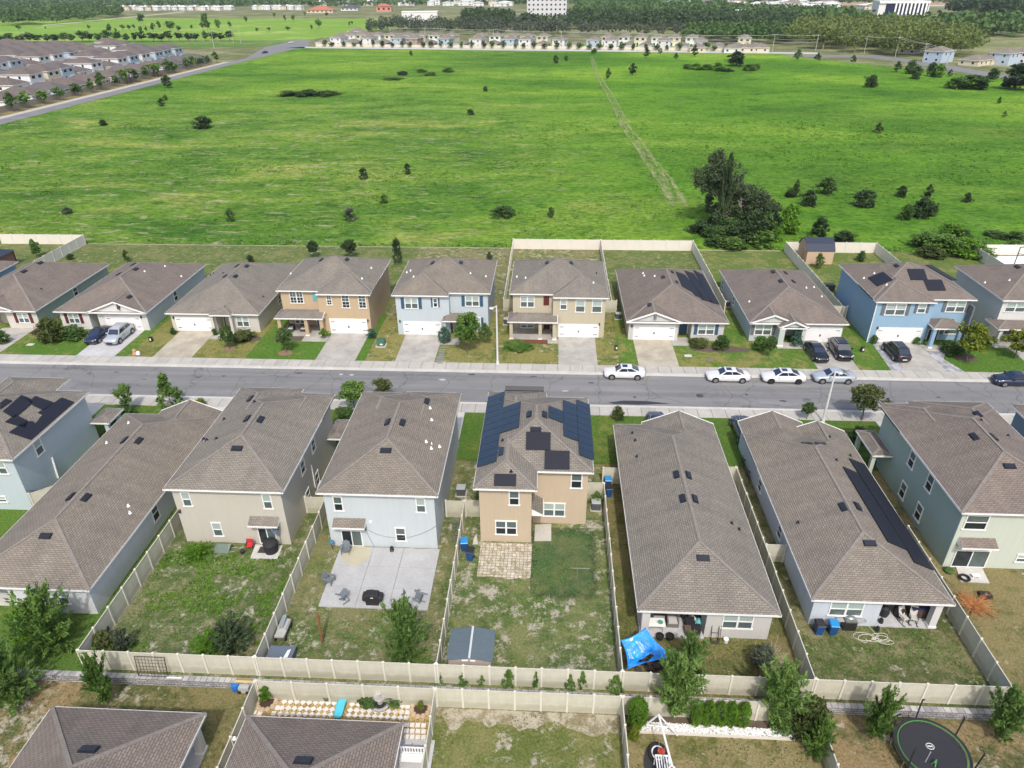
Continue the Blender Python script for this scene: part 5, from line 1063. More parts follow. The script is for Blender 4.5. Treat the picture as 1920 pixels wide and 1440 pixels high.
# ---- near plants: (px, base, top, width, kind, leaf, label, var, z, name)
NP = [(536, 661, 615, 30, 'round', 'dark', 'small round-headed tree on the lawn of the orange-tan house', 0, .1, 'tree'), (430, 654, 612, 24, 'round', 'dark', 'small round-headed tree on the lawn of the low cream house', 1, .1, 'tree'), (877, 661, 588, 50, 'round', 'mid', 'large full tree in front of the pale blue house', 2, .1, 'tree'),
 (910, 643, 606, 30, 'oak', 'mid', 'leafy shrub with pale flowers right of the large tree', 1, .1, 'shrub'), (834, 642, 613, 21, 'cypress', 'blue', 'blue-green clipped shrub by the front walk of the pale blue house', 0, .1, 'shrub'), (697, 634, 617, 19, 'bush', 'blue', 'round blue-green ball shrub at the corner of the orange-tan house', 0, .1, 'shrub'),
 (98, 640, 597, 42, 'bush', 'olive', 'tall pale-flecked shrub between the two low left-hand houses', 1, .1, 'shrub'), (135, 632, 614, 60, 'bush', 'dark', 'dark spreading shrub under the maroon-shuttered window', 3, .1, 'shrub'), (8, 643, 620, 22, 'bush', 'dark', 'dark bush at the left edge by the red mulch', 2, .1, 'shrub'),
 (1352, 654, 630, 34, 'bush', 'dark', 'spiky dark shrub right of the low light-grey house window', 1, .1, 'shrub'), (1310, 647, 637, 40, 'bush', 'olive', 'low brown-green shrub bed under the blue shutters', 2, .1, 'shrub'), (1441, 671, 632, 22, 'round', 'dark', 'small ball-headed tree on the lawn of the grey-green house', 3, .1, 'tree'),
 (1424, 655, 631, 32, 'bush', 'mid', 'mid green shrub in front of the grey-green house window', 0, .1, 'shrub'), (1492, 648, 614, 26, 'cone', 'blue', 'conical blue-green shrub beside the arched entry', 1, .1, 'shrub'), (1812, 676, 609, 60, 'airy', 'yellow', 'spreading yellow-green tree in front of the bright blue house', 1, .1, 'tree'), (1902, 672, 619, 50, 'airy', 'yellow', 'yellow-green tree cut by the right edge', 2, .1, 'tree'),
 (1785, 662, 645, 46, 'bush', 'dark', 'low dark planting at the foot of the yellow-green tree', 3, .1, 'shrub'), (1637, 644, 628, 12, 'bush', 'mid', 'potted shrub left of the white garage door of the bright blue house', 0, .1, 'shrub'), (1718, 645, 632, 14, 'bush', 'mid', 'potted shrub right of the white garage door of the bright blue house', 1, .1, 'shrub'),
 (608, 635, 616, 20, 'oak', 'bright', 'bright small plant by the porch steps of the orange-tan house', 2, .1, 'shrub'), (404, 628, 616, 12, 'bush', 'dark', 'small dark bush right of the cream house garage', 1, .1, 'shrub'), (326, 626, 614, 12, 'bush', 'dark', 'small dark bush left of the cream house garage', 2, .1, 'shrub'), (455, 636, 620, 50, 'bush', 'olive', 'brownish planting bed under the cream house window', 0, .1, 'shrub'), (970, 652, 644, 50, 'bush', 'mid', 'low green edging plants below the khaki house porch', 1, .1, 'shrub'),
 (242, 772, 722, 34, 'airy', 'mid', 'young light green tree at the street, left of the taller dark one', 0, .1, 'tree'), (322, 768, 700, 50, 'cone', 'mid', 'tall leaning conifer-like tree at the near kerb', 3, .1, 'tree'), (378, 762, 747, 18, 'bush', 'yellow', 'small yellow-green shrub beside the left driveway', 2, .1, 'shrub'),
 (665, 764, 717, 44, 'round', 'mid', 'full green street tree between the beige and the ice-blue roofs', 1, .1, 'tree'), (720, 752, 710, 38, 'airy', 'olive', 'open yellowish street tree behind the ice-blue house roof', 3, .1, 'tree'), (1158, 787, 762, 24, 'bush', 'olive', 'small spiky palm-like shrub left of the long low roof', 3, .1, 'shrub'),
 (1512, 786, 756, 24, 'round', 'dark', 'small ball-headed tree left of the leaning lamp post', 2, .1, 'tree'), (1615, 788, 722, 66, 'airy', 'olive', 'wide yellow-green street tree right of the lamp post', 3, .1, 'tree'), (225, 785, 765, 60, 'bush', 'dark', 'dark hedge beside the teal house porch', 0, .1, 'shrub'), (650, 780, 765, 40, 'bush', 'dark', 'dark hedge beside the beige house porch', 1, .1, 'shrub'), (1608, 825, 800, 34, 'bush', 'dark', 'dark hedge beside the mint green house porch', 2, .1, 'shrub'),
 (100, 1212, 1112, 108, 'featherb', 'mid', 'big loose green shrub at the left edge near the low house', 0, 0, 'shrub'), (60, 1200, 1146, 70, 'featherb', 'bright', 'lower light green shrub left of the big loose one', 1, 0, 'shrub'), (33, 1318, 1210, 96, 'featherb', 'feather', 'very large feathery bush at the lower left edge', 2, LOW, 'shrub'),
 (203, 1320, 1236, 54, 'feather', 'mid', 'small open tree with a pale trunk behind the bottom left roof', 0, LOW, 'tree'), (763, 1238, 1130, 92, 'featherb', 'feather', 'large feathery fine-leaved shrub beyond the concrete patio', 1, 0, 'tree'), (438, 1222, 1166, 74, 'featherb', 'sage', 'dark twiggy bush in front of the tan fence', 3, 0, 'shrub'),
 (398, 1218, 1192, 70, 'featherb', 'bright', 'low bright green ground-cover mound left of the dark twiggy bush', 0, 0, 'shrub'), (236, 1222, 1180, 40, 'oak', 'grey', 'bare grey-green shrub in the fence corner', 0, 0, 'shrub'), (194, 1218, 1190, 46, 'bush', 'olive', 'palm-like spiky shrub in the fence corner', 1, 0, 'shrub'), (373, 1040, 1026, 56, 'featherb', 'bright', 'low leafy green vine patch against the beige wall', 2, 0, 'shrub'),
 (1118, 947, 922, 24, 'oak', 'mid', 'leafy plant right of the tan house by the fence', 3, 0, 'shrub'), (1262, 1346, 1232, 96, 'feather', 'feather', 'tall feathery tree covering the double fence, left one', 1, LOW, 'tree'), (1288, 1262, 1192, 66, 'featherb', 'feather', 'green shrub right of the blue canopy', 2, 0, 'shrub'), (1450, 1358, 1254, 96, 'feather', 'feather', 'tall feathery tree covering the double fence, right one', 3, LOW, 'tree'),
 (1425, 1252, 1212, 52, 'bush', 'grey', 'grey-green scrubby shrub on the lawn beside the bare branches', 3, 0, 'shrub'), (1193, 1362, 1307, 34, 'cypress', 'bright', 'single clipped egg-shaped cypress by the white swing set', 1, LOW, 'shrub'), (1187, 1388, 1362, 20, 'bush', 'yellow', 'small yellow-green shrub below the egg-shaped cypress', 3, LOW, 'shrub'),
 (1505, 1380, 1308, 64, 'bush', 'olive', 'yellow-green leafy shrub at the right end of the gravel bed', 0, LOW, 'shrub'), (1530, 1418, 1352, 62, 'featherb', 'mid', 'dense green shrub lowest in the fence corner by the gravel bed', 3, LOW, 'shrub'), (1460, 1366, 1330, 44, 'bush', 'mid', 'mid green shrub at the trunk of the right feathery tree', 2, LOW, 'shrub'),
 (1634, 1386, 1298, 66, 'feather', 'mid', 'upright green tree left of the trampoline', 1, LOW, 'tree'), (1868, 1386, 1298, 76, 'feather', 'feather', 'green tree right of the trampoline', 2, LOW, 'tree'), (240, 1185, 1170, 1, 'bush', 'dark', None, 0, 0, 'shrub')]
for px, pb, pt, wd, kd, lf, lb, vr, z, nm in NP:
    if lb: tree(px, pb, pt, wd, kd, lf, lb, var=vr, z=z, name=nm)
for i, px in enumerate((1302, 1325, 1346, 1367, 1390)):
    tree(px, 1360+i*.5, 1312+i, 21, 'cypress', 'bright', ('first', 'second', 'third', 'fourth', 'fifth')[i]+' clipped cypress from the left in the row along the fence', name='cypress', cat='cypress', z=LOW, var=i % 3, group='row of clipped cypresses', trunk=False)
# weeds between the two fences
for i, (px, pb, pt, wd) in enumerate([(828, 1272, 1264, 10), (870, 1273, 1262, 24), (905, 1275, 1268, 22), (955, 1278, 1258, 36), (1005, 1280, 1262, 18), (1068, 1283, 1268, 22), (1090, 1284, 1262, 22), (1152, 1288, 1270, 30)]):
    g = P(px, pb, 0); tree(px, pb+20, pt-4, wd, 'oak', 'mid', ordn(i)+' weed clump from the left between the two parallel tan fences', name='weed', z=LOW, group='weeds between the fences', var=i % 4, trunk=False)
# bare branches, dead orange bush
def twig_plant(base, H, W, m, label, name, n=46, seed=1, r=.02):
    rs = random.Random(seed); b = MB()
    for i in range(n):
        a = rs.uniform(0, 6.28); t = rs.uniform(.25, 1); p = Vector((0, 0, .02)); q = Vector((math.cos(a)*W/2*t, math.sin(a)*W/2*t, H*rs.uniform(.35, 1)))
        mid = p.lerp(q, .5)+Vector((rs.uniform(-.1, .1), rs.uniform(-.1, .1), .08)); b.tube(p, mid, r, r*.7, 4); b.tube(mid, q, r*.7, r*.2, 4)
        for k in range(3):
            s_ = mid.lerp(q, rs.random()); b.tube(s_, s_+Vector((rs.uniform(-.3, .3)*W*.4, rs.uniform(-.3, .3)*W*.4, rs.uniform(.02, .25)*H)), r*.4, r*.15, 3)
    b.v = [(x+base[0], y+base[1], z+base[2]) for x, y, z in b.v]
    return tag(b.build(name, m, loc=base), label, 'dead bush' if name == 'dead_bush' else 'shrub')
twig_plant(P(*rJ(1350, 690)), 1.7, 3.0, flat('bare_wood', (.42, .36, .29), .9), 'bare pale branches of a leafless bush beside the grey-green shrub', 'dead_bush', seed=4)
twig_plant(P(*rK(1300, 300)), .7, 3.6, flat('dead_orange', (.45, .20, .07), .9, var=.2, vs=3), 'rust-orange dead bush lying on the dry lawn beyond the right fence', 'dead_bush', n=120, seed=9, r=.03)
# ================================================================ FAR AWAY
def forest(name, polys, n, h, w_, leaf, label, seed, size=1.0, per=70, z=0.):
    rs = np.random.RandomState(seed); Cs = []; Ss = []; V0 = []
    for poly in polys:
        pg = [P(*q)[:2] for q in poly]; xs_, ys_ = [p[0] for p in pg], [p[1] for p in pg]; cnt = 0; tries = 0
        while cnt < n//len(polys) and tries < n*30:
            tries += 1; x, y = rs.uniform(min(xs_), max(xs_)), rs.uniform(min(ys_), max(ys_)); c = False
            for i in range(len(pg)):
                (a, b_), (c_, d_) = pg[i], pg[(i+1) % len(pg)]
                if (b_ > y) != (d_ > y) and x < (c_-a)*(y-b_)/(d_-b_)+a: c = not c
            if not c: continue
            cnt += 1; H = h[0]+(h[1]-h[0])*rs.rand(); W = w_*(.7+.6*rs.rand())
            d = rs.normal(size=(per, 3)); d /= np.linalg.norm(d, axis=1)[:, None]; d[:, 2] = d[:, 2]*.8+.15
            Cs.append(np.array([x, y, H*.58])+d*np.array([W/2, W/2, H*.42])*(.7+.3*rs.rand(per, 1))); Ss.append(size*(.6+.8*rs.rand(per)))
    C = np.concatenate(Cs); C[:, 2] = np.maximum(C[:, 2], .3); V, Fq = leaves(C, np.concatenate(Ss), rs, elong=1.2)
    o = bpy.data.objects.new(name, fast_mesh(name, V, Fq, LM[leaf])); col.objects.link(o); return tag(o, label, 'woodland', kind='stuff')
forest('woodland', [[(870, 56), (1180, 56), (1500, 60), (1480, 44), (1180, 40), (1070, 40), (1060, 52), (960, 52), (950, 38), (880, 36)]], 420, (9, 16), 16, 'black', 'dark dense woodland behind the far row of houses', 1, 1.5, 110)
forest('woodland', [[(690, 66), (1000, 70), (1290, 75), (1290, 66), (1000, 58), (690, 52)]], 230, (9, 14), 7.5, 'grey', 'grey-green line of slender trees behind the far houses', 2, 1.1, 60)
forest('woodland', [[(1480, 88), (1600, 100), (1730, 110), (1830, 108), (1800, 80), (1650, 62), (1500, 62)]], 260, (10, 17), 15, 'woodlight', 'yellow-green wood of tall trees at the upper right', 3, 1.1, 170)
forest('woodland', [[(1280, 80), (1480, 84), (1500, 66), (1290, 62)]], 150, (8, 14), 13, 'dark', 'dark green wood right of the far houses', 4, 1.4, 70)
forest('woodland', [[(0, 50), (90, 48), (230, 36), (230, 26), (100, 22), (0, 26)]], 260, (10, 18), 16, 'dark', 'green wood at the upper left corner', 5, 2.0, 70)
forest('woodland', [[(1400, 44), (1600, 50), (1640, 62), (1740, 66), (1920, 72), (1920, 46), (1760, 54), (1640, 56), (1590, 36), (1380, 24)], [(1080, 30), (1400, 32), (1350, 16), (1090, 14)]], 700, (8, 16), 18, 'dark', 'scattered dark trees among the distant town', 6, 2.6, 34)
forest('woodland', [[(0, 12), (500, 13), (900, 10), (1400, 7), (1920, 6), (1920, 1), (0, 1)]], 900, (6, 11), 34, 'dark', 'hazy distant tree belt along the horizon', 7, 5, 22)
forest('woodland', [[(1780, 28), (1920, 40), (1920, 14), (1860, 12)]], 160, (14, 24), 26, 'black', 'dark wooded rise at the upper right edge', 8, 3.0, 60)
sheet('far_field', [P(1120, 56)[:2], P(1900, 128)[:2], P(1920, 95)[:2], P(1920, 66)[:2], P(1750, 62)[:2], P(1300, 50)[:2]], .03, lawn('dull_marsh_green', (.09, .12, .035), (.17, .16, .08), (.3, .28, .2), .1, .5, .05))
sheet('bare_ground', [P(1560, 10)[:2], P(1820, 12)[:2], P(1780, 3)[:2], P(1540, 4)[:2]], .03, flat('bare_orange_soil', (.38, .27, .15), 1, var=.2, vs=.02))
sheet('motorway', [P(1740, 12)[:2], P(1850, 11)[:2], P(1850, 9.2)[:2], P(1740, 10)[:2]], .06, flat('far_pale_road', (.45, .45, .44), .9))
sheet('road', [P(1740, 36)[:2], P(1850, 42)[:2], P(1850, 38)[:2], P(1740, 33)[:2]], .06, flat('far_pale_road', (.45, .45, .44), .9))
sheet('path', [P(80, 49)[:2], P(225, 35)[:2], P(345, 23)[:2], P(345, 21.5)[:2], P(225, 33.5)[:2], P(80, 47)[:2]], .08, flat('sandy_path', (.42, .38, .28), 1, var=.1, vs=.05))
# roads left and far
sheet('road', [(-195, 30.6), (-187.4, 30.6), (-187.4, 480), (-195, 480)], .05, ASPH)
sheet('sidewalk', [(-198.8, 30.6), (-195.05, 30.6), (-195.05, 455), (-198.8, 455)], .06, WALK)
sheet('verge', [(-204.3, 30.6), (-198.85, 30.6), (-198.85, 455), (-204.3, 455)], .05, lawn('verge_dry', (.08, .09, .03), (.16, .12, .05), (.3, .25, .18), .2, .3))
sheet('road', [(-195, 480.1), (-187.3, 480.1), (-181, 552), (-185, 580), (-203, 640), (-214, 640), (-214, 566)], .05, ASPH)
dx, dy = 1, -.1813
def fr(u, v): # along the far row: u metres from its left end, v metres behind the kerb
    L_ = math.hypot(1, .1813); return (-128+(u+v*.1813)/L_, 546.4+(-u*.1813+v)/L_)
sheet('road', [fr(-70, 1.5), fr(300, 1.5), fr(300, 10), fr(-62, 10)], .05, flat('far_pale_road', (.45, .45, .44), .9))
sheet('sidewalk', [fr(-60, 10.1), fr(300, 10.1), fr(300, 13), fr(-60, 13)], .06, flat('far_sidewalk', (.55, .53, .47), .9))
RR = [P(*gD(0, 207))[:2], P(*gD(640, 212))[:2], P(*gD(960, 250))[:2], P(*gD(1300, 312))[:2], P(*gD(1760, 388))[:2], P(*gD(2400, 480))[:2], P(*gD(2400, 440))[:2], P(*gD(1760, 350))[:2], P(*gD(1400, 290))[:2], P(*gD(1060, 235))[:2], P(*gD(700, 188))[:2], P(*gD(0, 190))[:2]]
sheet('road', RR, .055, ASPH)
sheet('field', [fr(-40, 33), fr(265, 33), fr(265, 75), fr(-30, 85)], .04, MEADOW)
FARW = flat('far_wall_cream', (.62, .57, .47), .8, var=.05, vs=.1)
b = MB(); b.mesh([(*fr(-52, 14.8), 0), (*fr(262, 14.8), 0), (*fr(262, 15.1), 0), (*fr(-52, 15.1), 0), (*fr(-52, 14.8), 2), (*fr(262, 14.8), 2), (*fr(262, 15.1), 2), (*fr(-52, 15.1), 2)], [(0, 3, 2, 1), (4, 5, 6, 7), (0, 1, 5, 4), (1, 2, 6, 5), (2, 3, 7, 6), (3, 0, 4, 7)])
tag(b.build('boundary_wall', FARW, loc=(*fr(-52, 15), 0)), 'long cream boundary wall in front of the far row of houses', 'wall')
b = MB(); b.box(-204.8, -204.4, 150, 452, 0, 2.2); tag(b.build('boundary_wall', flat('far_wall_tan', (.30, .265, .22), .85, var=.1, vs=.2), loc=(-204.6, 150, 0)), 'long tan boundary wall beside the left road', 'wall')
# ---- house templates for the far estates
def far_house(label, wallm, roofm, two=True, wd=9.5, dp=15, group=None, back=True):
    E_ = 5.8 if two else 2.9
    rt = empty('house', (0, 0, 0), label, 'house', group)
    b = MB(); b.box(-wd/2+.4, wd/2-.4, -dp/2+.4, dp/2-.4, 0, E_-.02); b.build('wall', wallm, rt)
    F_, rl, _ = roof_faces(-wd/2, wd/2, -dp/2, dp/2, E_, .42); r = MB()
    for pts, uv in F_: r.face(pts, 0, uv)
    r.face([(-wd/2, -dp/2, E_-.01), (-wd/2, dp/2, E_-.01), (wd/2, dp/2, E_-.01), (wd/2, -dp/2, E_-.01)], 1); r.build('roof', [roofm, SOFFIT], rt)
    def wn(x0, x1, z0, z1, y, s, nm='window', m=None):
        q = MB(); q.box(x0, x1, y, y+s*.06, z0, z1); f = q.build(nm, TRIM, rt)
        if nm == 'window': ORG[f.name] = np.zeros(3); q = MB(); q.box(x0+.1, x1-.1, y+s*.06, y+s*.08, z0+.1, z1-.1); q.build('pane', GLASS, f)
    yb = -dp/2+.4
    for x in (-wd*.28, wd*.22):
        if two: wn(x-.6, x+.6, 3.9, 5.2, yb, -1)
        wn(x-.7, x+.7, .9, 2.2, yb, -1)
    yfr = dp/2-.4
    q = MB(); q.box(-wd/2+.8, -wd/2+5.4, yfr, yfr+.08, 0, 2.3); q.build('garage_door', GARAGE, rt)
    q = MB(); q.box(wd/2-3.2, wd/2-2.2, yfr, yfr+.06, 0, 2.1); q.build('front_door', DBLK, rt)
    if two: wn(-wd*.3, -wd*.08, 3.7, 5.2, yfr, 1); wn(wd*.12, wd*.34, 3.7, 5.2, yfr, 1)
    else: wn(wd*.02, wd*.16, .9, 2.2, yfr, 1)
    for yy in (-dp*.2, dp*.15):
        for s in (-1, 1):
            x = s*(wd/2-.4); q = MB(); q.box(x, x+s*.06, yy-.5, yy+.5, (3.8 if two else 1), (5.0 if two else 2.1)); q.build('window', GLASS, rt)
    q = MB(); q.box(-wd/2-.04, wd/2+.04, -dp/2-.04, -dp/2, E_-.2, E_); q.box(-wd/2-.04, wd/2+.04, dp/2, dp/2+.04, E_-.2, E_); q.box(-wd/2-.04, -wd/2, -dp/2, dp/2, E_-.2, E_); q.box(wd/2, wd/2+.04, -dp/2, dp/2, E_-.2, E_); q.build('fascia', TRIM, rt)
    return rt
SHF = shingle('shingles_far_tan', (.24, .215, .18)); SHM = shingle('shingles_far_mauve', (.155, .13, .12))
W1 = flat('far_stucco_white', (.66, .66, .65), .85); W2 = flat('far_stucco_blue', (.40, .48, .57), .85); W3 = flat('far_stucco_cream', (.60, .53, .40), .85); W4 = flat('far_stucco_brown', (.36, .27, .22), .85)
TPL = {}
def far_copy(key, x, y, rz, label, group, mk):
    if key not in TPL:
        TPL[key] = mk(); o = TPL[key]; note_kids()
    else: o = copy_tree(TPL[key])
    o.location = (x, y, 0); o.rotation_euler.z = rz; o['label'] = label; o['group'] = group; return o
ra = math.atan2(-.1813, 1)
rr_ = random.Random(11)
GF = 'far row of houses beyond the green field'
for k in range(26):
    two = [1, 0, 1, 0, 1, 1, 0, 1, 0, 1, 0, 1, 1, 0, 1, 0, 1, 1, 0, 0, 1, 0, 1, 0, 0, 0][k]; wm = rr_.choice([('w', W1, 'white'), ('b', W2, 'pale blue'), ('c', W3, 'cream'), ('w', W1, 'white')]) if k != 5 else ('n', W4, 'brown')
    x, y = fr(-38+k*12.0, 26+(0 if two else -3)); lab = f'{"two-storey" if two else "low"} {wm[2]} house, {ordn(k)} from the left in the far row behind the cream wall'
    far_copy(f'r{two}{wm[0]}', x, y, ra, lab, GF, lambda: far_house(lab, wm[1], SHF, bool(two), 9.4, 15 if two else 17, GF))
for k in range(25):
    if rr_.random() < .3: continue
    x, y = fr(-32+k*12.0, 58); lab = ordn(k)+' slot from the left in the second far row, a house mostly showing its roof'
    far_copy('s'+str(k % 2), x, y, ra+math.pi, lab, GF, lambda: far_house(lab, [W3, W1][k % 2], SHF, True, 9.4, 14, GF))
# left estate
EST=0
GL = 'houses of the brown-roofed estate beyond the left road'
def vis(x, y, z=3, mg=30):
    v = CM @ np.array([x, y, z-CH]); return v[2] > 0 and -mg < 960+CF*v[0]/v[2] < 1950
rows = [(-216, 250, 462, 15.2, -math.pi/2, 0), (-247, 250, 486, 13, math.pi/2, 1), (-268, 320, 512, 14, -math.pi/2, 2), (-300, 340, 535, 13, math.pi/2, 1), (-320, 380, 548, 15, -math.pi/2, 2), (-352, 420, 560, 13, math.pi/2, 0), (-372, 450, 572, 14, -math.pi/2, 0), (-404, 470, 580, 14, math.pi/2, 0), (-424, 500, 588, 14, -math.pi/2, 0)]
desc = {('w', 0): 'low white', ('b', 0): 'low pale blue', ('c', 0): 'low cream', ('w', 1): 'two-storey white', ('b', 1): 'two-storey pale blue', ('c', 1): 'two-storey cream'}
for ri, (x, y0, y1, st, rz, md) in enumerate(rows):
    y = y0; cnt_ = 0
    while y < y1:
        if vis(x, y):
            two = 0 if md == 0 else (rr_.random() < (.75 if md == 1 else .35)); wm = rr_.choice([('w', W1), ('b', W2), ('c', W3), ('w', W1)])
            lab = f'{desc[(wm[0], int(two))]} house, {ordn(cnt_)} in view along the {ordn(ri)} row of the left estate'; cnt_ += 1
            o = far_copy(f'L{int(two)}{wm[0]}', x+rr_.uniform(-1, 1), y, -rz, lab, GL, lambda: far_house(lab, wm[1], SHM if wm[0] != 'b' else shingle('shingles_far_grey', (.135, .125, .125)), bool(two), 12.4 if not two else 10.8, 18 if not two else 15, GL))
        y += st
sheet('estate_street', [(-236, 235), (-229, 235), (-229, 470), (-236, 470)], .05, ASPH); sheet('estate_street', [(-288, 300), (-281, 300), (-281, 500), (-288, 500)], .05, ASPH); sheet('estate_street', [(-340, 340), (-333, 340), (-333, 530), (-340, 530)], .05, ASPH)
# left-middle group and the right-hand cluster of houses
GM = 'far corner houses near the road junction'
for _k, (px, py, two, c, rz) in enumerate(((612, 86, 0, W3, .1), (636, 83, 0, W3, .1), (660, 80, 1, W1, .1), (682, 78, 1, W3, .1), (640, 74, 0, W3, .1), (670, 72, 1, W1, .1))):
    x, y, _ = P(px, py); lab = ordn(_k)+' pale house with a tan roof in the cluster at the far road junction'
    far_copy(f'm{two}{c.name}', x, y, ra+rz, lab, GM, lambda: far_house(lab, c, SHF, bool(two), 12, 15, GM))
for (px, py, two, c, rz, lab) in ((1308, 97, 0, W3, ra, 'low cream house left of the gap in the far row'), (1372, 98, 0, W1, ra, 'low white house with a tan roof right of the gap in the far row'), (1400, 97, 0, W3, ra, 'low cream house beside the white one right of the gap'), (1425, 97, 0, W3, ra, 'low cream house at the right end of the far row'),
        (1757, 116, 1, W2, -.9, 'two-storey blue and white house among trees by the right road'), (1825, 122, 0, W3, -.9, 'low cream house with parked cars by the right road'), (1850, 119, 0, W3, -.9, 'low cream house behind the one by the right road'), (1880, 120, 1, W2, -.9, 'two-storey slate blue house at the right edge'), (1915, 118, 1, W1, -.9, 'two-storey white house at the extreme right edge'), (1705, 100, 0, W1, -.6, 'small white house half hidden by the yellow-green wood')):
    x, y, _ = P(px, py); far_copy(f'q{two}{c.name}', x, y, rz, lab, 'houses at the far right', lambda: far_house(lab, c, SHF, bool(two), 11, 14, 'x'))
# street trees
GT = 'young street trees in front of the far cream wall'
for k in range(40):
    x, y = fr(-45+k*7.6+rr_.uniform(-1.5, 1.5), 14.0); plant((x, y, 0), rr_.uniform(3.2, 5.2), rr_.uniform(2.5, 4.5), 'farr', rr_.choice(['olive', 'mid', 'dark']), 'small street tree in front of the far cream wall', 'street_tree', 'tree', GT, k % 3)['label'] = ordn(k)+' street tree from the left in front of the far cream wall'
GT2 = 'dark street trees along the tan wall by the left road'
for k in range(22):
    y = 238+k*10.2+rr_.uniform(-2, 2)
    if vis(-202, y): plant((-202, y, 0), rr_.uniform(4.5, 7), rr_.uniform(3.5, 5), 'farr', rr_.choice(['dark', 'dark', 'mid']), 'dark street tree along the tan wall by the left road', 'street_tree', 'tree', GT2, k % 3)['label'] = ordn(k)+' dark street tree, counting away from the camera, along the tan wall'
GT3 = 'trees behind the left estate'
for k in range(27):
    px = 5+k*16.5+rr_.uniform(-3, 3); x, y, _ = P(px, 80-k*.12); plant((x, y, 0), rr_.uniform(5, 8), rr_.uniform(6, 10), 'farr', rr_.choice(['dark', 'black']), 'dark tree in the row behind the left estate', 'tree', 'tree', GT3, k % 3)['label'] = ordn(k)+' tree from the left in the row behind the left estate'
GT4 = 'scattered trees on the far left meadow'
for _i, (px, pb, pt, wd) in enumerate(sorted([(205, 62, 48, 10), (207, 58, 45, 8), (218, 62, 53, 5), (231, 57, 46, 8), (243, 57, 47, 6), (252, 56, 46, 6), (265, 62, 49, 8), (275, 60, 50, 6), (288, 60, 44, 12), (300, 57, 40, 9), (320, 58, 40, 18), (335, 60, 48, 10), (360, 56, 47, 4), (381, 56, 42, 8), (391, 64, 24, 14), (410, 58, 37, 12), (432, 54, 41, 9), (462, 44, 31, 6), (482, 60, 52, 6), (505, 58, 51, 8), (540, 58, 50, 8), (598, 53, 36, 12), (535, 41, 28, 5), (551, 41, 28, 7), (515, 34, 24, 7), (572, 32, 22, 5), (613, 31, 23, 8), (585, 58, 47, 5), (655, 50, 40, 4), (265, 46, 25, 14), (167, 55, 47, 6), (86, 55, 50, 3), (660, 46, 40, 5), (36, 58, 46, 9)])):
    tree(px, pb, pt, wd, 'farr', rr_.choice(['dark', 'mid', 'dark']), ordn(_i)+' tree from the left scattered on the far left meadow', group=GT4, var=(px % 3), cat='tree')
for i, px in enumerate((232, 240, 246, 290, 297, 283)):
    pb = 158-(px-232)*.24
    x, y, _ = P(px, pb); H = 6.5; rt = empty('palm_tree', (x, y, 0), ordn(i)+' short palm in the cluster beside the left road', 'palm', 'palms beside the left road')
    b = MB(); b.tube((x, y, 0), (x, y, H*.75), .22, .17, 7); b.build('trunk', BARK, rt)
    rs = np.random.RandomState(i); n = 420; th = rs.rand(n)*6.28; t = rs.rand(n); C = np.stack([np.cos(th)*t*2.3, np.sin(th)*t*2.3, H*.78+.9*np.sin(t*2.6)-.2], 1); V, Fq = leaves(C, .3+.2*rs.rand(n), rs); o = bpy.data.objects.new('crown', fast_mesh('crown', V, Fq, LM['mid'])); col.objects.link(o); o.parent = rt
# poles and wires
POLE = flat('pole_wood_pale', (.40, .38, .34), .8)
def pole(px, pb, pt, label, arms=1, group='power poles along the far road', r=.22, z=0):
    g = P(px, pb, z); H = PY(px, pt, g[1])[2]; rt = empty('power_pole', g, label, 'power pole', group); b = MB(); b.tube((g[0], g[1], z), (g[0], g[1], H), r, r*.6, 8); b.build('post', POLE, rt)
    for k in range(arms):
        b = MB(); b.box(g[0]-1.6, g[0]+1.6, g[1]-.1, g[1]+.1, H-.8-k*1.5, H-.6-k*1.5); b.build('crossarm', POLE, rt)
    return (g[0], g[1], H)
PT = [pole(x, b_, t_, ordn(i)+' tall power pole from the left behind the far row of houses') for i, (x, b_, t_) in enumerate(((733, 80, 50), (798, 84, 51), (926, 89, 54), (1052, 92, 58), (1178, 92, 60), (1304, 97, 64), (1397, 98, 64), (1447, 103, 63), (1529, 96, 64)))]
PT2 = [pole(x, b_, t_, ordn(i)+' power pole from the left in the crowd before the yellow-green wood', 2, 'power poles before the yellow-green wood') for i, (x, b_, t_) in enumerate(((1513, 88, 58), (1543, 92, 57), (1555, 91, 60), (1570, 86, 60), (1584, 98, 63), (1602, 98, 65), (1620, 100, 66), (1678, 107, 68), (1730, 114, 80), (1775, 122, 92)))]
PT3 = [pole(x, b_, t_, ordn(i)+' thin white mast from the left at the upper left', 0, 'white masts at the upper left', .3) for i, (x, b_, t_) in enumerate(((116, 12, 0), (248, 20, 0), (357, 10, 0), (367, 11, 0), (411, 10, 0), (456, 8, 0), (490, 6, 0)))]
for x, b_, t_ in ((402, 91, 58), (438, 82, 48), (452, 82, 52), (146, 66, 52), (292, 66, 45)): pole(x, b_, t_, {402: 'slim pale pole left of the road end of the left estate', 438: 'tall slim pale pole near the road end of the left estate', 452: 'slim pale pole nearest the road end of the left estate', 146: 'short slim pole on the dark meadow behind the left estate', 292: 'slim pole among the meadow trees behind the left estate'}[x], 0, 'slim poles behind the left estate')
WIRE = flat('wire', (.34, .34, .33), .5)
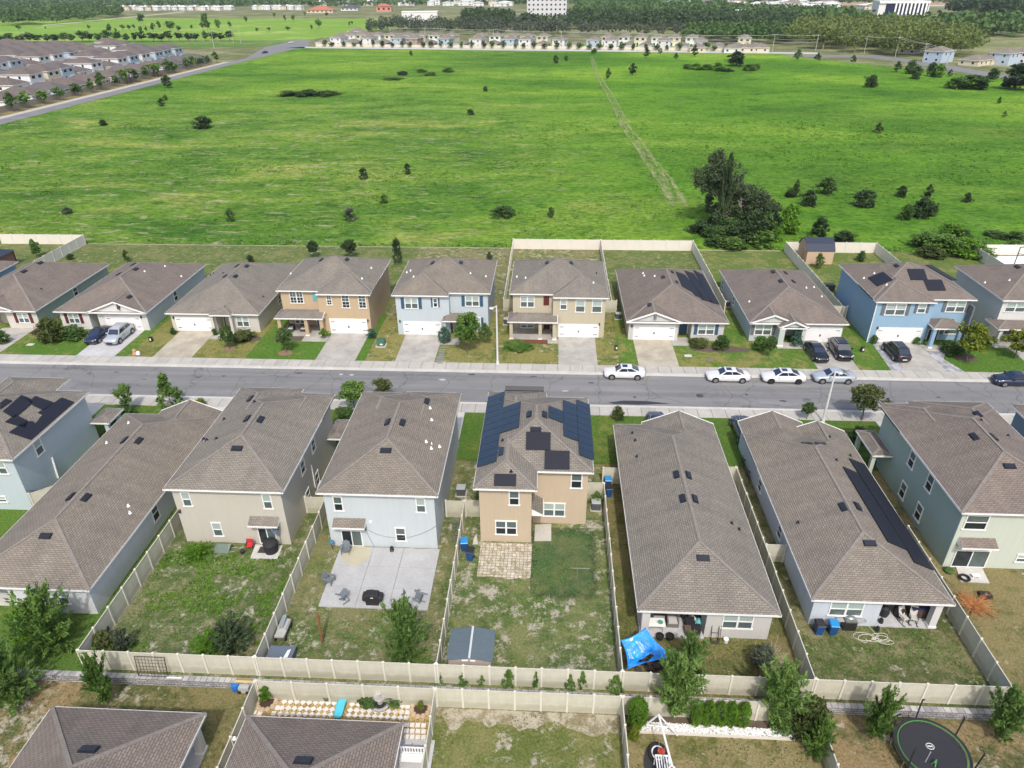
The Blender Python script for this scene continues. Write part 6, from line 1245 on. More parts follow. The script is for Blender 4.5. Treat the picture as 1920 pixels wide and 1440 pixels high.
def wires(pts, nm, offs):
    for q0, q1 in zip(pts, pts[1:]):
        b = MB()
        _wn = globals().setdefault('WN', [0]); _wn[0] += 1; nm_ = nm+', span '+['nearest the left', 'next to it', 'third', 'fourth', 'fifth', 'sixth', 'seventh', 'eighth', 'last'][(_wn[0]-1) % 8 if 'far row' in nm else (_wn[0]) % 9]
        for ox, oz in offs:
            seg = [Vector((q0[0]+(q1[0]-q0[0])*t+ox, q0[1]+(q1[1]-q0[1])*t, q0[2]+(q1[2]-q0[2])*t+oz-.5*4*t*(1-t))) for t in [i/6 for i in range(7)]]; b.path(seg, .09, 3)
        tag(b.build('power_line', WIRE, loc=q0), nm_, 'power line', 'power lines above the far houses')
wires(PT, 'sagging power lines above the far row of houses', ((-1.4, -.5), (1.4, -.5), (0, -3.0), (0, -4.6)))
wires(PT2, 'sagging power lines before the yellow-green wood', ((-1.4, -.6), (1.4, -.6)))
# ---- distant buildings
def building(px, pb, wpx, pt, dp, m, label, rz=0., name='building', rows_=2, cols=8, roofm=None, stripes=False, win=True):
    g = P(px, pb); H = PY(px, pt, g[1])[2]; W = wpx*depth(g)/CF; rt = empty(name, g, label, 'building')
    b = MB(); b.box(-W/2, W/2, 0, dp, 0, H); o = b.build('wall', m); o.parent = rt
    if roofm:
        F_, _, _ = roof_faces(-W/2-1, W/2+1, -1, dp+1, H, .35); r = MB()
        for pts, uv in F_: r.face(pts, 0, uv)
        o = r.build('roof', roofm); o.parent = rt
    else: b = MB(); b.box(-W/2-.3, W/2+.3, -.3, dp+.3, H, H+.8); o = b.build('roof', TRIM); o.parent = rt
    if stripes:
        b = MB(); b.box(-W/2+W*.14, W/2-1.5, -.4, 0, H*.18, H*.9); o = b.build('window', flat('navy_glass', (.015, .02, .06), .15)); o.parent = rt
        for i in range(9):
            x = -W/2+W*.32+i*W*.075; b = MB(); b.box(x, x+W*.034, -1.2, -.4, H*.16, H*.92); o = b.build('fin', WHITE); o.parent = rt
        b = MB(); b.box(-W/2, W/2, -1.3, -.4, H*.9, H*.985); o = b.build('parapet', WHITE); o.parent = rt
    elif win:
        for i in range(cols):
            for j in range(rows_):
                x = -W/2+W*(i+.3)/cols; z = H*(j+.35)/rows_; b = MB(); b.box(x, x+W*.4/cols, -.15, 0, z, z+H*.4/rows_); o = b.build('window', GLASS); o.parent = rt
    rt.rotation_euler.z = rz; return rt
building(1690, 34, 88, 3, 30, W1, 'big modern white building with navy glass and slanting white fins', -.12, stripes=True)
building(1025, 31, 74, -4, 30, flat('hospital_grey', (.55, .55, .56), .8), 'white hospital-like block with rows of small windows', 0, rows_=4, cols=9)
building(788, 49, 66, 23, 20, W1, 'white flat-roofed hall with a tall right end beside the tree line', .1, rows_=1, cols=5, win=False)
ORR = flat('red_orange_roof', (.42, .14, .08), .8, var=.1, vs=.1); DKR = flat('dark_slate_roof', (.08, .08, .10), .8)
building(600, 24, 48, 19, 28, W3, 'cream building with a wide orange-red hipped roof', .1, roofm=ORR, cols=6, rows_=1); building(720, 22, 28, 12, 20, flat('salmon_wall', (.55, .24, .18), .8), 'salmon-red building with a red roof', .1, roofm=ORR, cols=3, rows_=1)
building(655, 20, 32, 15, 24, W1, 'house-like building with a dark grey roof left of the salmon one', 0, roofm=DKR, cols=4, rows_=1); building(1577, 34, 34, 25, 25, flat('brick_wall', (.34, .17, .11), .85), 'low brick building left of the big white one', 0, cols=6, rows_=1)
building(1405, 33, 46, 20, 24, W1, 'white low block among the dark trees', .1, cols=6, rows_=1)
for i, (x0, x1, y) in enumerate(((25, 135, 18), (190, 345, 19), (345, 440, 19), (480, 570, 18))):
    n = int((x1-x0)/7)
    for k in range(n):
        g = P(x0+(x1-x0)*k/n, y+rr_.uniform(-.8, .8)); lab = 'tiny pale building in the hazy estate along the horizon'
        far_copy('z'+str(k % 3), g[0], g[1], rr_.uniform(-.2, .2), lab, 'tiny buildings on the horizon', lambda: far_house(lab, [W1, W3, W1][k % 3], [W1, SHF, flat('pale_roof', (.5, .5, .5), .8)][k % 3], True, 11, 13, 'tiny buildings on the horizon'))
for k in range(90):
    px, py = rr_.choice([(rr_.uniform(1180, 1640), rr_.uniform(7, 24)), (rr_.uniform(600, 960), rr_.uniform(6, 12)), (rr_.uniform(1300, 1560), rr_.uniform(8, 20))]); g = P(px, py); lab = 'small pale building in the distant town'
    far_copy('z'+str(k % 3), g[0], g[1], rr_.uniform(-.3, .3), lab, 'distant town buildings', lambda: None).scale = (rr_.uniform(1.2, 3.5), rr_.uniform(1, 2), rr_.uniform(.8, 1.5))
# ================================================================ CARS
TYRE = flat('tyre_rubber', (.015, .015, .016), .8); RIM = flat('alloy_rim', (.35, .35, .36), .35, .7); LAMPG = flat('headlight_glass', (.6, .62, .64), .1, coat=.6); TAIL = flat('tail_lamp_red', (.25, .015, .015), .25, coat=.5)
CARGL = flat('car_glass', (.015, .025, .05), .05, coat=.8)
def carpaint(n, c): return flat('car_paint_'+n, c, .3, .25, coat=.9)
def car(x, y, ang, kind, paint, label, L=4.85, W=1.84, z=0., group=None, sunroof=False, darkrims=False):
    rt = empty('parked_car', (0, 0, 0), label, 'car', group)
    suv = kind == 'suv'; H = 1.72 if suv else 1.44
    # lower body: stations nose to tail (t, half width, sill, shoulder height, hood crown height)
    st = [(0, .62, .34, .58, .60), (.02, .80, .24, .70, .74), (.07, .92, .20, .78, .84), (.2, .97, .19, .86, .95), (.29, .99, .19, .92, 1.0), (.45, 1.0, .19, .93, .98), (.65, 1.0, .19, .95, .99), (.8, .985, .20, .97, 1.02), (.93, .93, .24, .95, 1.02), (.985, .82, .32, .88, .95), (1., .7, .42, .74, .8)]
    if suv: st = [(t, w_*1.0, s*1.25, h*1.13, c*1.15) for t, w_, s, h, c in st]
    b = MB(); rings = []
    for t, w_, s, h, c in st:
        X = -L/2+t*L; w2 = w_*W/2; rings.append([(X, -w2*.9, s), (X, -w2, s+.18), (X, -w2, (s+h)/2), (X, -w2*.97, h-.05), (X, -w2*.86, h+.02), (X, -w2*.45, c), (X, 0, c+.015), (X, w2*.45, c), (X, w2*.86, h+.02), (X, w2*.97, h-.05), (X, w2, (s+h)/2), (X, w2, s+.18), (X, w2*.9, s)])
    n = len(rings[0]); vs = [p for r in rings for p in r]; fs = [(k*n+i+1, k*n+i, (k+1)*n+i, (k+1)*n+i+1) for k in range(len(rings)-1) for i in range(n-1)]
    fs += [(k*n, k*n+n-1, (k+1)*n+n-1, (k+1)*n) for k in range(len(rings)-1)]; fs += [tuple(range(n)), tuple(range(len(rings)*n-1, (len(rings)-1)*n-1, -1))]
    b.mesh(vs, fs); b.build('body', paint, rt, smooth=True)
    zb = .96 if not suv else 1.09; wb = W/2*.86; wt = W/2*(.66 if not suv else .72)
    xs = [-L/2+L*q for q in ((.27, .41, .66, .86) if not suv else (.25, .36, .80, .955))]
    base = [(xs[0], wb*.92), (xs[3], wb*.86)]; top = [(xs[1], wt), (xs[2], wt*.97)]
    A = [(xs[0], -wb*.93, zb), (xs[3], -wb*.88, zb+.03), (xs[3], wb*.88, zb+.03), (xs[0], wb*.93, zb)]; T = [(xs[1], -wt, H-.04), (xs[2], -wt*.97, H-.05), (xs[2], wt*.97, H-.05), (xs[1], wt, H-.04)]
    b = MB(); b.mesh(A+T, [(0, 1, 5, 4), (2, 3, 7, 6), (3, 0, 4, 7), (1, 2, 6, 5)]); 
    mid = (xs[1]+xs[2])/2; b.mesh([T[0], T[1], T[2], T[3], (xs[1]+.25, -wt*.8, H), (xs[2]-.2, -wt*.8, H), (xs[2]-.2, wt*.8, H), (xs[1]+.25, wt*.8, H)], [(0, 1, 5, 4), (2, 3, 7, 6), (3, 0, 4, 7), (1, 2, 6, 5), (4, 5, 6, 7)])
    b.build('cabin', paint, rt)
    def lerp(a, c, t): return tuple(a[i]+(c[i]-a[i])*t for i in range(3))
    def glass(q, nm, i0=.07, i1=.93, j0=.12, j1=.88, off=.012):
        p = lambda u, v: Vector(lerp(lerp(q[0], q[1], u), lerp(q[3], q[2], u), v)); nn = (p(1, 0)-p(0, 0)).cross(p(0, 1)-p(0, 0)).normalized(); c = Vector((0, 0, (zb+H)/2)); cc = p(.5, .5)-Vector(((xs[1]+xs[2])/2, 0, (zb+H)/2-.3))
        if nn.dot(cc) < 0: nn = -nn
        g = MB(); g.slab([p(i0, j0)+nn*.002, p(i1, j0)+nn*.002, p(i1, j1)+nn*.002, p(i0, j1)+nn*.002], nn, off); g.build(nm, CARGL, rt)
    glass((A[3], A[0], T[0], T[3]), 'windscreen', .06, .94, .03, .95); glass((A[1], A[2], T[2], T[1]), 'rear_window', .08, .92, .1, .93)
    for s0, s1, t0, t1 in ((A[0], A[1], T[0], T[1]), (A[3], A[2], T[3], T[2])):
        glass((s0, s1, t1, t0), 'side_window', .09 if not suv else .05, .50, .10, .9); glass((s0, s1, t1, t0), 'side_window', .535, .90, .10, .9)
    for fx in (.185, .805):
        for s in (-1, 1):
            X = -L/2+fx*L; r = .34 if not suv else .38; yy = s*(W/2-.10)
            k = MB(); k.tube((X, s*(W/2-.02), r+.02), (X, s*(W/2+.006), r+.02), r+.07, n=16); k.build('wheel_arch', BLACK, rt)
            t = MB(); t.tube((X, yy, r), (X, s*(W/2+.03), r), r, n=18); wh = t.build('wheel', TYRE, rt); ORG[wh.name] = np.zeros(3)
            k = MB(); k.tube((X, s*(W/2+.028), r), (X, s*(W/2+.04), r), r*.68, n=12)
            k.build('rim', BLACK if darkrims else RIM, wh)
    for s in (-1, 1):
        k = MB(); k.slab([(-L/2+.03, s*W*.26, .58*H/1.44), (-L/2+.30, s*W*.44, .64*H/1.44), (-L/2+.34, s*W*.43, .76*H/1.44), (-L/2+.09, s*W*.24, .70*H/1.44)], (-1, s*.6, .5), .05); k.build('headlight', LAMPG, rt)
        k = MB(); k.box(L/2-.11, L/2-.02, s*W*.25, s*W*.42, .72*H/1.44, .86*H/1.44); k.build('tail_light', TAIL, rt)
        k = MB(); k.box(xs[0]+.30, xs[0]+.48, s*(W/2-.02), s*(W/2+.17), zb-.02, zb+.13); k.build('wing_mirror', paint, rt)
    k = MB(); k.box(-L/2-.01, -L/2+.06, -W*.22, W*.22, .36, .52); k.build('grille', BLACK, rt)
    k = MB(); k.box(L/2-.04, L/2+.012, -.26, .26, .52, .64); k.build('number_plate', WHITE, rt)
    if sunroof: k = MB(); k.box(xs[1]+.15, xs[1]+.75, -wt*.55, wt*.55, H+.001, H+.012); k.build('sunroof', CARGL, rt)
    if suv:
        for s in (-1, 1): k = MB(); k.beam((xs[1]+.2, s*wt*.86, H+.03), (xs[2]-.2, s*wt*.86, H+.03), .05, .05); k.build('roof_rail', METAL, rt)
    rt.location = (x, y, z); rt.rotation_euler.z = ang; return rt
PW = carpaint('white', (.78, .78, .78)); PS = carpaint('silver', (.42, .46, .50)); PG = carpaint('silver_grey', (.38, .42, .47)); PK = carpaint('black', (.012, .013, .018)); PN = carpaint('navy', (.015, .025, .06)); PC = carpaint('charcoal', (.05, .055, .07))
def street_car(px0, px1, py, *a, **k):
    a0, a1 = P(px0, py), P(px1, py); yc = (a0[1]+a1[1])/2+.95; return car((a0[0]+a1[0])/2+.05, yc, 0, *a, **k)
street_car(1133, 1208, 713, 'sedan', PW, 'white saloon with sunroof parked at the far kerb, leftmost and apart from the others', sunroof=True, group='cars parked along the far kerb')
street_car(1325, 1407, 719, 'sedan', PW, 'white saloon second from the left at the far kerb, with bright alloy wheels', sunroof=True, group='cars parked along the far kerb', L=5.0)
street_car(1430, 1511, 721, 'sedan', PW, 'white saloon with black wheels, just left of the silver one', sunroof=True, group='cars parked along the far kerb', darkrims=True, L=5.0)
street_car(1526, 1604, 721, 'sedan', PS, 'silver saloon parked at the far kerb under the leaning lamp post', group='cars parked along the far kerb', L=4.7)
street_car(1866, 1950, 727, 'sedan', PN, 'dark blue car parked at the far kerb, cut by the right edge', group='cars parked along the far kerb', L=4.9)
DZ = .125
car(*P(187, 636)[:2], math.pi/2+.0, 'sedan', PN, 'dark navy hatchback on the driveway of the low white house, beside the silver vehicle', z=DZ, L=4.4)
car(*P(226, 636)[:2], math.pi/2+.0, 'suv', PS, 'silver people carrier nose to the street on the driveway of the low white house', z=DZ, L=4.9, W=1.95)
car(*P(1529, 668)[:2], math.pi/2+.03, 'sedan', PK, 'black saloon on the driveway beside the conical shrub', z=DZ, L=4.8)
car(*P(1573, 665)[:2], math.pi/2+.0, 'suv', PK, 'black tall off-roader right of the black saloon', z=DZ, L=4.8, W=1.95)
car(*P(1678, 668)[:2], -math.pi/2+.02, 'suv', PK, 'black crossover parked nose-in on the flagstone-edged driveway', z=DZ, L=4.7, W=1.9)
g = P(1228, 790); car(g[0], 62.6, -math.pi/2, 'sedan', PN, 'dark blue car half hidden behind the long low roof', z=DZ-.03, L=4.4)
g = P(1390, 790); car(g[0]-.4, 61.6, -math.pi/2, 'suv', PN, 'dark blue pickup-like vehicle behind the right low roof, near the kerb', z=DZ-.03, L=5.2, W=2.0)
g = P(1893, 795); car(g[0]+.3, 61.6, -math.pi/2, 'sedan', PK, 'black car hidden between the mint and slate blue houses', z=DZ-.03)
g = P(870, 487); car(g[0]+.2, 100.6, .05, 'sedan', PS, 'silver car behind the roof of the pale blue house', z=.1, L=4.6)
car(*P(497, 100)[:2], 1.2, 'sedan', PK, 'dark car driving on the far left road', z=.06); car(*P(546, 81)[:2], 1.1, 'sedan', PW, 'white car on the far road junction', z=.06)
# ================================================================ STREET FURNITURE
LPM = flat('lamp_post_white', (.62, .62, .60), .5)
def lamp_post(base, top, label, arm):
    rt = empty('street_lamp', base, label, 'street lamp'); b = MB(); b.tube(base, top, .13, .08, 10); b.build('post', LPM, rt)
    b = MB(); b.tube((base[0], base[1], base[2]), (base[0], base[1], base[2]+.35), .22, .18, 10); b.build('base', LPM, rt)
    t = Vector(top); q = t+Vector(arm); b = MB(); b.tube(t-Vector((0, 0, .1)), q, .05, .04, 6); b.build('arm', LPM, rt)
    b = MB(); b.lathe([(.05, .12), (.26, .08), (.30, -.02), (.2, -.1), (.03, -.12)][::-1], q, 12); b.build('lamp_head', flat('lamp_head', (.5, .5, .5), .4), rt)
g = P(933, 682, .1); tp = PY(931, 573, g[1]); lamp_post(g, (g[0], g[1], tp[2]), 'white street lamp on the far pavement left of the khaki house', (-.6, 0, -.35))
g = P(1543, 790, .1); tp = PY(1580, 688, g[1]); lamp_post(g, (g[0], g[1], 6.2), 'tall white street lamp on the near pavement, crossing the silver car', (.5, 0, -.2))
g = P(1312, 742); b = MB(); b.prism(ellipse(g[0], g[1], .42, .42), .008, .02); tag(b.build('manhole_cover', flat('cast_iron', (.06, .06, .065), .6), loc=g), 'round dark manhole cover in the street between the white cars and the low roof', 'manhole cover')
def utility_box(g, label):
    rt = empty('utility_box', g, label, 'utility box'); b = MB(); b.box(g[0]-.65, g[0]+.65, g[1]-.6, g[1]+.6, g[2], g[2]+.1); b.build('concrete_pad', CONC, rt)
    b = MB(); b.mesh([(g[0]-.5, g[1]-.45, g[2]+.1), (g[0]+.5, g[1]-.45, g[2]+.1), (g[0]+.5, g[1]+.45, g[2]+.1), (g[0]-.5, g[1]+.45, g[2]+.1), (g[0]-.5, g[1]-.3, g[2]+.95), (g[0]+.5, g[1]-.3, g[2]+.95), (g[0]+.5, g[1]+.45, g[2]+.95), (g[0]-.5, g[1]+.45, g[2]+.95)], [(0, 3, 2, 1), (4, 5, 6, 7), (0, 1, 5, 4), (1, 2, 6, 5), (2, 3, 7, 6), (3, 0, 4, 7)]); b.build('cabinet', flat('utility_green', (.05, .13, .09), .5), rt)
    b = MB(); b.box(g[0]-.05, g[0]+.3, g[1]-.47, g[1]-.455, g[2]+.3, g[2]+.5); b.build('notice', WHITE, rt)
utility_box(P(715, 648, .1), 'green transformer box on the lawn between the orange-tan and pale blue houses')
def blob(px, py, z, label, name, cat, m, h=.5, r=.25, kind='bag'):
    g = P(px, py, z); b = MB(); prof = [(r*.8, 0), (r, h*.3), (r*.9, h*.6), (r*.45, h*.85), (r*.15, h)] if kind == 'bag' else [(r*.85, 0), (r, h), (r*.85, h), (r*.75, h*.75)]
    b.lathe(prof, g, 12); return tag(b.build(name, m, loc=g, smooth=False), label, cat)
for px, py, lb in ((284, 640, 'small black and white utility marker on the lawn right of the silver vehicle'), (1155, 656, 'small black marker post on the lawn right of the khaki house'), (1616, 659, 'small black marker on the lawn left of the bright blue house drive')):
    g = P(px, py, .1); rt = empty('utility_marker', g, lb, 'marker'); b = MB(); b.box(g[0]-.18, g[0]+.18, g[1]-.2, g[1]+.2, g[2], g[2]+.62); b.build('post', BLACK, rt); b = MB(); b.box(g[0]-.05, g[0]+.12, g[1]-.22, g[1]-.2, g[2]+.2, g[2]+.5); b.build('label_plate', WHITE, rt)
g = P(254, 666, .1); rt = empty('garden_statue', g, 'small orange and white ornament on the verge by the pavement', 'ornament'); b = MB(); b.lathe([(.3, 0), (.35, .2), (.2, .5), (.25, .7), (.1, .9)], g, 10); b.build('figure', flat('terracotta', (.42, .24, .15), .8), rt); b = MB(); b.lathe([(.1, 0), (.26, .12), (.22, .45), (.05, .6)], (g[0]+.42, g[1], g[2]), 10); b.build('pot', WHITE, rt)
for px, py in ((57, 646), (1290, 667)): b = MB(); g = P(px, py, .1); b.box(g[0]-.45, g[0]+.45, g[1]-.3, g[1]+.3, .09, .12); tag(b.build('utility_cover', CONC, loc=g), 'pale rectangular utility cover in the grass of the '+('left-hand lawn' if px < 500 else 'lawn beside the tan driveway'), 'utility cover')
g = P(1330, 675, .1); b = MB(); b.lathe([(.45, 0), (.42, .06), (.2, .05)], g, 14); tag(b.build('utility_cover', flat('rusty_ring', (.18, .14, .11), .9), loc=g), 'round rusty cover in the lawn between the tan drive and white cars', 'utility cover')
b = MB()
for k in range(8): x, y, _ = P(*zB(1400-k*3, 925+k*17), .1); b.box(x-.4, x+.4, y-.14, y+.14, .1, .125)
tag(b.build('stepping_stones', flat('slate_stone', (.20, .22, .23), .8, var=.1), loc=P(*zB(1390, 980), .1)), 'row of grey stepping slabs beside the right driveway of the pale blue house', 'paving')
for cx, cy, rx, ry, z, mm in ((*P(535, 663)[:2], .9, .8, .1, 'brown_mulch'), (*P(431, 655)[:2], .7, .6, .1, 'brown_mulch'), (*P(40, 622)[:2], 3.0, 1.0, .1, 'red_mulch'), (*P(455, 636)[:2], 2.6, 1.1, .1, 'dark_mulch'), (*P(1350, 656)[:2], 3.8, .9, .1, 'dark_mulch'), (*P(545, 635)[:2], 2.2, .9, .1, 'dark_mulch'), (*P(1810, 672)[:2], 1.3, 1.1, .1, 'dark_mulch')):
    sheet('mulch_bed', ellipse(cx, cy, rx, ry, 26, .08, 3), z, flat(mm, {'brown_mulch': (.22, .14, .09), 'red_mulch': (.22, .06, .035), 'dark_mulch': (.10, .075, .055)}[mm], 1, var=.3, vs=5), .05)
# ================================================================ YARD THINGS
PLK = flat('black_cover_cloth', (.018, .018, .022), .75, var=.2, vs=4)
BINB = flat('bin_blue', (.012, .07, .22), .45); BINL = flat('bin_lid_bright_blue', (.02, .22, .50), .4); BIND = flat('bin_lid_black', (.02, .02, .025), .5)
def bin_(px, py, z, label, lid, ang=0):
    g = P(px, py, z); rt = empty('wheelie_bin', (0, 0, 0), label, 'wheelie bin')
    b = MB(); q = [(-.26, -.28), (.26, -.28), (.26, .28), (-.26, .28)]; b.mesh([(x*.85, y*.85, .06) for x, y in q]+[(x*1.1, y*1.15, .98) for x, y in q], [(3, 2, 1, 0), (0, 1, 5, 4), (1, 2, 6, 5), (2, 3, 7, 6), (3, 0, 4, 7)]); b.box(-.31, .31, -.345, .345, .93, 1.0); b.build('body', BINB, rt)
    b = MB(); b.mesh([(-.32, -.37, 1.0), (.32, -.37, 1.0), (.32, .36, 1.0), (-.32, .36, 1.0), (-.28, -.32, 1.05), (.28, -.32, 1.05), (.28, .34, 1.12), (-.28, .34, 1.12)], [(4, 5, 6, 7), (0, 1, 5, 4), (1, 2, 6, 5), (2, 3, 7, 6), (3, 0, 4, 7)]); b.build('lid', lid, rt)
    b = MB(); b.tube((-.28, .42, 1.0), (.28, .42, 1.0), .025, n=6); b.build('handle', BLACK, rt)
    for s in (-1, 1): b = MB(); b.tube((s*.24, .27, .12), (s*.31, .27, .12), .12, n=10); b.build('wheel', TYRE, rt)
    rt.location = g; rt.rotation_euler.z = ang
bin_(871, 1031, 0, 'blue bin with a bright blue lid beside the tan house wall', BINL, .1); bin_(882, 1049, 0, 'blue bin with a black lid in front of the bright-lidded one', BIND, -.15)
bin_(1139, 914, 0, 'bright-lidded blue bin behind the short fence left of the long low roof', BINL, .05); bin_(1141, 930, 0, 'darker blue bin below the bright-lidded one, left of the long low roof', BIND, .1)
bin_(1533, 1187, 0, 'blue bin with a black lid under the window of the right low house', BIND, .05); bin_(1559, 1187, 0, 'blue bin with a blue lid right of the black-lidded one under the window', BINL, -.05)
def ac_unit(px, py, label, z=0.):
    g = P(px, py, z); rt = empty('air_conditioner', g, label, 'air conditioner'); x, y, _ = g
    b = MB(); b.box(x-.5, x+.5, y-.5, y+.5, z, z+.08); b.build('concrete_pad', CONC, rt); b = MB(); b.box(x-.4, x+.4, y-.4, y+.4, z+.08, z+.82)
    for i in range(9): b.box(x-.41, x+.41, y-.41, y+.41, z+.14+i*.07, z+.16+i*.07, 1)
    b.build('casing', [flat('ac_grey', (.05, .055, .06), .5), flat('ac_louvre', (.13, .135, .14), .5)], rt)
    b = MB(); b.lathe([(.36, .0), (.36, .03), (.25, .05), (.1, .06)], (x, y, z+.82), 16); b.box(x-.41, x+.41, y-.41, y+.41, z+.80, z+.825); b.build('fan_grille', flat('ac_top', (.5, .52, .52), .4, .3), rt)
ac_unit(865, 926, 'air conditioner on a pad between the ice-blue and tan houses'); ac_unit(1117, 953, 'air conditioner right of the tan house by the fence'); ac_unit(1159, 597, 'air conditioner beside the low light-grey house, left side', .09); ac_unit(950, 607, 'air conditioner left of the khaki house', .09); ac_unit(1361, 574, 'air conditioner left of the grey-green low house', .09)
def grill(px, py, label, W_=1.5, rnd_=False, ang=0.):
    g = P(px, py); rt = empty('covered_grill', (0, 0, 0), label, 'barbecue')
    if rnd_: b = MB(); b.lathe([(.55, .03), (.58, .5), (.62, .95), (.52, 1.12), (.3, 1.2), (.05, 1.22)], n=14)
    else:
        b = MB(); s = [(-W_/2, .55, .95), (-W_/2+.22, .5, 1.0), (-W_/2+.24, .05, 1.12), (-.1, .05, 1.2), (W_/2-.30, .05, 1.12), (W_/2-.28, .5, .98), (W_/2, .55, .93)]
        vs = []; n = len(s)
        for d in (-.32, -.25, .25, .32):
            k = 1 if abs(d) < .3 else .88
            for x, z0, z1 in s: vs += [(x, d, z0), (x, d, z1*k)]
        m_ = 2*n; fs = []
        for r in range(3):
            for i in range(n-1): a = r*m_+2*i; fs += [(a+1, a+3, a+m_+3, a+m_+1), (a, a+m_, a+m_+2, a+2)]
        for i in range(n-1): a = 2*i; fs += [(a, a+2, a+3, a+1)]; a = 3*m_+2*i; fs += [(a, a+1, a+3, a+2)]
        for r in range(3): a = r*m_; fs += [(a, a+1, a+m_+1, a+m_)]; a = r*m_+m_-2; fs += [(a, a+m_, a+m_+1, a+1)]
        b.mesh(vs, fs)
    b.build('cover', PLK, rt); b = MB(); b.box(-.1, .1, -.335, -.325, .85, .92); b.build('logo_patch', WHITE, rt)
    for x in (-.4, .4): k = MB(); k.tube((x, -.2, .06), (x, -.14, .06), .07, n=8); k.build('wheel', TYRE, rt)
    rt.location = g; rt.rotation_euler.z = ang
# concrete patio of the ice-blue house
b = MB()
xa, xb = -16.95, -8.6; xsn = [-16.95, -14.15, -11.6, -8.6]; ysn = [36.88, 38.9, 41.2, 43.4]
for i in range(3):
    for j in range(3): b.box(xsn[i]+.012, xsn[i+1]-.012, ysn[j]+.012, ysn[j+1]-.012, .01, .1)
struct(b, 'patio', concrete('patio_concrete', (.385, .39, .39), .07))
sheet('patio_stain', ellipse(*P(*rL(600, 560))[:2], 1.1, 1.2, 20, .2, 5), .104, flat('stain_yellow', (.40, .38, .28), .95, var=.08, vs=1))
grill(510, 1034, 'round grill under a black cover on the small pad by the beige house', rnd_=True); grill(701, 1131, 'wide barbecue under a black cover near the front edge of the concrete patio', 1.5)
b = MB(); q = [P(*rB(*p))[:2] for p in ((738, 1393), (935, 1397), (975, 1300), (775, 1293))]; b.prism(q, .01, .09); struct(b, 'door_pad', CONC)
ADK = flat('grey_resin', (.14, .16, .18), .6)
def adirondack(px, py, ang, label, tip=None):
    rt = empty('garden_chair', (0, 0, 0), label, 'garden chair', 'grey slatted garden chairs on the concrete patio')
    b = MB()
    for i in range(5): b.box(-.27, .27, -.28+i*.115, -.18+i*.115, .34-i*.025, .36-i*.025)
    b.build('seat', ADK, rt); b = MB()
    for i in range(5):
        x = -.24+i*.12; h = .62-.05*abs(i-2)
        b.mesh([(x-.05, .28, .26), (x+.05, .28, .26), (x+.06, .28+h*.42, .26+h), (x-.06, .28+h*.42, .26+h), (x-.05, .31, .26), (x+.05, .31, .26), (x+.06, .31+h*.42, .26+h), (x-.06, .31+h*.42, .26+h)], [(0, 1, 2, 3), (7, 6, 5, 4), (0, 4, 5, 1), (1, 5, 6, 2), (2, 6, 7, 3), (3, 7, 4, 0)])
    b.build('backrest', ADK, rt)
    for s in (-1, 1):
        b = MB(); b.box(s*.27-(.03 if s > 0 else .13)+.0, s*.27+(.13 if s > 0 else .03), -.34, .42, .53, .56); b.build('armrest', ADK, rt)
        b = MB(); b.box(s*.31-.02, s*.31+.02, -.32, -.22, 0, .53); b.build('leg', ADK, rt); b = MB(); b.beam((s*.31, .1, .3), (s*.31, .55, 0), .04, .09); b.build('leg', ADK, rt)
    rt.location = P(px, py, .1); rt.rotation_euler = (tip[0] if tip else 0, tip[1] if tip else 0, ang)
    if tip: rt.location.z += .3
adirondack(649, 1036, 0.1, 'grey slatted chair by the sliding door, facing the patio'); adirondack(619, 1092, 1.35, 'grey slatted chair on the left edge of the concrete patio'); adirondack(638, 1131, 2.3, 'grey slatted chair tipped over near the front left corner of the patio', (1.3, 0)); adirondack(790, 1121, -2.1, 'grey slatted chair at the right of the patio, tipped sideways', (0, 1.0))
def small_lathe(px, py, z, prof, m, name, cat, label, n=12): g = P(px, py, z); b = MB(); b.lathe(prof, g, n); return tag(b.build(name, m, loc=g), label, cat)
small_lathe(735, 1033, .1, [(.16, 0), (.18, .12), (.1, .2), (.17, .3), (.15, .42)], BLACK, 'hose_reel', 'hose reel', 'small black hose reel on the patio against the ice-blue wall')
small_lathe(455, 1037, 0, [(.16, 0), (.2, .2), (.2, .26)], BLACK, 'flower_pot', 'flower pot', 'small black pot on the grass left of the red chair')
g = P(624, 1030); rt = empty('garden_sprayer', g, 'blue garden tool on a thin stake left of the sliding door', 'garden tool'); b = MB(); b.tube(g, (g[0], g[1], .7), .025, n=6); b.build('stake', BLACK, rt); b = MB(); b.lathe([(.05, 0), (.22, .08), (.2, .22), (.05, .3)], (g[0], g[1], .65), 10); b.build('head', flat('tool_blue', (.04, .16, .28), .5), rt)
# red folding chair
g = P(470, 1030); rt = empty('folding_chair', g, 'red folding chair beside the covered round grill', 'chair'); x, y, _ = g; RED = flat('red_cloth', (.55, .02, .03), .7)
b = MB(); b.box(x-.22, x+.22, y-.2, y+.22, .42, .46); b.build('seat', RED, rt); b = MB(); b.box(x-.26, x+.26, y+.22, y+.26, .5, .95); b.build('backrest', RED, rt)
for sx in (-1, 1):
    b = MB(); b.beam((x+sx*.27, y-.25, 0), (x+sx*.27, y+.24, .95), .03, .03); b.build('leg', BLACK, rt); b = MB(); b.beam((x+sx*.27, y+.28, 0), (x+sx*.27, y-.22, .45), .03, .03); b.build('leg', BLACK, rt)
b = MB(); b.box(x-.3, x-.22, y-.25, y+.25, .6, .64); b.build('armrest', BLACK, rt)
g = P(487, 1035); b = MB(); b.box(g[0]-.1, g[0]+.9, g[1]-.2, g[1]+.5, .09, .13); tag(b.build('door_mat', flat('mat_dark', (.04, .04, .045), .95), loc=g), 'dark mat on the small pad behind the round grill', 'mat')
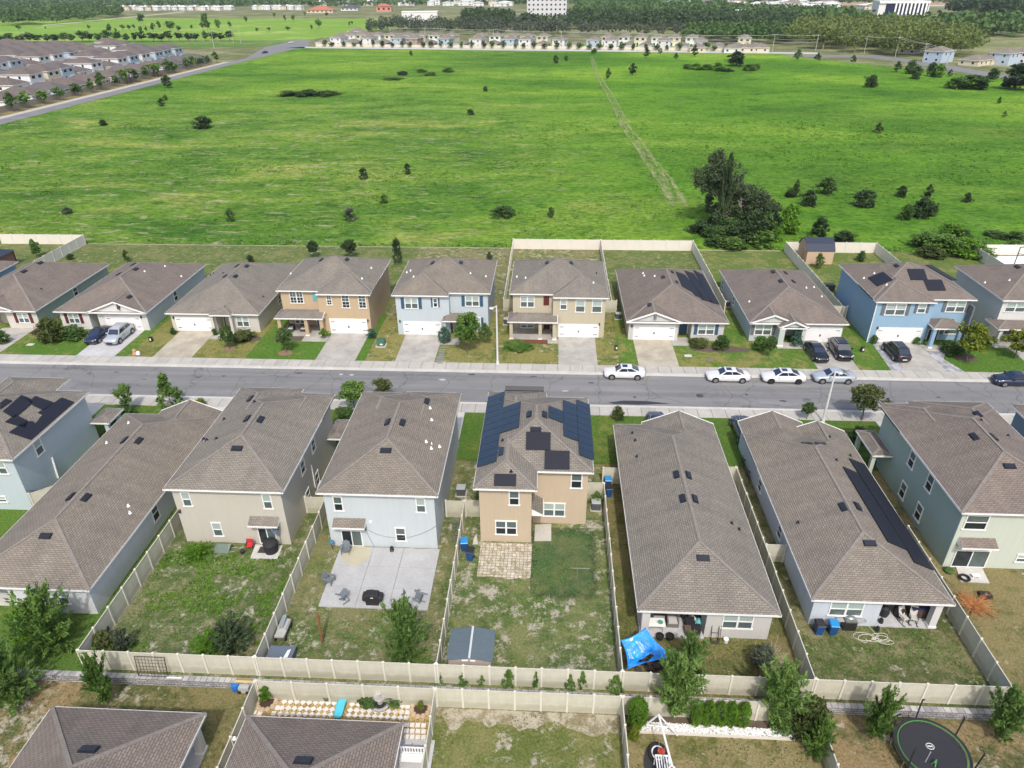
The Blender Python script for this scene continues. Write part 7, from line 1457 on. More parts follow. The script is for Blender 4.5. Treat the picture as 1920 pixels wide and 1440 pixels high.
g = P(417, 1034); rt = empty('wheelbarrow', g, 'upturned dark green wheelbarrow tray against the beige wall', 'wheelbarrow'); x, y, _ = g
b = MB(); b.mesh([(x-.7, y-.25, .05), (x+.6, y-.3, .05), (x+.7, y+.4, .55), (x-.55, y+.4, .55), (x-.45, y-.05, .22), (x+.4, y-.08, .22), (x+.45, y+.3, .52), (x-.4, y+.3, .52)], [(0, 1, 5, 4), (1, 2, 6, 5), (2, 3, 7, 6), (3, 0, 4, 7), (4, 5, 6, 7)]); b.build('tray', flat('dull_green_metal', (.09, .13, .10), .5), rt)
for s in (-.25, .25): b = MB(); b.tube((x+.6, y+s+.1, .1), (x+1.2, y+s+.1, .2), .025, n=6); b.build('handle', METAL, rt)
g = P(528, 1022); rt = empty('satellite_dish', g, 'grey satellite dish on a pole at the corner of the beige house', 'satellite dish'); hh = PY(*rB(962, 1172), g[1])[2]
b = MB(); b.tube(g, (g[0], g[1], hh), .03, n=8); b.build('pole', METAL, rt); b = MB(); c = Vector((g[0]-.05, g[1]-.1, hh)); nn = Vector((-.5, -.75, .45)).normalized(); u = nn.cross(Vector((0, 0, 1))).normalized(); v = u.cross(nn)
vs = [c]; fs = []
for k, (r, d) in enumerate(((.18, .03), (.34, .1), (.45, .17))):
    for i in range(14): a = 2*math.pi*i/14; vs.append(c+(u*math.cos(a)+v*math.sin(a)*.9)*r+nn*d)
for i in range(14): fs.append((0, 1+i, 1+(i+1) % 14)); [fs.append((1+k*14+i, 1+(k+1)*14+i, 1+(k+1)*14+(i+1) % 14, 1+k*14+(i+1) % 14)) for k in range(2)]
b.mesh(vs, fs); b.build('dish', flat('dish_slate', (.10, .14, .20), .5), rt); b = MB(); b.tube(c-v*.4, c+nn*.5, .015, n=5); b.box(c.x+nn.x*.5-.05, c.x+nn.x*.5+.05, c.y+nn.y*.5-.05, c.y+nn.y*.5+.05, c.z+nn.z*.5-.05, c.z+nn.z*.5+.05); b.build('receiver', METAL, rt)
# trellis leaning on the outside of the fence
a0, a1 = P(*rG(1000, 780), -.02), P(*rG(1200, 782), -.02); rt = empty('metal_trellis', (a0[0], 30.3, 0), 'dark metal grid frame leaning on the outside of the tan fence', 'trellis'); x0, x1 = PY(*rG(955, 655), 30.55)[0], PY(*rG(1165, 660), 30.55)[0]; IRON = flat('dark_iron', (.045, .035, .03), .6)
b = MB(); T_ = lambda u, v: (x0+(x1-x0)*u, 30.30+.28*v, .02+1.62*v)
for k in (0, 1): b.tube(T_(k, 0), T_(k, 1), .03, n=6); b.tube(T_(0, k), T_(1, k), .03, n=6)
b.build('frame', IRON, rt); b = MB()
for i in range(1, 9): b.tube(T_(i/9, 0), T_(i/9, 1), .014, n=5)
for j in range(1, 6): b.tube(T_(0, j/6), T_(1, j/6), .014, n=5)
b.build('bars', IRON, rt)
g = P(*rG(768, 480)); rt = empty('garden_lantern', g, 'small black and white ornament by the fence in the twiggy corner', 'ornament'); b = MB(); b.lathe([(.12, 0), (.08, .1), (.2, .3), (.18, .6), (.05, .8)], g, 8); b.build('body', BLACK, rt); b = MB(); b.lathe([(.08, .0), (.08, .14)], (g[0]+.05, g[1]-.16, .4), 6); b.build('pane', WHITE, rt)
# deck box, cart, post in the patio yard
WOOD = flat('timber_brown', (.20, .10, .04), .8, var=.2, vs=5); SLATE = flat('slate_plastic', (.12, .15, .19), .55)
q = [P(*rH(*p), .75) for p in ((340, 575), (505, 585), (490, 665), (300, 660))]
rt = empty('deck_box', (q[0][0], q[0][1], 0), 'slate-grey ribbed storage box in the fence corner of the patio yard', 'storage box'); xs_ = [-18.95, -17.15]; ys_ = [31.0, 32.6]
b = MB(); b.box(xs_[0]+.05, xs_[1]-.05, ys_[0]+.05, ys_[1]-.05, 0, .7); b.build('body', SLATE, rt); b = MB(); b.box(xs_[0], xs_[1], ys_[0], ys_[1], .7, .76)
for i in range(9): b.box(xs_[0]+.08+i*.2, xs_[0]+.16+i*.2, ys_[0], ys_[1], .76, .79)
b.build('lid', SLATE, rt)
b = MB(); b.slab([(-17.75, 31.3, .80), (-17.45, 31.25, .80), (-17.4, 32.3, .80), (-17.6, 32.2, .80)], (0, 0, 1), .04); tag(b.build('paper_bag', WHITE, loc=(-17.6, 31.8, .8)), 'white bag lying on the slate-grey storage box', 'bag')
g = P(*rH(480, 540)); rt = empty('garden_cart', g, 'grey and tan garden cart with a folded chair by the side fence', 'garden cart'); x, y, _ = g
b = MB(); b.box(x-.35, x+.35, y-.1, y+1.5, .45, .6); b.box(x-.32, x+.3, y+.5, y+1.45, .6, .72); b.build('tray', flat('cart_grey', (.38, .38, .36), .6, var=.15, vs=3), rt)
b = MB(); b.slab([(x-.2, y+.55, .75), (x+.1, y+.55, .8), (x+.12, y+1.5, 1.05), (x-.18, y+1.5, 1.0)], (0, -.2, 1), .05); b.build('folded_chair', flat('slate_plastic2', (.2, .24, .27), .6), rt)
for sx in (-.36, .36):
    for sy in (.1, 1.25): b = MB(); b.tube((x+sx-.03, y+sy, .2), (x+sx+.03, y+sy, .2), .2, n=12); b.build('wheel', TYRE, rt)
b = MB(); b.path([(x-.3, y-.1, .5), (x-.35, y-.6, .3), (x+.3, y-.6, .3), (x+.3, y-.1, .5)], .02, 5); b.build('handle', IRON, rt)
g = P(*rH(775, 548)); tp = PY(*rH(740, 350), g[1]); b = MB(); b.tube(g, (tp[0], g[1], tp[2]), .11, .10, 8); tag(b.build('timber_post', WOOD, loc=g), 'lone brown timber post standing on the patchy lawn', 'post')
small_lathe(*rH(540, 662), 0, [(.2, 0), (.25, .15), (.1, .3)], WHITE, 'bag', 'bag', 'small white bag at the foot of the slate-grey storage box')
# ladder
g0 = P(*rD(180, 1128)); rt = empty('ladder', g0, 'dark metal ladder leaning on the short fence beside the ice-blue house', 'ladder'); b = MB(); LZ = lambda u, v: (g0[0]+.02+u*.5, g0[1]+.0+v*.9, .02+v*2.1); LD = flat('ladder_dark', (.10, .11, .12), .5)
for u in (0, 1): b = MB(); b.tube(LZ(u, 0), LZ(u, 1), .03, n=6); b.build('rail', LD, rt)
for k in range(7): b = MB(); b.tube(LZ(0, (k+.6)/7.2), LZ(1, (k+.6)/7.2), .025, n=6); b.build('rung', LD, rt)
# rough paver patio, step slab, sown patch
PV, N, L, B = newmat('rough_pavers'); B.inputs['Roughness'].default_value = .95; br = N.new('ShaderNodeTexBrick'); L.new(geopos(N), br.inputs['Vector']); br.inputs['Brick Width'].default_value = .32; br.inputs['Row Height'].default_value = .30; br.inputs['Scale'].default_value = 1; br.inputs['Mortar Size'].default_value = .028; br.inputs['Mortar Smooth'].default_value = .6; br.offset = 0.12; br.offset_frequency = 3
br.inputs['Color1'].default_value = (.58, .53, .45, 1); br.inputs['Color2'].default_value = (.40, .35, .28, 1); br.inputs['Mortar'].default_value = (.14, .12, .05, 1)
L.new(mix(N, L, ramp(N, noise(N, L, geopos(N), 1.6, 6, .8), L, [(.49, (0, 0, 0)), (.57, (.85, .85, .85))]), br.outputs[0], (.22, .19, .10)), B.inputs['Base Color']); bump(N, L, br.outputs['Fac'], B, -.6, .05)
rs_ = random.Random(5); pg = [(-5.25, 40.5)]+[(-5.25+i*.42+rs_.uniform(-.1, .1), 40.5+rs_.uniform(-.15, .12)) for i in range(1, 10)]+[(-.97, 40.6), (-.95, 44.45), (-5.25, 44.45)]; sheet('paver_patio', pg, .05, PV, .04)
b = MB(); q = [P(*rD(*p))[:2] for p in ((765, 1118), (885, 1118), (885, 1000), (770, 1005))]; b.prism(q, .01, .1); struct(b, 'door_pad', concrete('step_slab', (.45, .43, .38)))
q = [P(*rD(*p))[:2] for p in ((890, 1005), (985, 995), (1140, 1005), (1250, 1020), (1265, 1150), (1240, 1330), (1215, 1430), (1130, 1400), (900, 1370), (830, 1300), (780, 1200), (880, 1120))]
SG = lawn('sown_green', (.036, .086, .022), (.09, .10, .04), SANDC, .16, .52); N, L = SG.node_tree.nodes, SG.node_tree.links
sv = N.new('ShaderNodeVectorMath'); sv.operation = 'SUBTRACT'; L.new(geopos(N), sv.inputs[0]); sv.inputs[1].default_value = (1.55, 42.6, 0)
sv2 = N.new('ShaderNodeVectorMath'); sv2.operation = 'MULTIPLY'; L.new(sv.outputs[0], sv2.inputs[0]); sv2.inputs[1].default_value = (.36, .245, 0)
sab = N.new('ShaderNodeVectorMath'); sab.operation = 'MULTIPLY'; L.new(sv2.outputs[0], sab.inputs[0]); L.new(sv2.outputs[0], sab.inputs[1]); sab2 = N.new('ShaderNodeVectorMath'); sab2.operation = 'MULTIPLY'; L.new(sab.outputs[0], sab2.inputs[0]); L.new(sab.outputs[0], sab2.inputs[1])
sv3 = N.new('ShaderNodeVectorMath'); sv3.operation = 'LENGTH'; L.new(sab2.outputs[0], sv3.inputs[0]); ma_ = N.new('ShaderNodeMath'); ma_.operation = 'MULTIPLY_ADD'; L.new(noise(N, L, geopos(N), 1.1, 7, .75), ma_.inputs[0]); ma_.inputs[1].default_value = 1.9; L.new(sv3.outputs['Value'], ma_.inputs[2])
L.new(ramp(N, ma_.outputs[0], L, [(.0, (1, 1, 1)), (.95, (1, 1, 1)), (1.0, (.9, .9, .9))]), N['Principled BSDF'].inputs['Alpha'])
mr_ = N.new('ShaderNodeMapRange'); L.new(ma_.outputs[0], mr_.inputs[0]); mr_.inputs[1].default_value = 1.35; mr_.inputs[2].default_value = 2.1; mr_.inputs[3].default_value = 1; mr_.inputs[4].default_value = 0; L.new(mr_.outputs[0], N['Principled BSDF'].inputs['Alpha'])
sheet('sown_grass', rect(-1.0, 5.1, 37.5, 46.6), .012, SG)
g = P(*rD(1068, 1375)); rt = empty('washing_line_post', g, 'thin T-shaped white post on the sown green patch', 'post'); b = MB(); b.tube(g, (g[0], g[1], 1.0), .02, n=6); b.build('post', METAL, rt); b = MB(); b.tube((g[0]-.5, g[1], 1.0), (g[0]+.95, g[1], 1.0), .015, n=6); b.build('bar', METAL, rt)
g = P(*rD(345, 1130)); b = MB(); b.mesh([(g[0]-.2, g[1]-.2, 0), (g[0]+.25, g[1]-.15, 0), (g[0]+.25, g[1]+.25, 0), (g[0]-.15, g[1]+.3, 0), (g[0]-.1, g[1]-.05, .5), (g[0]+.15, g[1]-.05, .75), (g[0]+.12, g[1]+.2, .9), (g[0]-.05, g[1]+.15, .6)], [(0, 1, 5, 4), (1, 2, 6, 5), (2, 3, 7, 6), (3, 0, 4, 7), (4, 5, 6, 7)]); tag(b.build('sack', flat('pale_sack', (.5, .47, .42), .9, var=.2, vs=8), loc=g), 'pale crumpled sack against the tan house wall by the bins', 'sack')
# shed
rt = empty('garden_shed', (-5.6, 32.6, 0), 'metal garden shed with a slate-grey low gabled roof and light ridge strip', 'shed')
z1 = 1.75; q = [P(*rI(*p), z1) for p in ((290, 672), (620, 690), (640, 465), (320, 450))]; x0, x1 = -6.55, -3.3; y0, y1 = q[0][1], q[3][1]
x0, x1 = q[0][0], q[1][0]; y0 = (q[0][1]+q[1][1])/2; y1 = (q[2][1]+q[3][1])/2
b = MB(); b.box(x0+.12, x1-.12, y0+.12, y1-.12, 0, z1-.02); b.build('wall', flat('shed_tan_metal', (.40, .33, .29), .6, var=.08, vs=3), rt)
xm = (x0+x1)/2; b = MB(); SR = flat('shed_roof_slate', (.10, .135, .155), .5, var=.08, vs=2)
for (a, c, za, zc) in ((x0, xm, z1, z1+.32), (xm, x1, z1+.32, z1)): b.mesh([(a, y0, za), (c, y0, zc), (c, y1, zc), (a, y1, za), (a, y0, za-.05), (c, y0, zc-.05), (c, y1, zc-.05), (a, y1, za-.05)], [(0, 1, 2, 3), (7, 6, 5, 4), (0, 4, 5, 1), (1, 5, 6, 2), (2, 6, 7, 3), (3, 7, 4, 0)])
for i in range(14):
    t = (i+.5)/14; yy = y0+(y1-y0)*t
    for (a, c, za, zc) in ((x0, xm, z1, z1+.32), (xm, x1, z1+.32, z1)): b.beam((a, yy, za+.012), (c, yy, zc+.012), .03, .03)
b.build('roof', SR, rt); b = MB(); b.beam((xm, y0-.02, z1+.34), (xm, y1+.02, z1+.34), .14, .04); b.build('ridge_strip', flat('ridge_light', (.5, .52, .52), .4), rt); b = MB(); b.box(xm-.5, xm-.1, y0-.02, y0+.06, z1+.0, z1+.06); b.box(xm+.05, xm+.4, y0-.02, y0+.06, z1, z1+.06); b.build('vent', WHITE, rt)
# blue canopy
TARP, N, L, B = newmat('blue_tarpaulin'); B.inputs['Roughness'].default_value = .32; B.inputs['Base Color'].default_value = (.01, .26, .72, 1); B.inputs['Coat Weight'].default_value = .3
L.new(ramp(N, noise(N, L, mapped(N, L), 1.2, 3, .5), L, [(.35, (.005, .19, .60)), (.65, (.015, .33, .82))]), B.inputs['Base Color']); bump(N, L, noise(N, L, mapped(N, L), 2.5, 4, .6, 1.5), B, .6, .25)
cz = {'bl': (rJ(255, 480), 1.75), 'br': (rJ(440, 385), 2.35), 'fr': (rJ(660, 610), 1.6), 'fl': (rJ(305, 700), 1.1)}
cb = {k: Vector(P(*p, z)) for k, (p, z) in cz.items()}
rt = empty('canopy', (cb['fl'][0], cb['fl'][1], 0), 'bright blue tarpaulin canopy slung at the fence corner, with a hole near its front', 'canopy')
nU = 26; vs = []; fs = []
for i in range(nU+1):
    for j in range(nU+1):
        u, v = i/nU, j/nU; sag = 16*u*(1-u)*v*(1-v); ed = 4*u*(1-u)*.0
        p = cb['fl'].lerp(cb['fr'], u).lerp(cb['bl'].lerp(cb['br'], u), v); cen = (cb['fl']+cb['fr']+cb['bl']+cb['br'])/4
        pull = (4*u*(1-u)*(1-min(v, 1-v)*2)+4*v*(1-v)*(1-min(u, 1-u)*2))*.13; p = p.lerp(cen, min(.3, pull)); p = Vector((p.x, p.y, p.z-.35*sag+.10*math.sin(9*u+5*v)*sag+.05*math.sin(17*v-6*u)*sag+.03*math.sin(31*u+19*v)*sag))
        vs.append(p)
for i in range(nU):
    for j in range(nU):
        u, v = (i+.5)/nU, (j+.5)/nU; a = ((u-.47)*.95+(v-.20)*.1)/.22; c = ((v-.20)-(u-.47)*.25)/.085
        if a*a+c*c < 1: continue
        k = i*(nU+1)+j; fs.append((k, k+nU+1, k+nU+2, k+1))
b = MB(); b.mesh(vs, fs); o = b.build('tarpaulin', TARP, rt, smooth=True); sm = o.modifiers.new('thick', 'SOLIDIFY'); sm.thickness = .02
b = MB()
for (u0, u1, v0, v1) in ((.07, .20, .30, .70), (.48, .54, .46, .78), (.56, .61, .50, .80)):
    nn_ = 6
    for i in range(nn_):
        for j in range(nn_):
            def tp_(a, c):
                u, v = u0+(u1-u0)*a, v0+(v1-v0)*c; fi, fj = u*nU, v*nU; i0, j0 = int(fi), int(fj); fu, fv = fi-i0, fj-j0; g_ = lambda a_, c_: vs[a_*(nU+1)+c_]
                return (g_(i0, j0)*(1-fu)*(1-fv)+g_(i0+1, j0)*fu*(1-fv)+g_(i0, j0+1)*(1-fu)*fv+g_(i0+1, j0+1)*fu*fv)+Vector((0, 0, .015))
            if (i+j) % 2 == 0 or (i*7+j*3) % 5 == 0: b.face([tp_(i/nn_, j/nn_), tp_((i+1)/nn_, j/nn_), tp_((i+1)/nn_, (j+1)/nn_), tp_(i/nn_, (j+1)/nn_)])
b.build('printed_marking', flat('tarp_print', (.40, .62, .82), .5), rt)
for k in ('fl', 'fr', 'bl'): b = MB(); b.tube((cb[k].x, cb[k].y, 0), cb[k]+Vector((0, 0, .03)), .03, n=6); b.build('pole', METAL, rt)
b = MB(); g = P(*rJ(430, 660)); rs_ = random.Random(8)
for k in range(16): a = (g[0]+rs_.uniform(-.9, 1.0), g[1]+rs_.uniform(-.6, .9)); h_ = rs_.uniform(.1, .5); b.box(a[0]-.2, a[0]+.2, a[1]-.15, a[1]+.15, 0, h_)
tag(b.build('junk_pile', flat('dark_junk', (.07, .055, .05), .8, var=.5, vs=5), loc=g), 'heap of dark odds and ends under the blue canopy', 'junk pile', kind='stuff')
# patio of the long low house
def sofa(x, y, w_, d_, h_, z, m, m2, label):
    rt = empty('patio_sofa', (x, y, z), label, 'sofa'); b = MB(); b.box(x-w_/2, x+w_/2, y-d_/2, y+d_/2, z, z+h_*.45); b.build('base', m, rt); b = MB(); b.box(x-w_/2+.1, x+w_/2-.1, y-d_/2-.01, y+d_/2-.15, z+h_*.45, z+h_*.6); b.build('cushion', m2, rt)
    b = MB(); b.box(x-w_/2, x+w_/2, y+d_/2-.14, y+d_/2, z+h_*.45, z+h_); b.build('backrest', m, rt)
    for s in (-1, 1): b = MB(); b.box(x+s*(w_/2-.05)-.05, x+s*(w_/2-.05)+.05, y-d_/2, y+d_/2-.14, z+h_*.45, z+h_*.75); b.build('armrest', m, rt)
WK = flat('wicker_grey', (.16, .14, .13), .8, var=.2, vs=20)
x, y, _ = P(*rM(605, 455), .1); sofa(x, y+.35, .85, .8, .85, .1, WK, flat('cushion_light', (.5, .49, .47), .8), 'wicker armchair with a pale cushion on the covered patio')
x, y, _ = P(*rM(440, 385), .1); b = MB(); b.box(x-.4, x+.4, y-.3, y+.4, .1, 1.0); rt = empty('side_cabinet', (x, y, .1), 'grey cabinet with a black top at the back of the covered patio', 'cabinet'); b.build('body', flat('cab_grey', (.32, .31, .30), .6), rt); b = MB(); b.box(x-.42, x+.42, y-.32, y+.42, 1.0, 1.08); b.build('top', BLACK, rt)
x, y, _ = P(*rM(400, 520), .1); rt = empty('patio_table', (x, y, .1), 'white table with a green dish at the patio edge behind the blue canopy', 'table'); b = MB(); b.box(x-.75, x+.75, y-.05, y+.75, .78, .83); b.build('tabletop', WHITE, rt)
for sx in (-.65, .65):
    for sy in (.05, .65): b = MB(); b.tube((x+sx, y+sy, .1), (x+sx, y+sy, .78), .03, n=6); b.build('leg', WHITE, rt)
b = MB(); b.lathe([(.1, 0), (.2, .08), (.16, .09)], (x+.4, y+.3, .831), 12); tag(b.build('bowl', flat('green_dish', (.08, .30, .22), .5), loc=(x+.4, y+.3, .83)), 'green dish on the white table at the patio edge', 'bowl')
rs_ = random.Random(21)
for i, (a, c, mm, hh_, lb, nm) in enumerate(((735, 315, BLACK, .5, 'dark bag at the top left of the patio clutter', 'bag'), (825, 365, WHITE, .6, 'upper white bag in the patio clutter', 'bag'), (825, 430, WHITE, .4, 'lower white bundle in the patio clutter', 'bag'), (895, 400, flat('teal_plastic', (.12, .42, .46), .5), .8, 'teal plastic toy in the patio clutter', 'toy'), (880, 340, PLK, 1.0, 'dark upright stack at the back of the patio clutter', 'box'), (790, 430, PLK, .7, 'dark crate at the front left of the patio clutter', 'crate'), (860, 490, PLK, .5, 'dark crate at the front of the patio clutter', 'crate'), (790, 500, flat('brown_box', (.12, .08, .06), .8), .45, 'dark brown box at the front of the patio clutter', 'box'))):
    x, y, _ = P(*rM(a, c+25), .1); b = MB()
    if nm in ('bag', 'toy'): b.lathe([(.22, 0), (.3, .12), (.27, .3), (.1, .48)], (x, y, .1+.1*(i % 2)), 9)
    else: b.box(x-.32, x+.32, y-.25, y+.3, .1, .1+hh_); b.box(x-.34, x+.34, y-.27, y+.32, .1+hh_, .14+hh_)
    tag(b.build(nm, mm, loc=(x, y, .1)), lb, nm)
for a, lb in (((460, 585), 'black planter at the patio edge, left of a pair'), ((572, 585), 'black planter at the patio edge, right of a pair')): small_lathe(*rM(*a), 0, [(.22, 0), (.3, .3), (.3, .36), (.24, .36), (.22, .25)], BLACK, 'planter', 'planter', lb)
small_lathe(*rM(1203, 628), 0, [(.14, 0), (.18, .36), (.19, .37), (.15, .3)], WHITE, 'bucket', 'bucket', 'white bucket on the sandy ground below the twin window')
g = P(*rM(1085, 618)); rt = empty('hand_truck', g, 'dark hand truck leaning on the pale wall', 'hand truck'); b = MB(); t_ = lambda u, v: (g[0]-.3+u*.5, g[1]+.05+v*.35, .02+1.25*v)
for u in (0, 1): b.tube(t_(u, 0), t_(u, 1), .025, n=6)
b.tube(t_(0, 1), t_(1, 1), .025, n=6); b.tube(t_(0, .5), t_(1, .5), .02, n=6); b.build('frame', IRON, rt); b = MB(); b.box(g[0]-.35, g[0]+.25, g[1]-.25, g[1]+.05, .02, .05); b.build('toe_plate', IRON, rt)
for u in (-.3, .2): b = MB(); b.tube((g[0]+u-.03, g[1]+.12, .12), (g[0]+u+.03, g[1]+.12, .12), .12, n=10); b.build('wheel', TYRE, rt)
b = MB(); g = P(*rM(1135, 610)); b.tube(g, (g[0]+.02, 35.36, 1.3), .02, n=6); tag(b.build('rake', IRON, loc=g), 'thin dark rake handle leaning on the pale wall right of the hand truck', 'rake')
# right low house patio
x, y, _ = P(*rK(945, 385), .1); rt = empty('patio_bar', (x, y, .1), 'brown wicker bar with a dark blue top on the right covered patio', 'bar table'); b = MB(); b.box(x-.8, x+.6, y+.1, y+1.3, .1, 1.05); b.build('body', flat('wicker_brown', (.09, .055, .045), .8, var=.2, vs=15), rt); b = MB(); b.box(x-.9, x+.7, y, y+1.4, 1.05, 1.12); b.build('top', flat('navy_top', (.03, .035, .09), .4), rt)
for a, c, an, lb in ((805, 400, .3, 'pale rocking chair left on the right covered patio'), (872, 400, -.25, 'pale rocking chair nearest the brown bar')):
    x, y, _ = P(*rK(a, c), .1); rt = empty('rocking_chair', (0, 0, 0), lb, 'rocking chair'); cr = flat('chair_ivory', (.48, .46, .42), .7)
    b = MB(); b.box(-.25, .25, -.25, .25, .42, .46); b.build('seat', cr, rt); b = MB(); b.mesh([(-.25, .24, .45), (.25, .24, .45), (.25, .5, 1.1), (-.25, .5, 1.1), (-.25, .28, .45), (.25, .28, .45), (.25, .54, 1.1), (-.25, .54, 1.1)], [(0, 1, 2, 3), (7, 6, 5, 4), (0, 4, 5, 1), (1, 5, 6, 2), (2, 6, 7, 3), (3, 7, 4, 0)]); b.build('backrest', cr, rt)
    for s in (-.26, .26):
        b = MB(); b.path([(s, -.55, .12), (s, -.25, .03), (s, .2, .02), (s, .6, .12)], .025, 6); b.build('rocker', BLACK, rt); b = MB(); b.tube((s, -.22, .03), (s, -.22, .62), .02, n=6); b.tube((s, .22, .03), (s, .22, .45), .02, n=6); b.tube((s, -.25, .62), (s, .3, .62), .025, n=6); b.build('armrest', BLACK, rt)
    rt.location = (x, y, .1); rt.rotation_euler.z = an
for i, (a, c, m_, hh_, lb, nm) in enumerate(((770, 330, PLK, 1.0, 'black covered shape at the back of the right covered patio', 'covered_grill'), (665, 330, PLK, .9, 'dark pushchair-like shape in the left corner of the right covered patio', 'pushchair'), (648, 385, BLACK, .4, 'small dark bag at the left of the right covered patio', 'bag'), (623, 440, BLACK, .35, 'small black bag at the corner of the wall by the right covered patio', 'bag'))):
    x, y, _ = P(*rK(a, c+20), .1); b = MB(); b.lathe([(.3*hh_+.05, 0), (.42*hh_, hh_*.4), (.36*hh_, hh_*.8), (.1, hh_)], (x, y, .1), 9); tag(b.build(nm, m_, loc=(x, y, .1)), lb, nm.replace('_', ' '))
g = P(*rK(425, 470)); rt = empty('gas_grill', g, 'open silver and black gas barbecue beside the blue bins', 'barbecue'); x, y, _ = g; b = MB(); b.box(x-.45, x+.45, y+.05, y+.55, 0, .8); b.build('cabinet', BLACK, rt); b = MB(); b.box(x-.4, x+.4, y+.05, y+.55, .8, .98); b.lathe([(.3, 0), (.26, .12), (.1, .2)], (x, y+.3, .98), 12, sx=1.3, sy=.8); b.build('hood', flat('steel_dull', (.35, .36, .36), .35, .7), rt)
for s in (-1, 1): b = MB(); b.box(x+s*.7-.25, x+s*.7+.25, y+.1, y+.5, .82, .86); b.build('side_shelf', METAL, rt)
b = MB(); rs_ = random.Random(4); pts = [P(*rK(540, 380), .9)]; q0 = P(*rK(560, 440)); pts.append((q0[0], q0[1]+.2, .04)); c0 = P(*rK(600, 525))
for k in range(110): a = k*.5; rr2 = .32+.22*math.sin(k*.13); pts.append((c0[0]+math.cos(a)*rr2*1.2+.75*math.sin(k*.071)+.2*math.sin(k*.31), c0[1]+math.sin(a)*rr2*.7+.22*math.cos(k*.117), .04+.008*(k % 4)))
b.path(pts, .022, 5); tag(b.build('garden_hose', flat('hose_beige', (.52, .50, .42), .5), loc=(c0[0], c0[1], 0)), 'pale garden hose lying in tangled coils on the lawn', 'garden hose')
b = MB(); q = [P(*rK(*p))[:2] for p in ((1215, 118), (1420, 130), (1365, 20), (1180, 10))]; b.prism(q, .01, .09); struct(b, 'door_pad', CONC)
g = P(*rK(1243, 95), .09); b = MB()
for k in range(20): a0, a1 = 2*math.pi*k/20, 2*math.pi*(k+1)/20; b.tube((g[0]+.33*math.cos(a0), g[1]+.33*math.sin(a0), .2), (g[0]+.33*math.cos(a1), g[1]+.33*math.sin(a1), .2), .1, n=6)
tag(b.build('tyre', TYRE, loc=g), 'black tyre lying on the small pad behind the mint green house', 'tyre')
g = P(*rK(1320, 85), .09); rt = empty('folding_stool', g, 'white folded stool on the small pad right of the tyre', 'stool'); b = MB(); b.box(g[0]-.3, g[0]+.3, g[1]-.15, g[1]+.15, .3, .34); b.build('seat', WHITE, rt)
for s in (-.25, .25): b = MB(); b.beam((g[0]+s, g[1]-.2, .1), (g[0]+s*.6, g[1]+.1, .3), .03, .03); b.build('leg', WHITE, rt)
g = P(*rK(1385, 222)); b = MB(); b.mesh([(g[0]-.45, g[1]-.35, 0), (g[0]+.45, g[1]-.3, 0), (g[0]+.4, g[1]+.35, 0), (g[0]-.4, g[1]+.35, 0), (g[0]-.4, g[1]-.3, .35), (g[0]+.4, g[1]-.25, .38), (g[0]+.38, g[1]+.3, .3), (g[0]-.38, g[1]+.3, .3)], [(0, 1, 5, 4), (1, 2, 6, 5), (2, 3, 7, 6), (3, 0, 4, 7), (4, 5, 6, 7)]); tag(b.build('plastic_tub', BLACK, loc=g), 'black plastic tub on the dry lawn right of the orange bush', 'tub')
small_lathe(*rK(1130, 45), 0, [(.35, 0), (.4, .2), (.2, .35)], LM['dark'], 'flower_pot', 'plant pot', 'low dark planter left of the small pad behind the mint green house')
# ================================================================ LOWER LOTS
sheet('lawn', rect(-31, -18.95, 2, 30.1), LOW+.006, lawn('low_lawn_b', (.06, .085, .02), (.16, .13, .055), SANDC, .30, .40))
sheet('lawn', rect(-60, -31.01, 2, 30.1), LOW+.006, lawn('low_lawn_a', (.06, .09, .02), (.20, .14, .07), SANDC, .42, .35))
sheet('lawn', rect(-6.8, 5.15, 2, 29.4), LOW+.006, lawn('low_lawn_d', (.080, .115, .022), (.15, .14, .05), SANDC, .36, .55))
sheet('lawn', rect(5.34, 17.35, 2, 28.2), LOW+.006, lawn('low_lawn_e', (.08, .10, .02), (.19, .15, .07), SANDC, .24, .42))
sheet('lawn', rect(17.55, 60, 2, 30.0), LOW+.006, lawn('low_lawn_f', (.06, .08, .022), (.20, .14, .07), SANDC, .28, .38))
sheet('earth_bed', rect(5.34, 17.35, 28.21, 29.4), LOW+.007, flat('dark_mulch', (.10, .075, .055), 1, var=.3, vs=5))
_r = random.Random(2); sheet('bare_strip', [(-6.8, 29.35)]+[(-6.8+i*.5, 28.3+_r.uniform(-.55, .45)) for i in range(24)]+[(5.15, 28.0), (5.15, 29.35)], LOW+.012, lawn('bare_strip', (.055, .075, .025), (.19, .155, .09), (.40, .36, .28), .62, .30))
# white gravel band with a pale edging
WG, N, L, B = newmat('white_gravel'); B.inputs['Roughness'].default_value = .9; vt = N.new('ShaderNodeTexVoronoi'); vt.inputs['Scale'].default_value = 9; L.new(geopos(N), vt.inputs['Vector']); L.new(ramp(N, vt.outputs['Distance'], L, [(.0, (.80, .79, .78)), (.5, (.62, .60, .58)), (.75, (.22, .21, .20))]), B.inputs['Base Color']); bump(N, L, vt.outputs['Distance'], B, -.8, .06)
a0, a1 = P(*rJ(395, 1165), LOW), P(*rJ(1560, 1222), LOW); b0, b1 = P(*rJ(400, 1095), LOW), P(*rJ(1560, 1160), LOW)
sheet('gravel_band', [a0[:2], a1[:2], b1[:2], b0[:2]], LOW+.05, WG, .05)
b = MB(); b.beam((a0[0], a0[1]-.08, LOW+.06), (a1[0], a1[1]-.08, LOW+.06), .12, .12); tag(b.build('garden_edging', flat('edging_pale', (.58, .54, .47), .8), loc=a0), 'pale edging strip along the white gravel bed', 'edging')
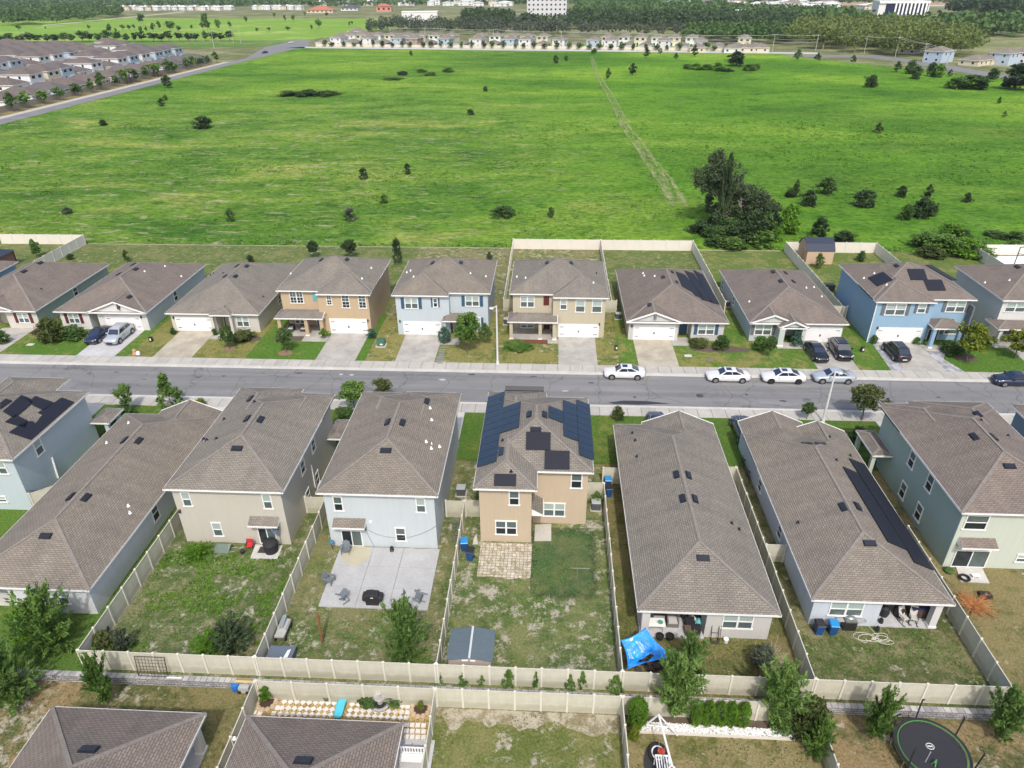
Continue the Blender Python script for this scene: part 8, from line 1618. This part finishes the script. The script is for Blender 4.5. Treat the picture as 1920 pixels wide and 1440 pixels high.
# pebbles of the gravel band: uncountable
rs2 = np.random.RandomState(3); n = 1500; t = rs2.rand(n); s = rs2.rand(n); C = np.array(a0)[None]*(1-t[:, None])*(1-s[:, None])+np.array(a1)[None]*t[:, None]*(1-s[:, None])+np.array(b0)[None]*(1-t[:, None])*s[:, None]+np.array(b1)[None]*t[:, None]*s[:, None]; C[:, 2] = LOW+.07
V, Fq = leaves(C, .05+.05*rs2.rand(n), rs2, updir=1.2, elong=1.1); o = bpy.data.objects.new('pebbles', fast_mesh('pebbles', V, Fq, WHITE)); col.objects.link(o); tag(o, 'white pebbles scattered over the gravel bed', 'pebbles', kind='stuff')
# the paved garden: yellow gravel, white slabs set diagonally
YG, N, L, B = newmat('yellow_gravel'); B.inputs['Roughness'].default_value = .95; vt = N.new('ShaderNodeTexVoronoi'); vt.inputs['Scale'].default_value = 11; L.new(geopos(N), vt.inputs['Vector']); cc = ramp(N, vt.outputs['Distance'], L, [(.0, (.62, .48, .24)), (.5, (.44, .33, .14)), (.8, (.18, .12, .05))])
L.new(mix(N, L, 1., cc, ramp(N, noise(N, L, geopos(N), 1.3, 5, .7), L, [(.35, (.7, .66, .6)), (.65, (1.15, 1.12, 1.1))]), 'MULTIPLY'), B.inputs['Base Color']); bump(N, L, vt.outputs['Distance'], B, -.7, .05)
sheet('gravel_court', rect(-18.75, -6.95, 2, 29.4), LOW+.01, YG)
SLW = concrete('slab_white', (.68, .65, .61), .10)
zs = LOW+.05; pv = empty('paving_slabs', (-13, 27.5, LOW), 'white square slabs set diagonally in the yellow gravel court', 'paving')
rs_ = random.Random(12); b = MB()
def slab_at(cx, cy, ang, s=.205):
    pts = [(cx+s*math.sqrt(2)*math.cos(ang+math.pi/4+k*math.pi/2)*.72, cy+s*math.sqrt(2)*math.sin(ang+math.pi/4+k*math.pi/2)*.72) for k in range(4)]; b.prism(pts, LOW+.0, zs+rs_.uniform(-.004, .006))
def row(p0, p1, n, ang=math.pi/4):
    a, c = P(*rP(*p0), LOW+.05), P(*rP(*p1), LOW+.05)
    for k in range(n): t = k/(n-1) if n > 1 else 0; slab_at(a[0]+(c[0]-a[0])*t, a[1]+(c[1]-a[1])*t, ang+rs_.uniform(-.04, .04))
row((598, 285), (856, 293), 6); row((1003, 297), (1003, 297), 1); row((1200, 302), (1200, 302), 1)
row((580, 328), (990, 340), 9); row((1135, 348), (1190, 350), 2); row((560, 380), (972, 392), 9); row((1120, 398), (1540, 412), 9)
row((545, 430), (960, 437), 9); row((1108, 440), (1530, 460), 9); row((1550, 322), (1550, 322), 1); row((1548, 365), (1548, 365), 1)
row((550, 280), (550, 280), 1, 0); row((525, 378), (525, 378), 1, 0); row((492, 425), (492, 425), 1, 0); row((335, 415), (382, 420), 2, 0); row((1590, 370), (1590, 370), 1, 0); row((1588, 415), (1588, 415), 1, 0); row((1577, 462), (1577, 462), 1, 0)
for yy in (518, 568, 615): row((1580, yy), (1720, yy+4), 4, 0)
row((1655, 322), (1655, 322), 1, 0)
o = b.build('slabs', SLW, pv)
def planter_ring(a, c, r, label, leaf, plantH, kind='bush', ringm=None, lb2=''):
    g = P(*rP(a, c), LOW); rt = empty('planter', g, label, 'planter'); b = MB(); rs3 = random.Random(a)
    for k in range(11):
        t0 = 2*math.pi*k/11; q = (g[0]+r*math.cos(t0), g[1]+r*math.sin(t0)); b.lathe([(r*.30, 0), (r*.32, .1), (r*.2, .2)], (q[0], q[1], LOW), 7)
    b.build('stone_ring', ringm or flat('tan_rock', (.46, .36, .24), .9, var=.2, vs=6), rt); b = MB(); b.lathe([(r*.8, 0), (r*.8, .08), (r*.3, .1)], g, 14); b.build('soil', flat('dark_soil', (.06, .035, .025), 1, var=.4, vs=8), rt)
    me, tk = crown_of(kind, leaf, 1); q = bpy.data.objects.new('foliage', me); col.objects.link(q); q.parent = rt; q.location = (0, 0, .08); q.scale = (plantH*.8, plantH*.8, plantH)
planter_ring(440, 335, .62, 'stone-ringed planter with a tall leafy green plant at the left of the paved garden', 'bright', 1.5, 'oak'); planter_ring(1698, 390, .60, 'stone-ringed planter with a small yellow-green plant at the right of the paved garden', 'yellow', .7)
small_lathe(*rP(935, 310), LOW, [(.2, 0), (.3, .3), (.32, .42), (.26, .42), (.24, .3)], flat('pot_olive', (.12, .12, .07), .8), 'flower_pot', 'flower pot', 'dark olive pot on the slabs against the fence'); small_lathe(*rP(1147, 295), LOW, [(.24, 0), (.34, .35), (.36, .5), (.26, .5), (.24, .3), (.1, .3)], flat('pot_grey', (.42, .41, .38), .8), 'flower_pot', 'flower pot', 'pale grey pot right of the pool lounger')
g = P(*rP(1368, 355), LOW); rt = empty('fountain', g, 'grey stone tiered fountain between two leafy clumps against the fence', 'fountain'); STN = flat('fountain_stone', (.40, .39, .37), .9, var=.2, vs=5)
b = MB(); b.lathe([(.62, 0), (.68, .25), (.6, .32), (.5, .25)], g, 12); b.build('basin', STN, rt); b = MB(); b.lathe([(.2, .2), (.18, .7), (.4, .85), (.36, .92), (.12, .85), (.1, 1.2), (.25, 1.3), (.05, 1.35)], g, 12); b.build('tiers', STN, rt); b = MB(); b.lathe([(.48, .24), (.48, .26)], g, 12); b.build('water', flat('dark_water', (.03, .035, .035), .08), rt)
for a, lb in ((1290, 'dark leafy clump left of the stone fountain'), (1470, 'dark leafy clump right of the stone fountain')): x, y, _ = P(*rP(a, 320), LOW); plant((x, y, LOW), .8, 1.5, 'bush', 'dark', lb, 'shrub', var=2)
# pool lounger
rt = empty('pool_lounger', (0, 0, 0), 'turquoise moulded pool lounger standing across the white slabs', 'lounger'); TQ = flat('turquoise_plastic', (.08, .50, .62), .35, var=.05, vs=3)
prof = [(-.95, .16, .16), (-.8, .27, .12), (-.4, .30, .22), (0, .30, .30), (.3, .29, .22), (.6, .28, .34), (.9, .24, .50), (1.0, .12, .54)]; vs = []; fs = []
for y_, hw, z_ in prof: vs += [(-hw, y_, z_-.08), (-hw, y_, z_+.04), (-hw*.6, y_, z_), (0, y_, z_-.02), (hw*.6, y_, z_), (hw, y_, z_+.04), (hw, y_, z_-.08)]
for k in range(len(prof)-1):
    for i in range(7): fs.append((k*7+i, k*7+(i+1) % 7, (k+1)*7+(i+1) % 7, (k+1)*7+i))
fs += [tuple(range(6, -1, -1)), tuple(range(len(prof)*7-7, len(prof)*7))]; b = MB(); b.mesh(vs, fs); b.build('shell', TQ, rt, smooth=True)
b = MB(); b.box(-.24, .24, -.55, .55, 0, .12); b.build('base', TQ, rt); b = MB(); b.box(-.16, .16, .62, .82, .40, .47); b.build('headrest', flat('turquoise_pale', (.2, .6, .68), .5), rt)
g = P(*rP(1048, 372), LOW+.05); rt.location = g; rt.rotation_euler.z = -.04; rt.scale = (.95, .95, 1)
# slatted bench
g = P(*rP(1630, 765), LOW+.3); rt = empty('slatted_bench', (g[0], g[1], LOW), 'white slatted bench back by the side fence of the paved garden', 'bench'); b = MB(); x0, x1 = g[0]-.75, g[0]+.75
b.box(x0, x1, g[1], g[1]+.06, LOW+.95, LOW+1.03); b.box(x0, x1, g[1], g[1]+.06, LOW+.45, LOW+.52)
for k in range(9): x = x0+.04+k*.175; b.box(x, x+.08, g[1]+.01, g[1]+.05, LOW+.52, LOW+.95)
b.build('backrest', WHITE, rt); b = MB()
for k in range(5): b.box(x0, x1, g[1]-.55+k*.11, g[1]-.46+k*.11, LOW+.42, LOW+.45)
b.build('seat', WHITE, rt)
for x in (x0+.05, x1-.05):
    for yy in (g[1]-.5, g[1]+.03): b = MB(); b.box(x-.035, x+.035, yy-.03, yy+.03, LOW, LOW+.45); b.build('leg', WHITE, rt)
sheet('garden_slab', rect(g[0]-1.1, g[0]+1.2, g[1]-3, g[1]+1.2), LOW+.03, DRVB)
q = PX(*rP(168, 648), -18.7); rt = empty('security_camera', q, 'small white camera mounted on the tan side fence', 'camera'); b = MB(); b.tube(q, (q[0]+.05, q[1], q[2]+.18), .05, n=6); b.build('bracket', BLACK, rt); b = MB(); b.lathe([(.1, -.1), (.14, 0), (.08, .12)], (q[0]+.08, q[1], q[2]+.2), 10); b.build('camera_head', WHITE, rt)
# bits behind the fence corner, left
g = P(*rH(170, 880), LOW); rt = empty('garden_pump', g, 'blue pool-pump-like machine in the outside corner of the tan fences', 'machine'); x, y, _ = g; b = MB(); b.lathe([(.28, 0), (.32, .3), (.28, .55), (.1, .6)], (x-.05, y, LOW), 12); b.build('tank', flat('tank_blue', (.02, .14, .42), .4), rt); b = MB(); b.box(x+.25, x+.95, y-.3, y+.35, LOW, LOW+.5); b.build('case', flat('case_grey', (.38, .39, .38), .6), rt)
for s in (.3, .85): b = MB(); b.tube((x+s, y-.38, LOW+.12), (x+s, y-.30, LOW+.12), .12, n=10); b.build('wheel', TYRE, rt)
for k, (dy, c, lb) in enumerate(((.0, (.52, .42, .15), 'yellow plank lying on the stone wall in the fence corner'), (.16, (.26, .18, .10), 'brown plank lying on the stone wall in the fence corner'))):
    a = P(*rH(165, 800), .06); bq = MB(); bq.box(a[0], a[0]+1.15, 30.12+dy, 30.25+dy, .012, .06); tag(bq.build('plank', flat('plank_'+str(k), c, .8), loc=a), lb, 'plank')
a = P(*rG(1205, 765), .04); bq = MB(); bq.box(a[0], a[0]+1.0, 30.2, 30.28, .012, .07); tag(bq.build('plank', WHITE, loc=a), 'white board lying on the stone wall right of the metal trellis', 'plank')
# swing set
rt = empty('swing_set', (6.9, 25.5, LOW), 'white-framed swing set with a red seat and a slide ladder', 'swing set'); Z = 1.9
apex = Vector(P(*rJ(540, 1040), LOW+2.35)); foot = [Vector(P(*rJ(*p), LOW)) for p in ((380, 1165), (680, 1195))]; apex2 = Vector((apex.x+.35, apex.y-3.2, apex.z)); WSW = flat('swing_white', (.72, .72, .72), .45)
for f in foot: b = MB(); b.tube(f, apex, .06, n=8); b.build('leg', WSW, rt)
for f in foot: b = MB(); b.tube((f.x+.35, apex2.y+.2, LOW), apex2, .06, n=8); b.build('leg', WSW, rt)
b = MB(); b.tube(apex, apex2, .07, n=8); b.build('top_bar', WSW, rt); b = MB(); b.tube(foot[0].lerp(apex, .4), foot[1].lerp(apex, .4), .04, n=6); b.build('brace', WSW, rt)
sc = apex.lerp(apex2, .42); b = MB(); b.tube((sc.x-.2, sc.y, sc.z), (sc.x-.22, sc.y, LOW+.55), .015, n=4); b.tube((sc.x+.2, sc.y, sc.z), (sc.x+.18, sc.y, LOW+.55), .015, n=4); b.build('chain', METAL, rt); b = MB(); b.lathe([(.12, 0), (.24, .1), (.22, .3), (.12, .32)], (sc.x, sc.y, LOW+.5), 10); b.build('swing_seat', flat('red_seat', (.50, .06, .03), .45), rt)
g = P(*rJ(535, 1330), LOW+.1); b = MB(); ring = [(g[0]+.52*math.cos(2*math.pi*k/22), g[1]+.62*math.sin(2*math.pi*k/22), LOW+.12) for k in range(23)]; b.path(ring, .12, 8); rt = empty('tyre_swing', (g[0], g[1], LOW), 'black rubber ring with a white rim below the red swing seat', 'tyre'); b.build('tyre', TYRE, rt); b = MB(); b.path([(x_*.72+g[0]*.28, y_*.72+g[1]*.28, LOW+.16) for x_, y_, _ in ring], .05, 6); b.build('rim', WHITE, rt)
b = MB(); b.prism(ellipse(g[0]-.2, g[1]-.9, .75, 1.6, 20), LOW+.005, LOW+.05); struct(b, 'rubber_mat', flat('rubber_black', (.03, .03, .033), .9))
g = P(*rJ(570, 1400), LOW+.9); rt = empty('slide_ladder', (g[0], g[1], LOW), 'white slatted platform at the foot of the swing set, cut by the lower edge', 'play ladder')
b = MB(); b.box(g[0]-.42, g[0]+.42, g[1]-.55, g[1]-.45, LOW+.95, LOW+1.02); b.box(g[0]-.42, g[0]+.42, g[1]+.35, g[1]+.43, LOW+.95, LOW+1.02)
for k in range(6): x = g[0]-.40+k*.15; b.box(x, x+.07, g[1]-.5, g[1]+.4, LOW+.95, LOW+1.0)
b.build('platform', WSW, rt)
for sx in (-.4, .4):
    for sy in (-.5, .4): b = MB(); b.tube((g[0]+sx, g[1]+sy, LOW), (g[0]+sx, g[1]+sy, LOW+.95), .035, n=6); b.build('leg', WSW, rt)
# trampoline
tx, ty, tr_ = 23.95, 27.35, 2.13; tz = LOW+.85; rt = empty('trampoline', (tx, ty, LOW), 'large round black trampoline with a green rim and black poles', 'trampoline')
GRN = flat('pad_green', (.07, .24, .06), .6); MATB = flat('trampoline_mat', (.022, .022, .028), .7, var=.1, vs=3)
b = MB(); b.lathe([(tr_-.28, 0), (tr_-.28, .01)], (tx, ty, tz), 48); b.build('jumping_mat', MATB, rt)
def ann(r0, r1, z0, z1, m, nm, n=48, dash=False):
    b = MB()
    for k in range(n):
        if dash and k % 2: continue
        a0, a1 = 2*math.pi*k/n, 2*math.pi*(k+1)/n; q = [(tx+r*math.cos(a), ty+r*math.sin(a)) for r, a in ((r0, a0), (r1, a0), (r1, a1), (r0, a1))]; b.prism(q, z0, z1)
    b.build(nm, m, rt)
ann(tr_-.235, tr_-.18, tz+.0, tz+.045, GRN, 'rim_pad'); ann(tr_-.155, tr_+.02, tz-.03, tz+.03, PLK, 'safety_pad'); ann(tr_-.0, tr_+.03, tz-.07, tz-.035, METAL, 'frame')
for k in range(6):
    a = 2*math.pi*(k+.5)/6; c, s = math.cos(a), math.sin(a); b = MB(); x, y = tx+(tr_+.06)*c, ty+(tr_+.06)*s; h_ = tz+1.75; b.tube((x, y, LOW+.35), (x+.12*c, y+.12*s, h_-.2), .045, n=8); b.tube((x+.12*c, y+.12*s, h_-.2), (x-.02*c, y-.02*s, h_), .045, n=8); b.build('enclosure_pole', PLK, rt)
    b = MB(); b.path([(tx+(tr_-.05)*math.cos(a-.16), ty+(tr_-.05)*math.sin(a-.16), tz-.05), (tx+(tr_+.02)*math.cos(a-.16), ty+(tr_+.02)*math.sin(a-.16), LOW+.04), (tx+(tr_+.02)*math.cos(a+.16), ty+(tr_+.02)*math.sin(a+.16), LOW+.04), (tx+(tr_-.05)*math.cos(a+.16), ty+(tr_-.05)*math.sin(a+.16), tz-.05)], .03, 6); b.build('leg', METAL, rt)
b = MB(); g = P(*rK(1000, 1285), tz+.012); ex, ey = g[0], g[1]
ring = [(ex+.23*math.cos(2*math.pi*k/20), ey+.20*math.sin(2*math.pi*k/20), tz+.014) for k in range(21)]; b.path(ring, .018, 4)
for k, (dx_, hh_) in enumerate(((-.13, .14), (-.06, .10), (.0, .12), (.06, .10), (.13, .14))): b.box(ex+dx_-.014, ex+dx_+.014, ey-hh_/2, ey+hh_/2, tz+.012, tz+.018)
b.box(ex-.13, ex+.13, ey-.015, ey+.015, tz+.012, tz+.0185); b.build('emblem', WHITE, rt)
a0, a1 = P(*rK(965, 1398), tz+.03), P(*rK(1002, 1330), tz+.03); b = MB(); b.tube(a0, a1, .03, n=6); b.lathe([(.04, 0), (.05, .05)], a1, 6); tag(b.build('stick', METAL, loc=a0), 'thin grey stick lying on the black trampoline mat', 'stick')
b = MB(); b.path([P(*rK(1005, 1410), tz+.04), P(*rK(1030, 1400), tz+.3), P(*rK(1045, 1380), tz+.25), P(*rK(1035, 1435), tz+.04)], .04, 6); tag(b.build('strap', GRN, loc=a0), 'green strap standing up from the trampoline mat', 'strap')
# ================================================================ FAR-ROW YARD THINGS
def shed_barn():
    x0, x1 = P(*zD(620, 225), .1)[0], P(*zD(760, 225), .1)[0]; y0 = 113.0; y1 = 117.5; x0 = 42.3; x1 = 46.6
    rt = empty('barn_shed', (x0, y0, .1), 'wooden barn-style shed with a dark blue gambrel roof inside the pale fence', 'shed'); WD = flat('pine_siding', (.50, .36, .25), .8, var=.08, vs=3)
    b = MB(); b.box(x0, x1, y0, y1, .1, 2.2); zz = [(y0, 2.2), (y0+.9, 3.3), ((y0+y1)/2, 3.9), (y1-.9, 3.3), (y1, 2.2)]
    for x in (x0, x1): b.face([(x, y, z) for y, z in zz])
    b.build('wall', WD, rt); b = MB()
    for (ya, za), (yb_, zb_) in zip(zz, zz[1:]): b.slab([(x0-.15, ya, za+.01), (x1+.15, ya, za+.01), (x1+.15, yb_, zb_+.01), (x0-.15, yb_, zb_+.01)], (0, -(zb_-za), (yb_-ya)), .06)
    b.build('roof', flat('shed_roof_navy', (.025, .035, .06), .7, var=.1, vs=4), rt); b = MB(); b.box(x0-.05, x0, y0+1, y0+2.6, .2, 2.1); b.build('door', flat('pine_door', (.40, .28, .19), .8), rt)
shed_barn()
x, y = P(*zA(100, 265), .1)[:2]; rt = empty('gazebo', (x, 106, .1), 'dark hardtop gazebo behind the house at the left edge', 'gazebo'); y = 107; DG = flat('gazebo_roof', (.03, .038, .06), .5)
b = MB(); b.mesh([(x-2.6, y-2, 2.5), (x+2.6, y-2, 2.5), (x+2.6, y+2, 2.5), (x-2.6, y+2, 2.5), (x-1, y-.6, 3.1), (x+1, y-.6, 3.1), (x+1, y+.6, 3.1), (x-1, y+.6, 3.1)], [(0, 1, 5, 4), (1, 2, 6, 5), (2, 3, 7, 6), (3, 0, 4, 7), (4, 5, 6, 7), (3, 2, 1, 0)]); b.box(x-.9, x+.9, y-.5, y+.5, 3.2, 3.32); b.build('roof', DG, rt)
for sx in (-2.3, 2.3):
    for sy in (-1.7, 1.7): b = MB(); b.box(x+sx-.07, x+sx+.07, y+sy-.07, y+sy+.07, .1, 2.5); b.build('post', IRON, rt)
b = MB(); b.slab([(x+2.2, y-1.6, .3), (x+2.2, y+1.6, .3), (x+2.2, y+1.6, 2.4), (x+2.2, y-1.6, 2.4)], (1, 0, 0), .08); b.build('curtain', flat('curtain_brown', (.22, .12, .09), .9), rt)
g = P(*zD(785, 385), .1); b = MB(); b.box(g[0]-.8, g[0]+.8, g[1]-.2, g[1]+.6, .1, .9); b.box(g[0]-.85, g[0]+.85, g[1]-.25, g[1]+.65, .9, 1.0); tag(b.build('storage_box', BLACK, loc=g), 'black storage box left of the bright blue house by the fence', 'storage box')
sheet('pool_deck', rect(71.8, 90, 104, 118), .11, flat('pool_deck_white', (.72, .72, .72), .8))
rt = empty('screen_frame', (76, 108, .1), 'dark metal frame at the right edge behind the white pool deck', 'frame'); b = MB(); q0 = Vector(PY(*zD(1862, 235), 108)); q1 = Vector(PY(*zD(1900, 135), 108)); b.tube((q0.x, 108, .1), q1, .07, n=6); b.tube(q1, q1+Vector((6, 0, .4)), .07, n=6); b.tube(q1-Vector((0, 0, 1)), q1+Vector((5, 0, -2)), .05, n=6); b.build('bars', IRON, rt)
g = P(*rN(1140, 1090)); tq = PY(*rN(1205, 905), g[1]); b = MB(); b.tube(g, tq, .07, .04, 6); tag(b.build('leaning_pole', flat('pole_grey', (.35, .34, .32), .8), loc=g), 'thin pale pole leaning in the thicket at the right of the grove', 'pole')
for i, (a, c) in enumerate(((275, 770), (360, 780))):
    x, y, _ = P(*zB(a, c+20), .12); sofa(x, 84.6, .8, .75, .85, .12, flat('wicker_dark', (.05, .045, .04), .8), flat('cushion_white', (.6, .6, .58), .8), ('left' if i == 0 else 'right')+' dark wicker armchair on the porch of the orange-tan house')
x, y, _ = P(*zD(1010, 1)) if False else (0, 0, 0)
for px, py, z, lb in ((1640, 643, .12, 'grey pot left of the bright blue house garage'), (1716, 643, .12, 'grey pot right of the bright blue house garage')): small_lathe(px, py, z, [(.2, 0), (.3, .4), (.32, .5)], flat('pot_slate', (.14, .15, .16), .7), 'planter', 'planter', lb)
g = P(*rE(1090, 590)); x = 19.3
for k, (yy, lb) in enumerate(((56.2, 'black bicycle leaning on the pale blue side wall, nearer the street'), (54.3, 'black bicycle leaning on the pale blue side wall, farther from the street'))):
    rt = empty('bicycle', (x-.15, yy, 0), lb, 'bicycle')
    for s in (-.5, .5): b = MB(); ring = [(x-.15, yy+s+.33*math.cos(2*math.pi*i/16), .34+.33*math.sin(2*math.pi*i/16)) for i in range(17)]; b.path(ring, .03, 5); b.build('wheel', TYRE, rt)
    b = MB(); b.path([(x-.15, yy-.5, .34), (x-.15, yy-.15, .8), (x-.15, yy+.35, .8), (x-.15, yy+.5, .34), (x-.15, yy, .34), (x-.15, yy-.15, .8)], .025, 5); b.path([(x-.15, yy+.35, .8), (x-.15, yy+.38, 1.0), (x-.4, yy+.36, 1.02)], .02, 5); b.build('frame', IRON, rt); b = MB(); b.box(x-.22, x-.08, yy-.28, yy-.05, .9, .96); b.build('saddle', BLACK, rt)

# ================================================================ LOOSE GRASS
def tufts(name, n, x0, x1, y0, y1, z, sz, leaf, label, seed, tilt=.1, zf=None):
    rs = np.random.RandomState(seed); x = rs.uniform(x0, x1, n*3); y = rs.uniform(y0, y1, n*3); m = vnoise(x+500, y+500, 2.2, seed+1)*.6+vnoise(x+500, y+500, .7, seed+2)*.4; k = m > .5; x, y = x[k][:n], y[k][:n]; C = np.stack([x, y, np.full(len(x), z)+sz*.4], 1)
    V, Fq = leaves(C, sz*(.5+rs.rand(len(C))), rs, updir=tilt, elong=1.8); o = bpy.data.objects.new(name, fast_mesh(name, V, Fq, LM[leaf])); col.objects.link(o); tag(o, label, 'grass', kind='stuff')
tufts('grass', 26000, -31.2, 29.8, 31.0, 42.5, .0, .065, 'mid', 'short grass and weeds scattered over the fenced back yards', 31)
tufts('grass', 9000, -31.2, -19.4, 31.0, 43, .0, .08, 'bright', 'greener weeds in the yard with the metal trellis', 32)
tufts('grass', 16000, -60, 60, 10, 29.2, LOW, .07, 'olive', 'short dry grass on the lower lots', 33)
tufts('grass', 60000, -186, 211, 120.5, 250, .12, .30, 'bright', 'tall bright grass tussocks across the field', 34, 1.3)
tufts('grass', 26000, -110, 110, 119.7, 150, .10, .22, 'feather', 'paler weeds along the near edge of the field', 35, .9)
# ================================================================ AIR
b = MB(); b.box(-9100, 9100, -230, 16100, -2.5, 47)
HZ = bpy.data.materials.new('haze'); HZ.use_nodes = True; N, L = HZ.node_tree.nodes, HZ.node_tree.links; N.remove(N['Principled BSDF'])
pvn = N.new('ShaderNodeVolumePrincipled'); pvn.inputs['Color'].default_value = (.86, .92, 1, 1); pvn.inputs['Density'].default_value = .00008; pvn.inputs['Anisotropy'].default_value = .3; L.new(pvn.outputs[0], N['Material Output'].inputs['Volume'])
tag(b.build('haze', HZ, loc=(0, 0, 0)), 'thin pale haze over the distance', 'haze', kind='stuff')
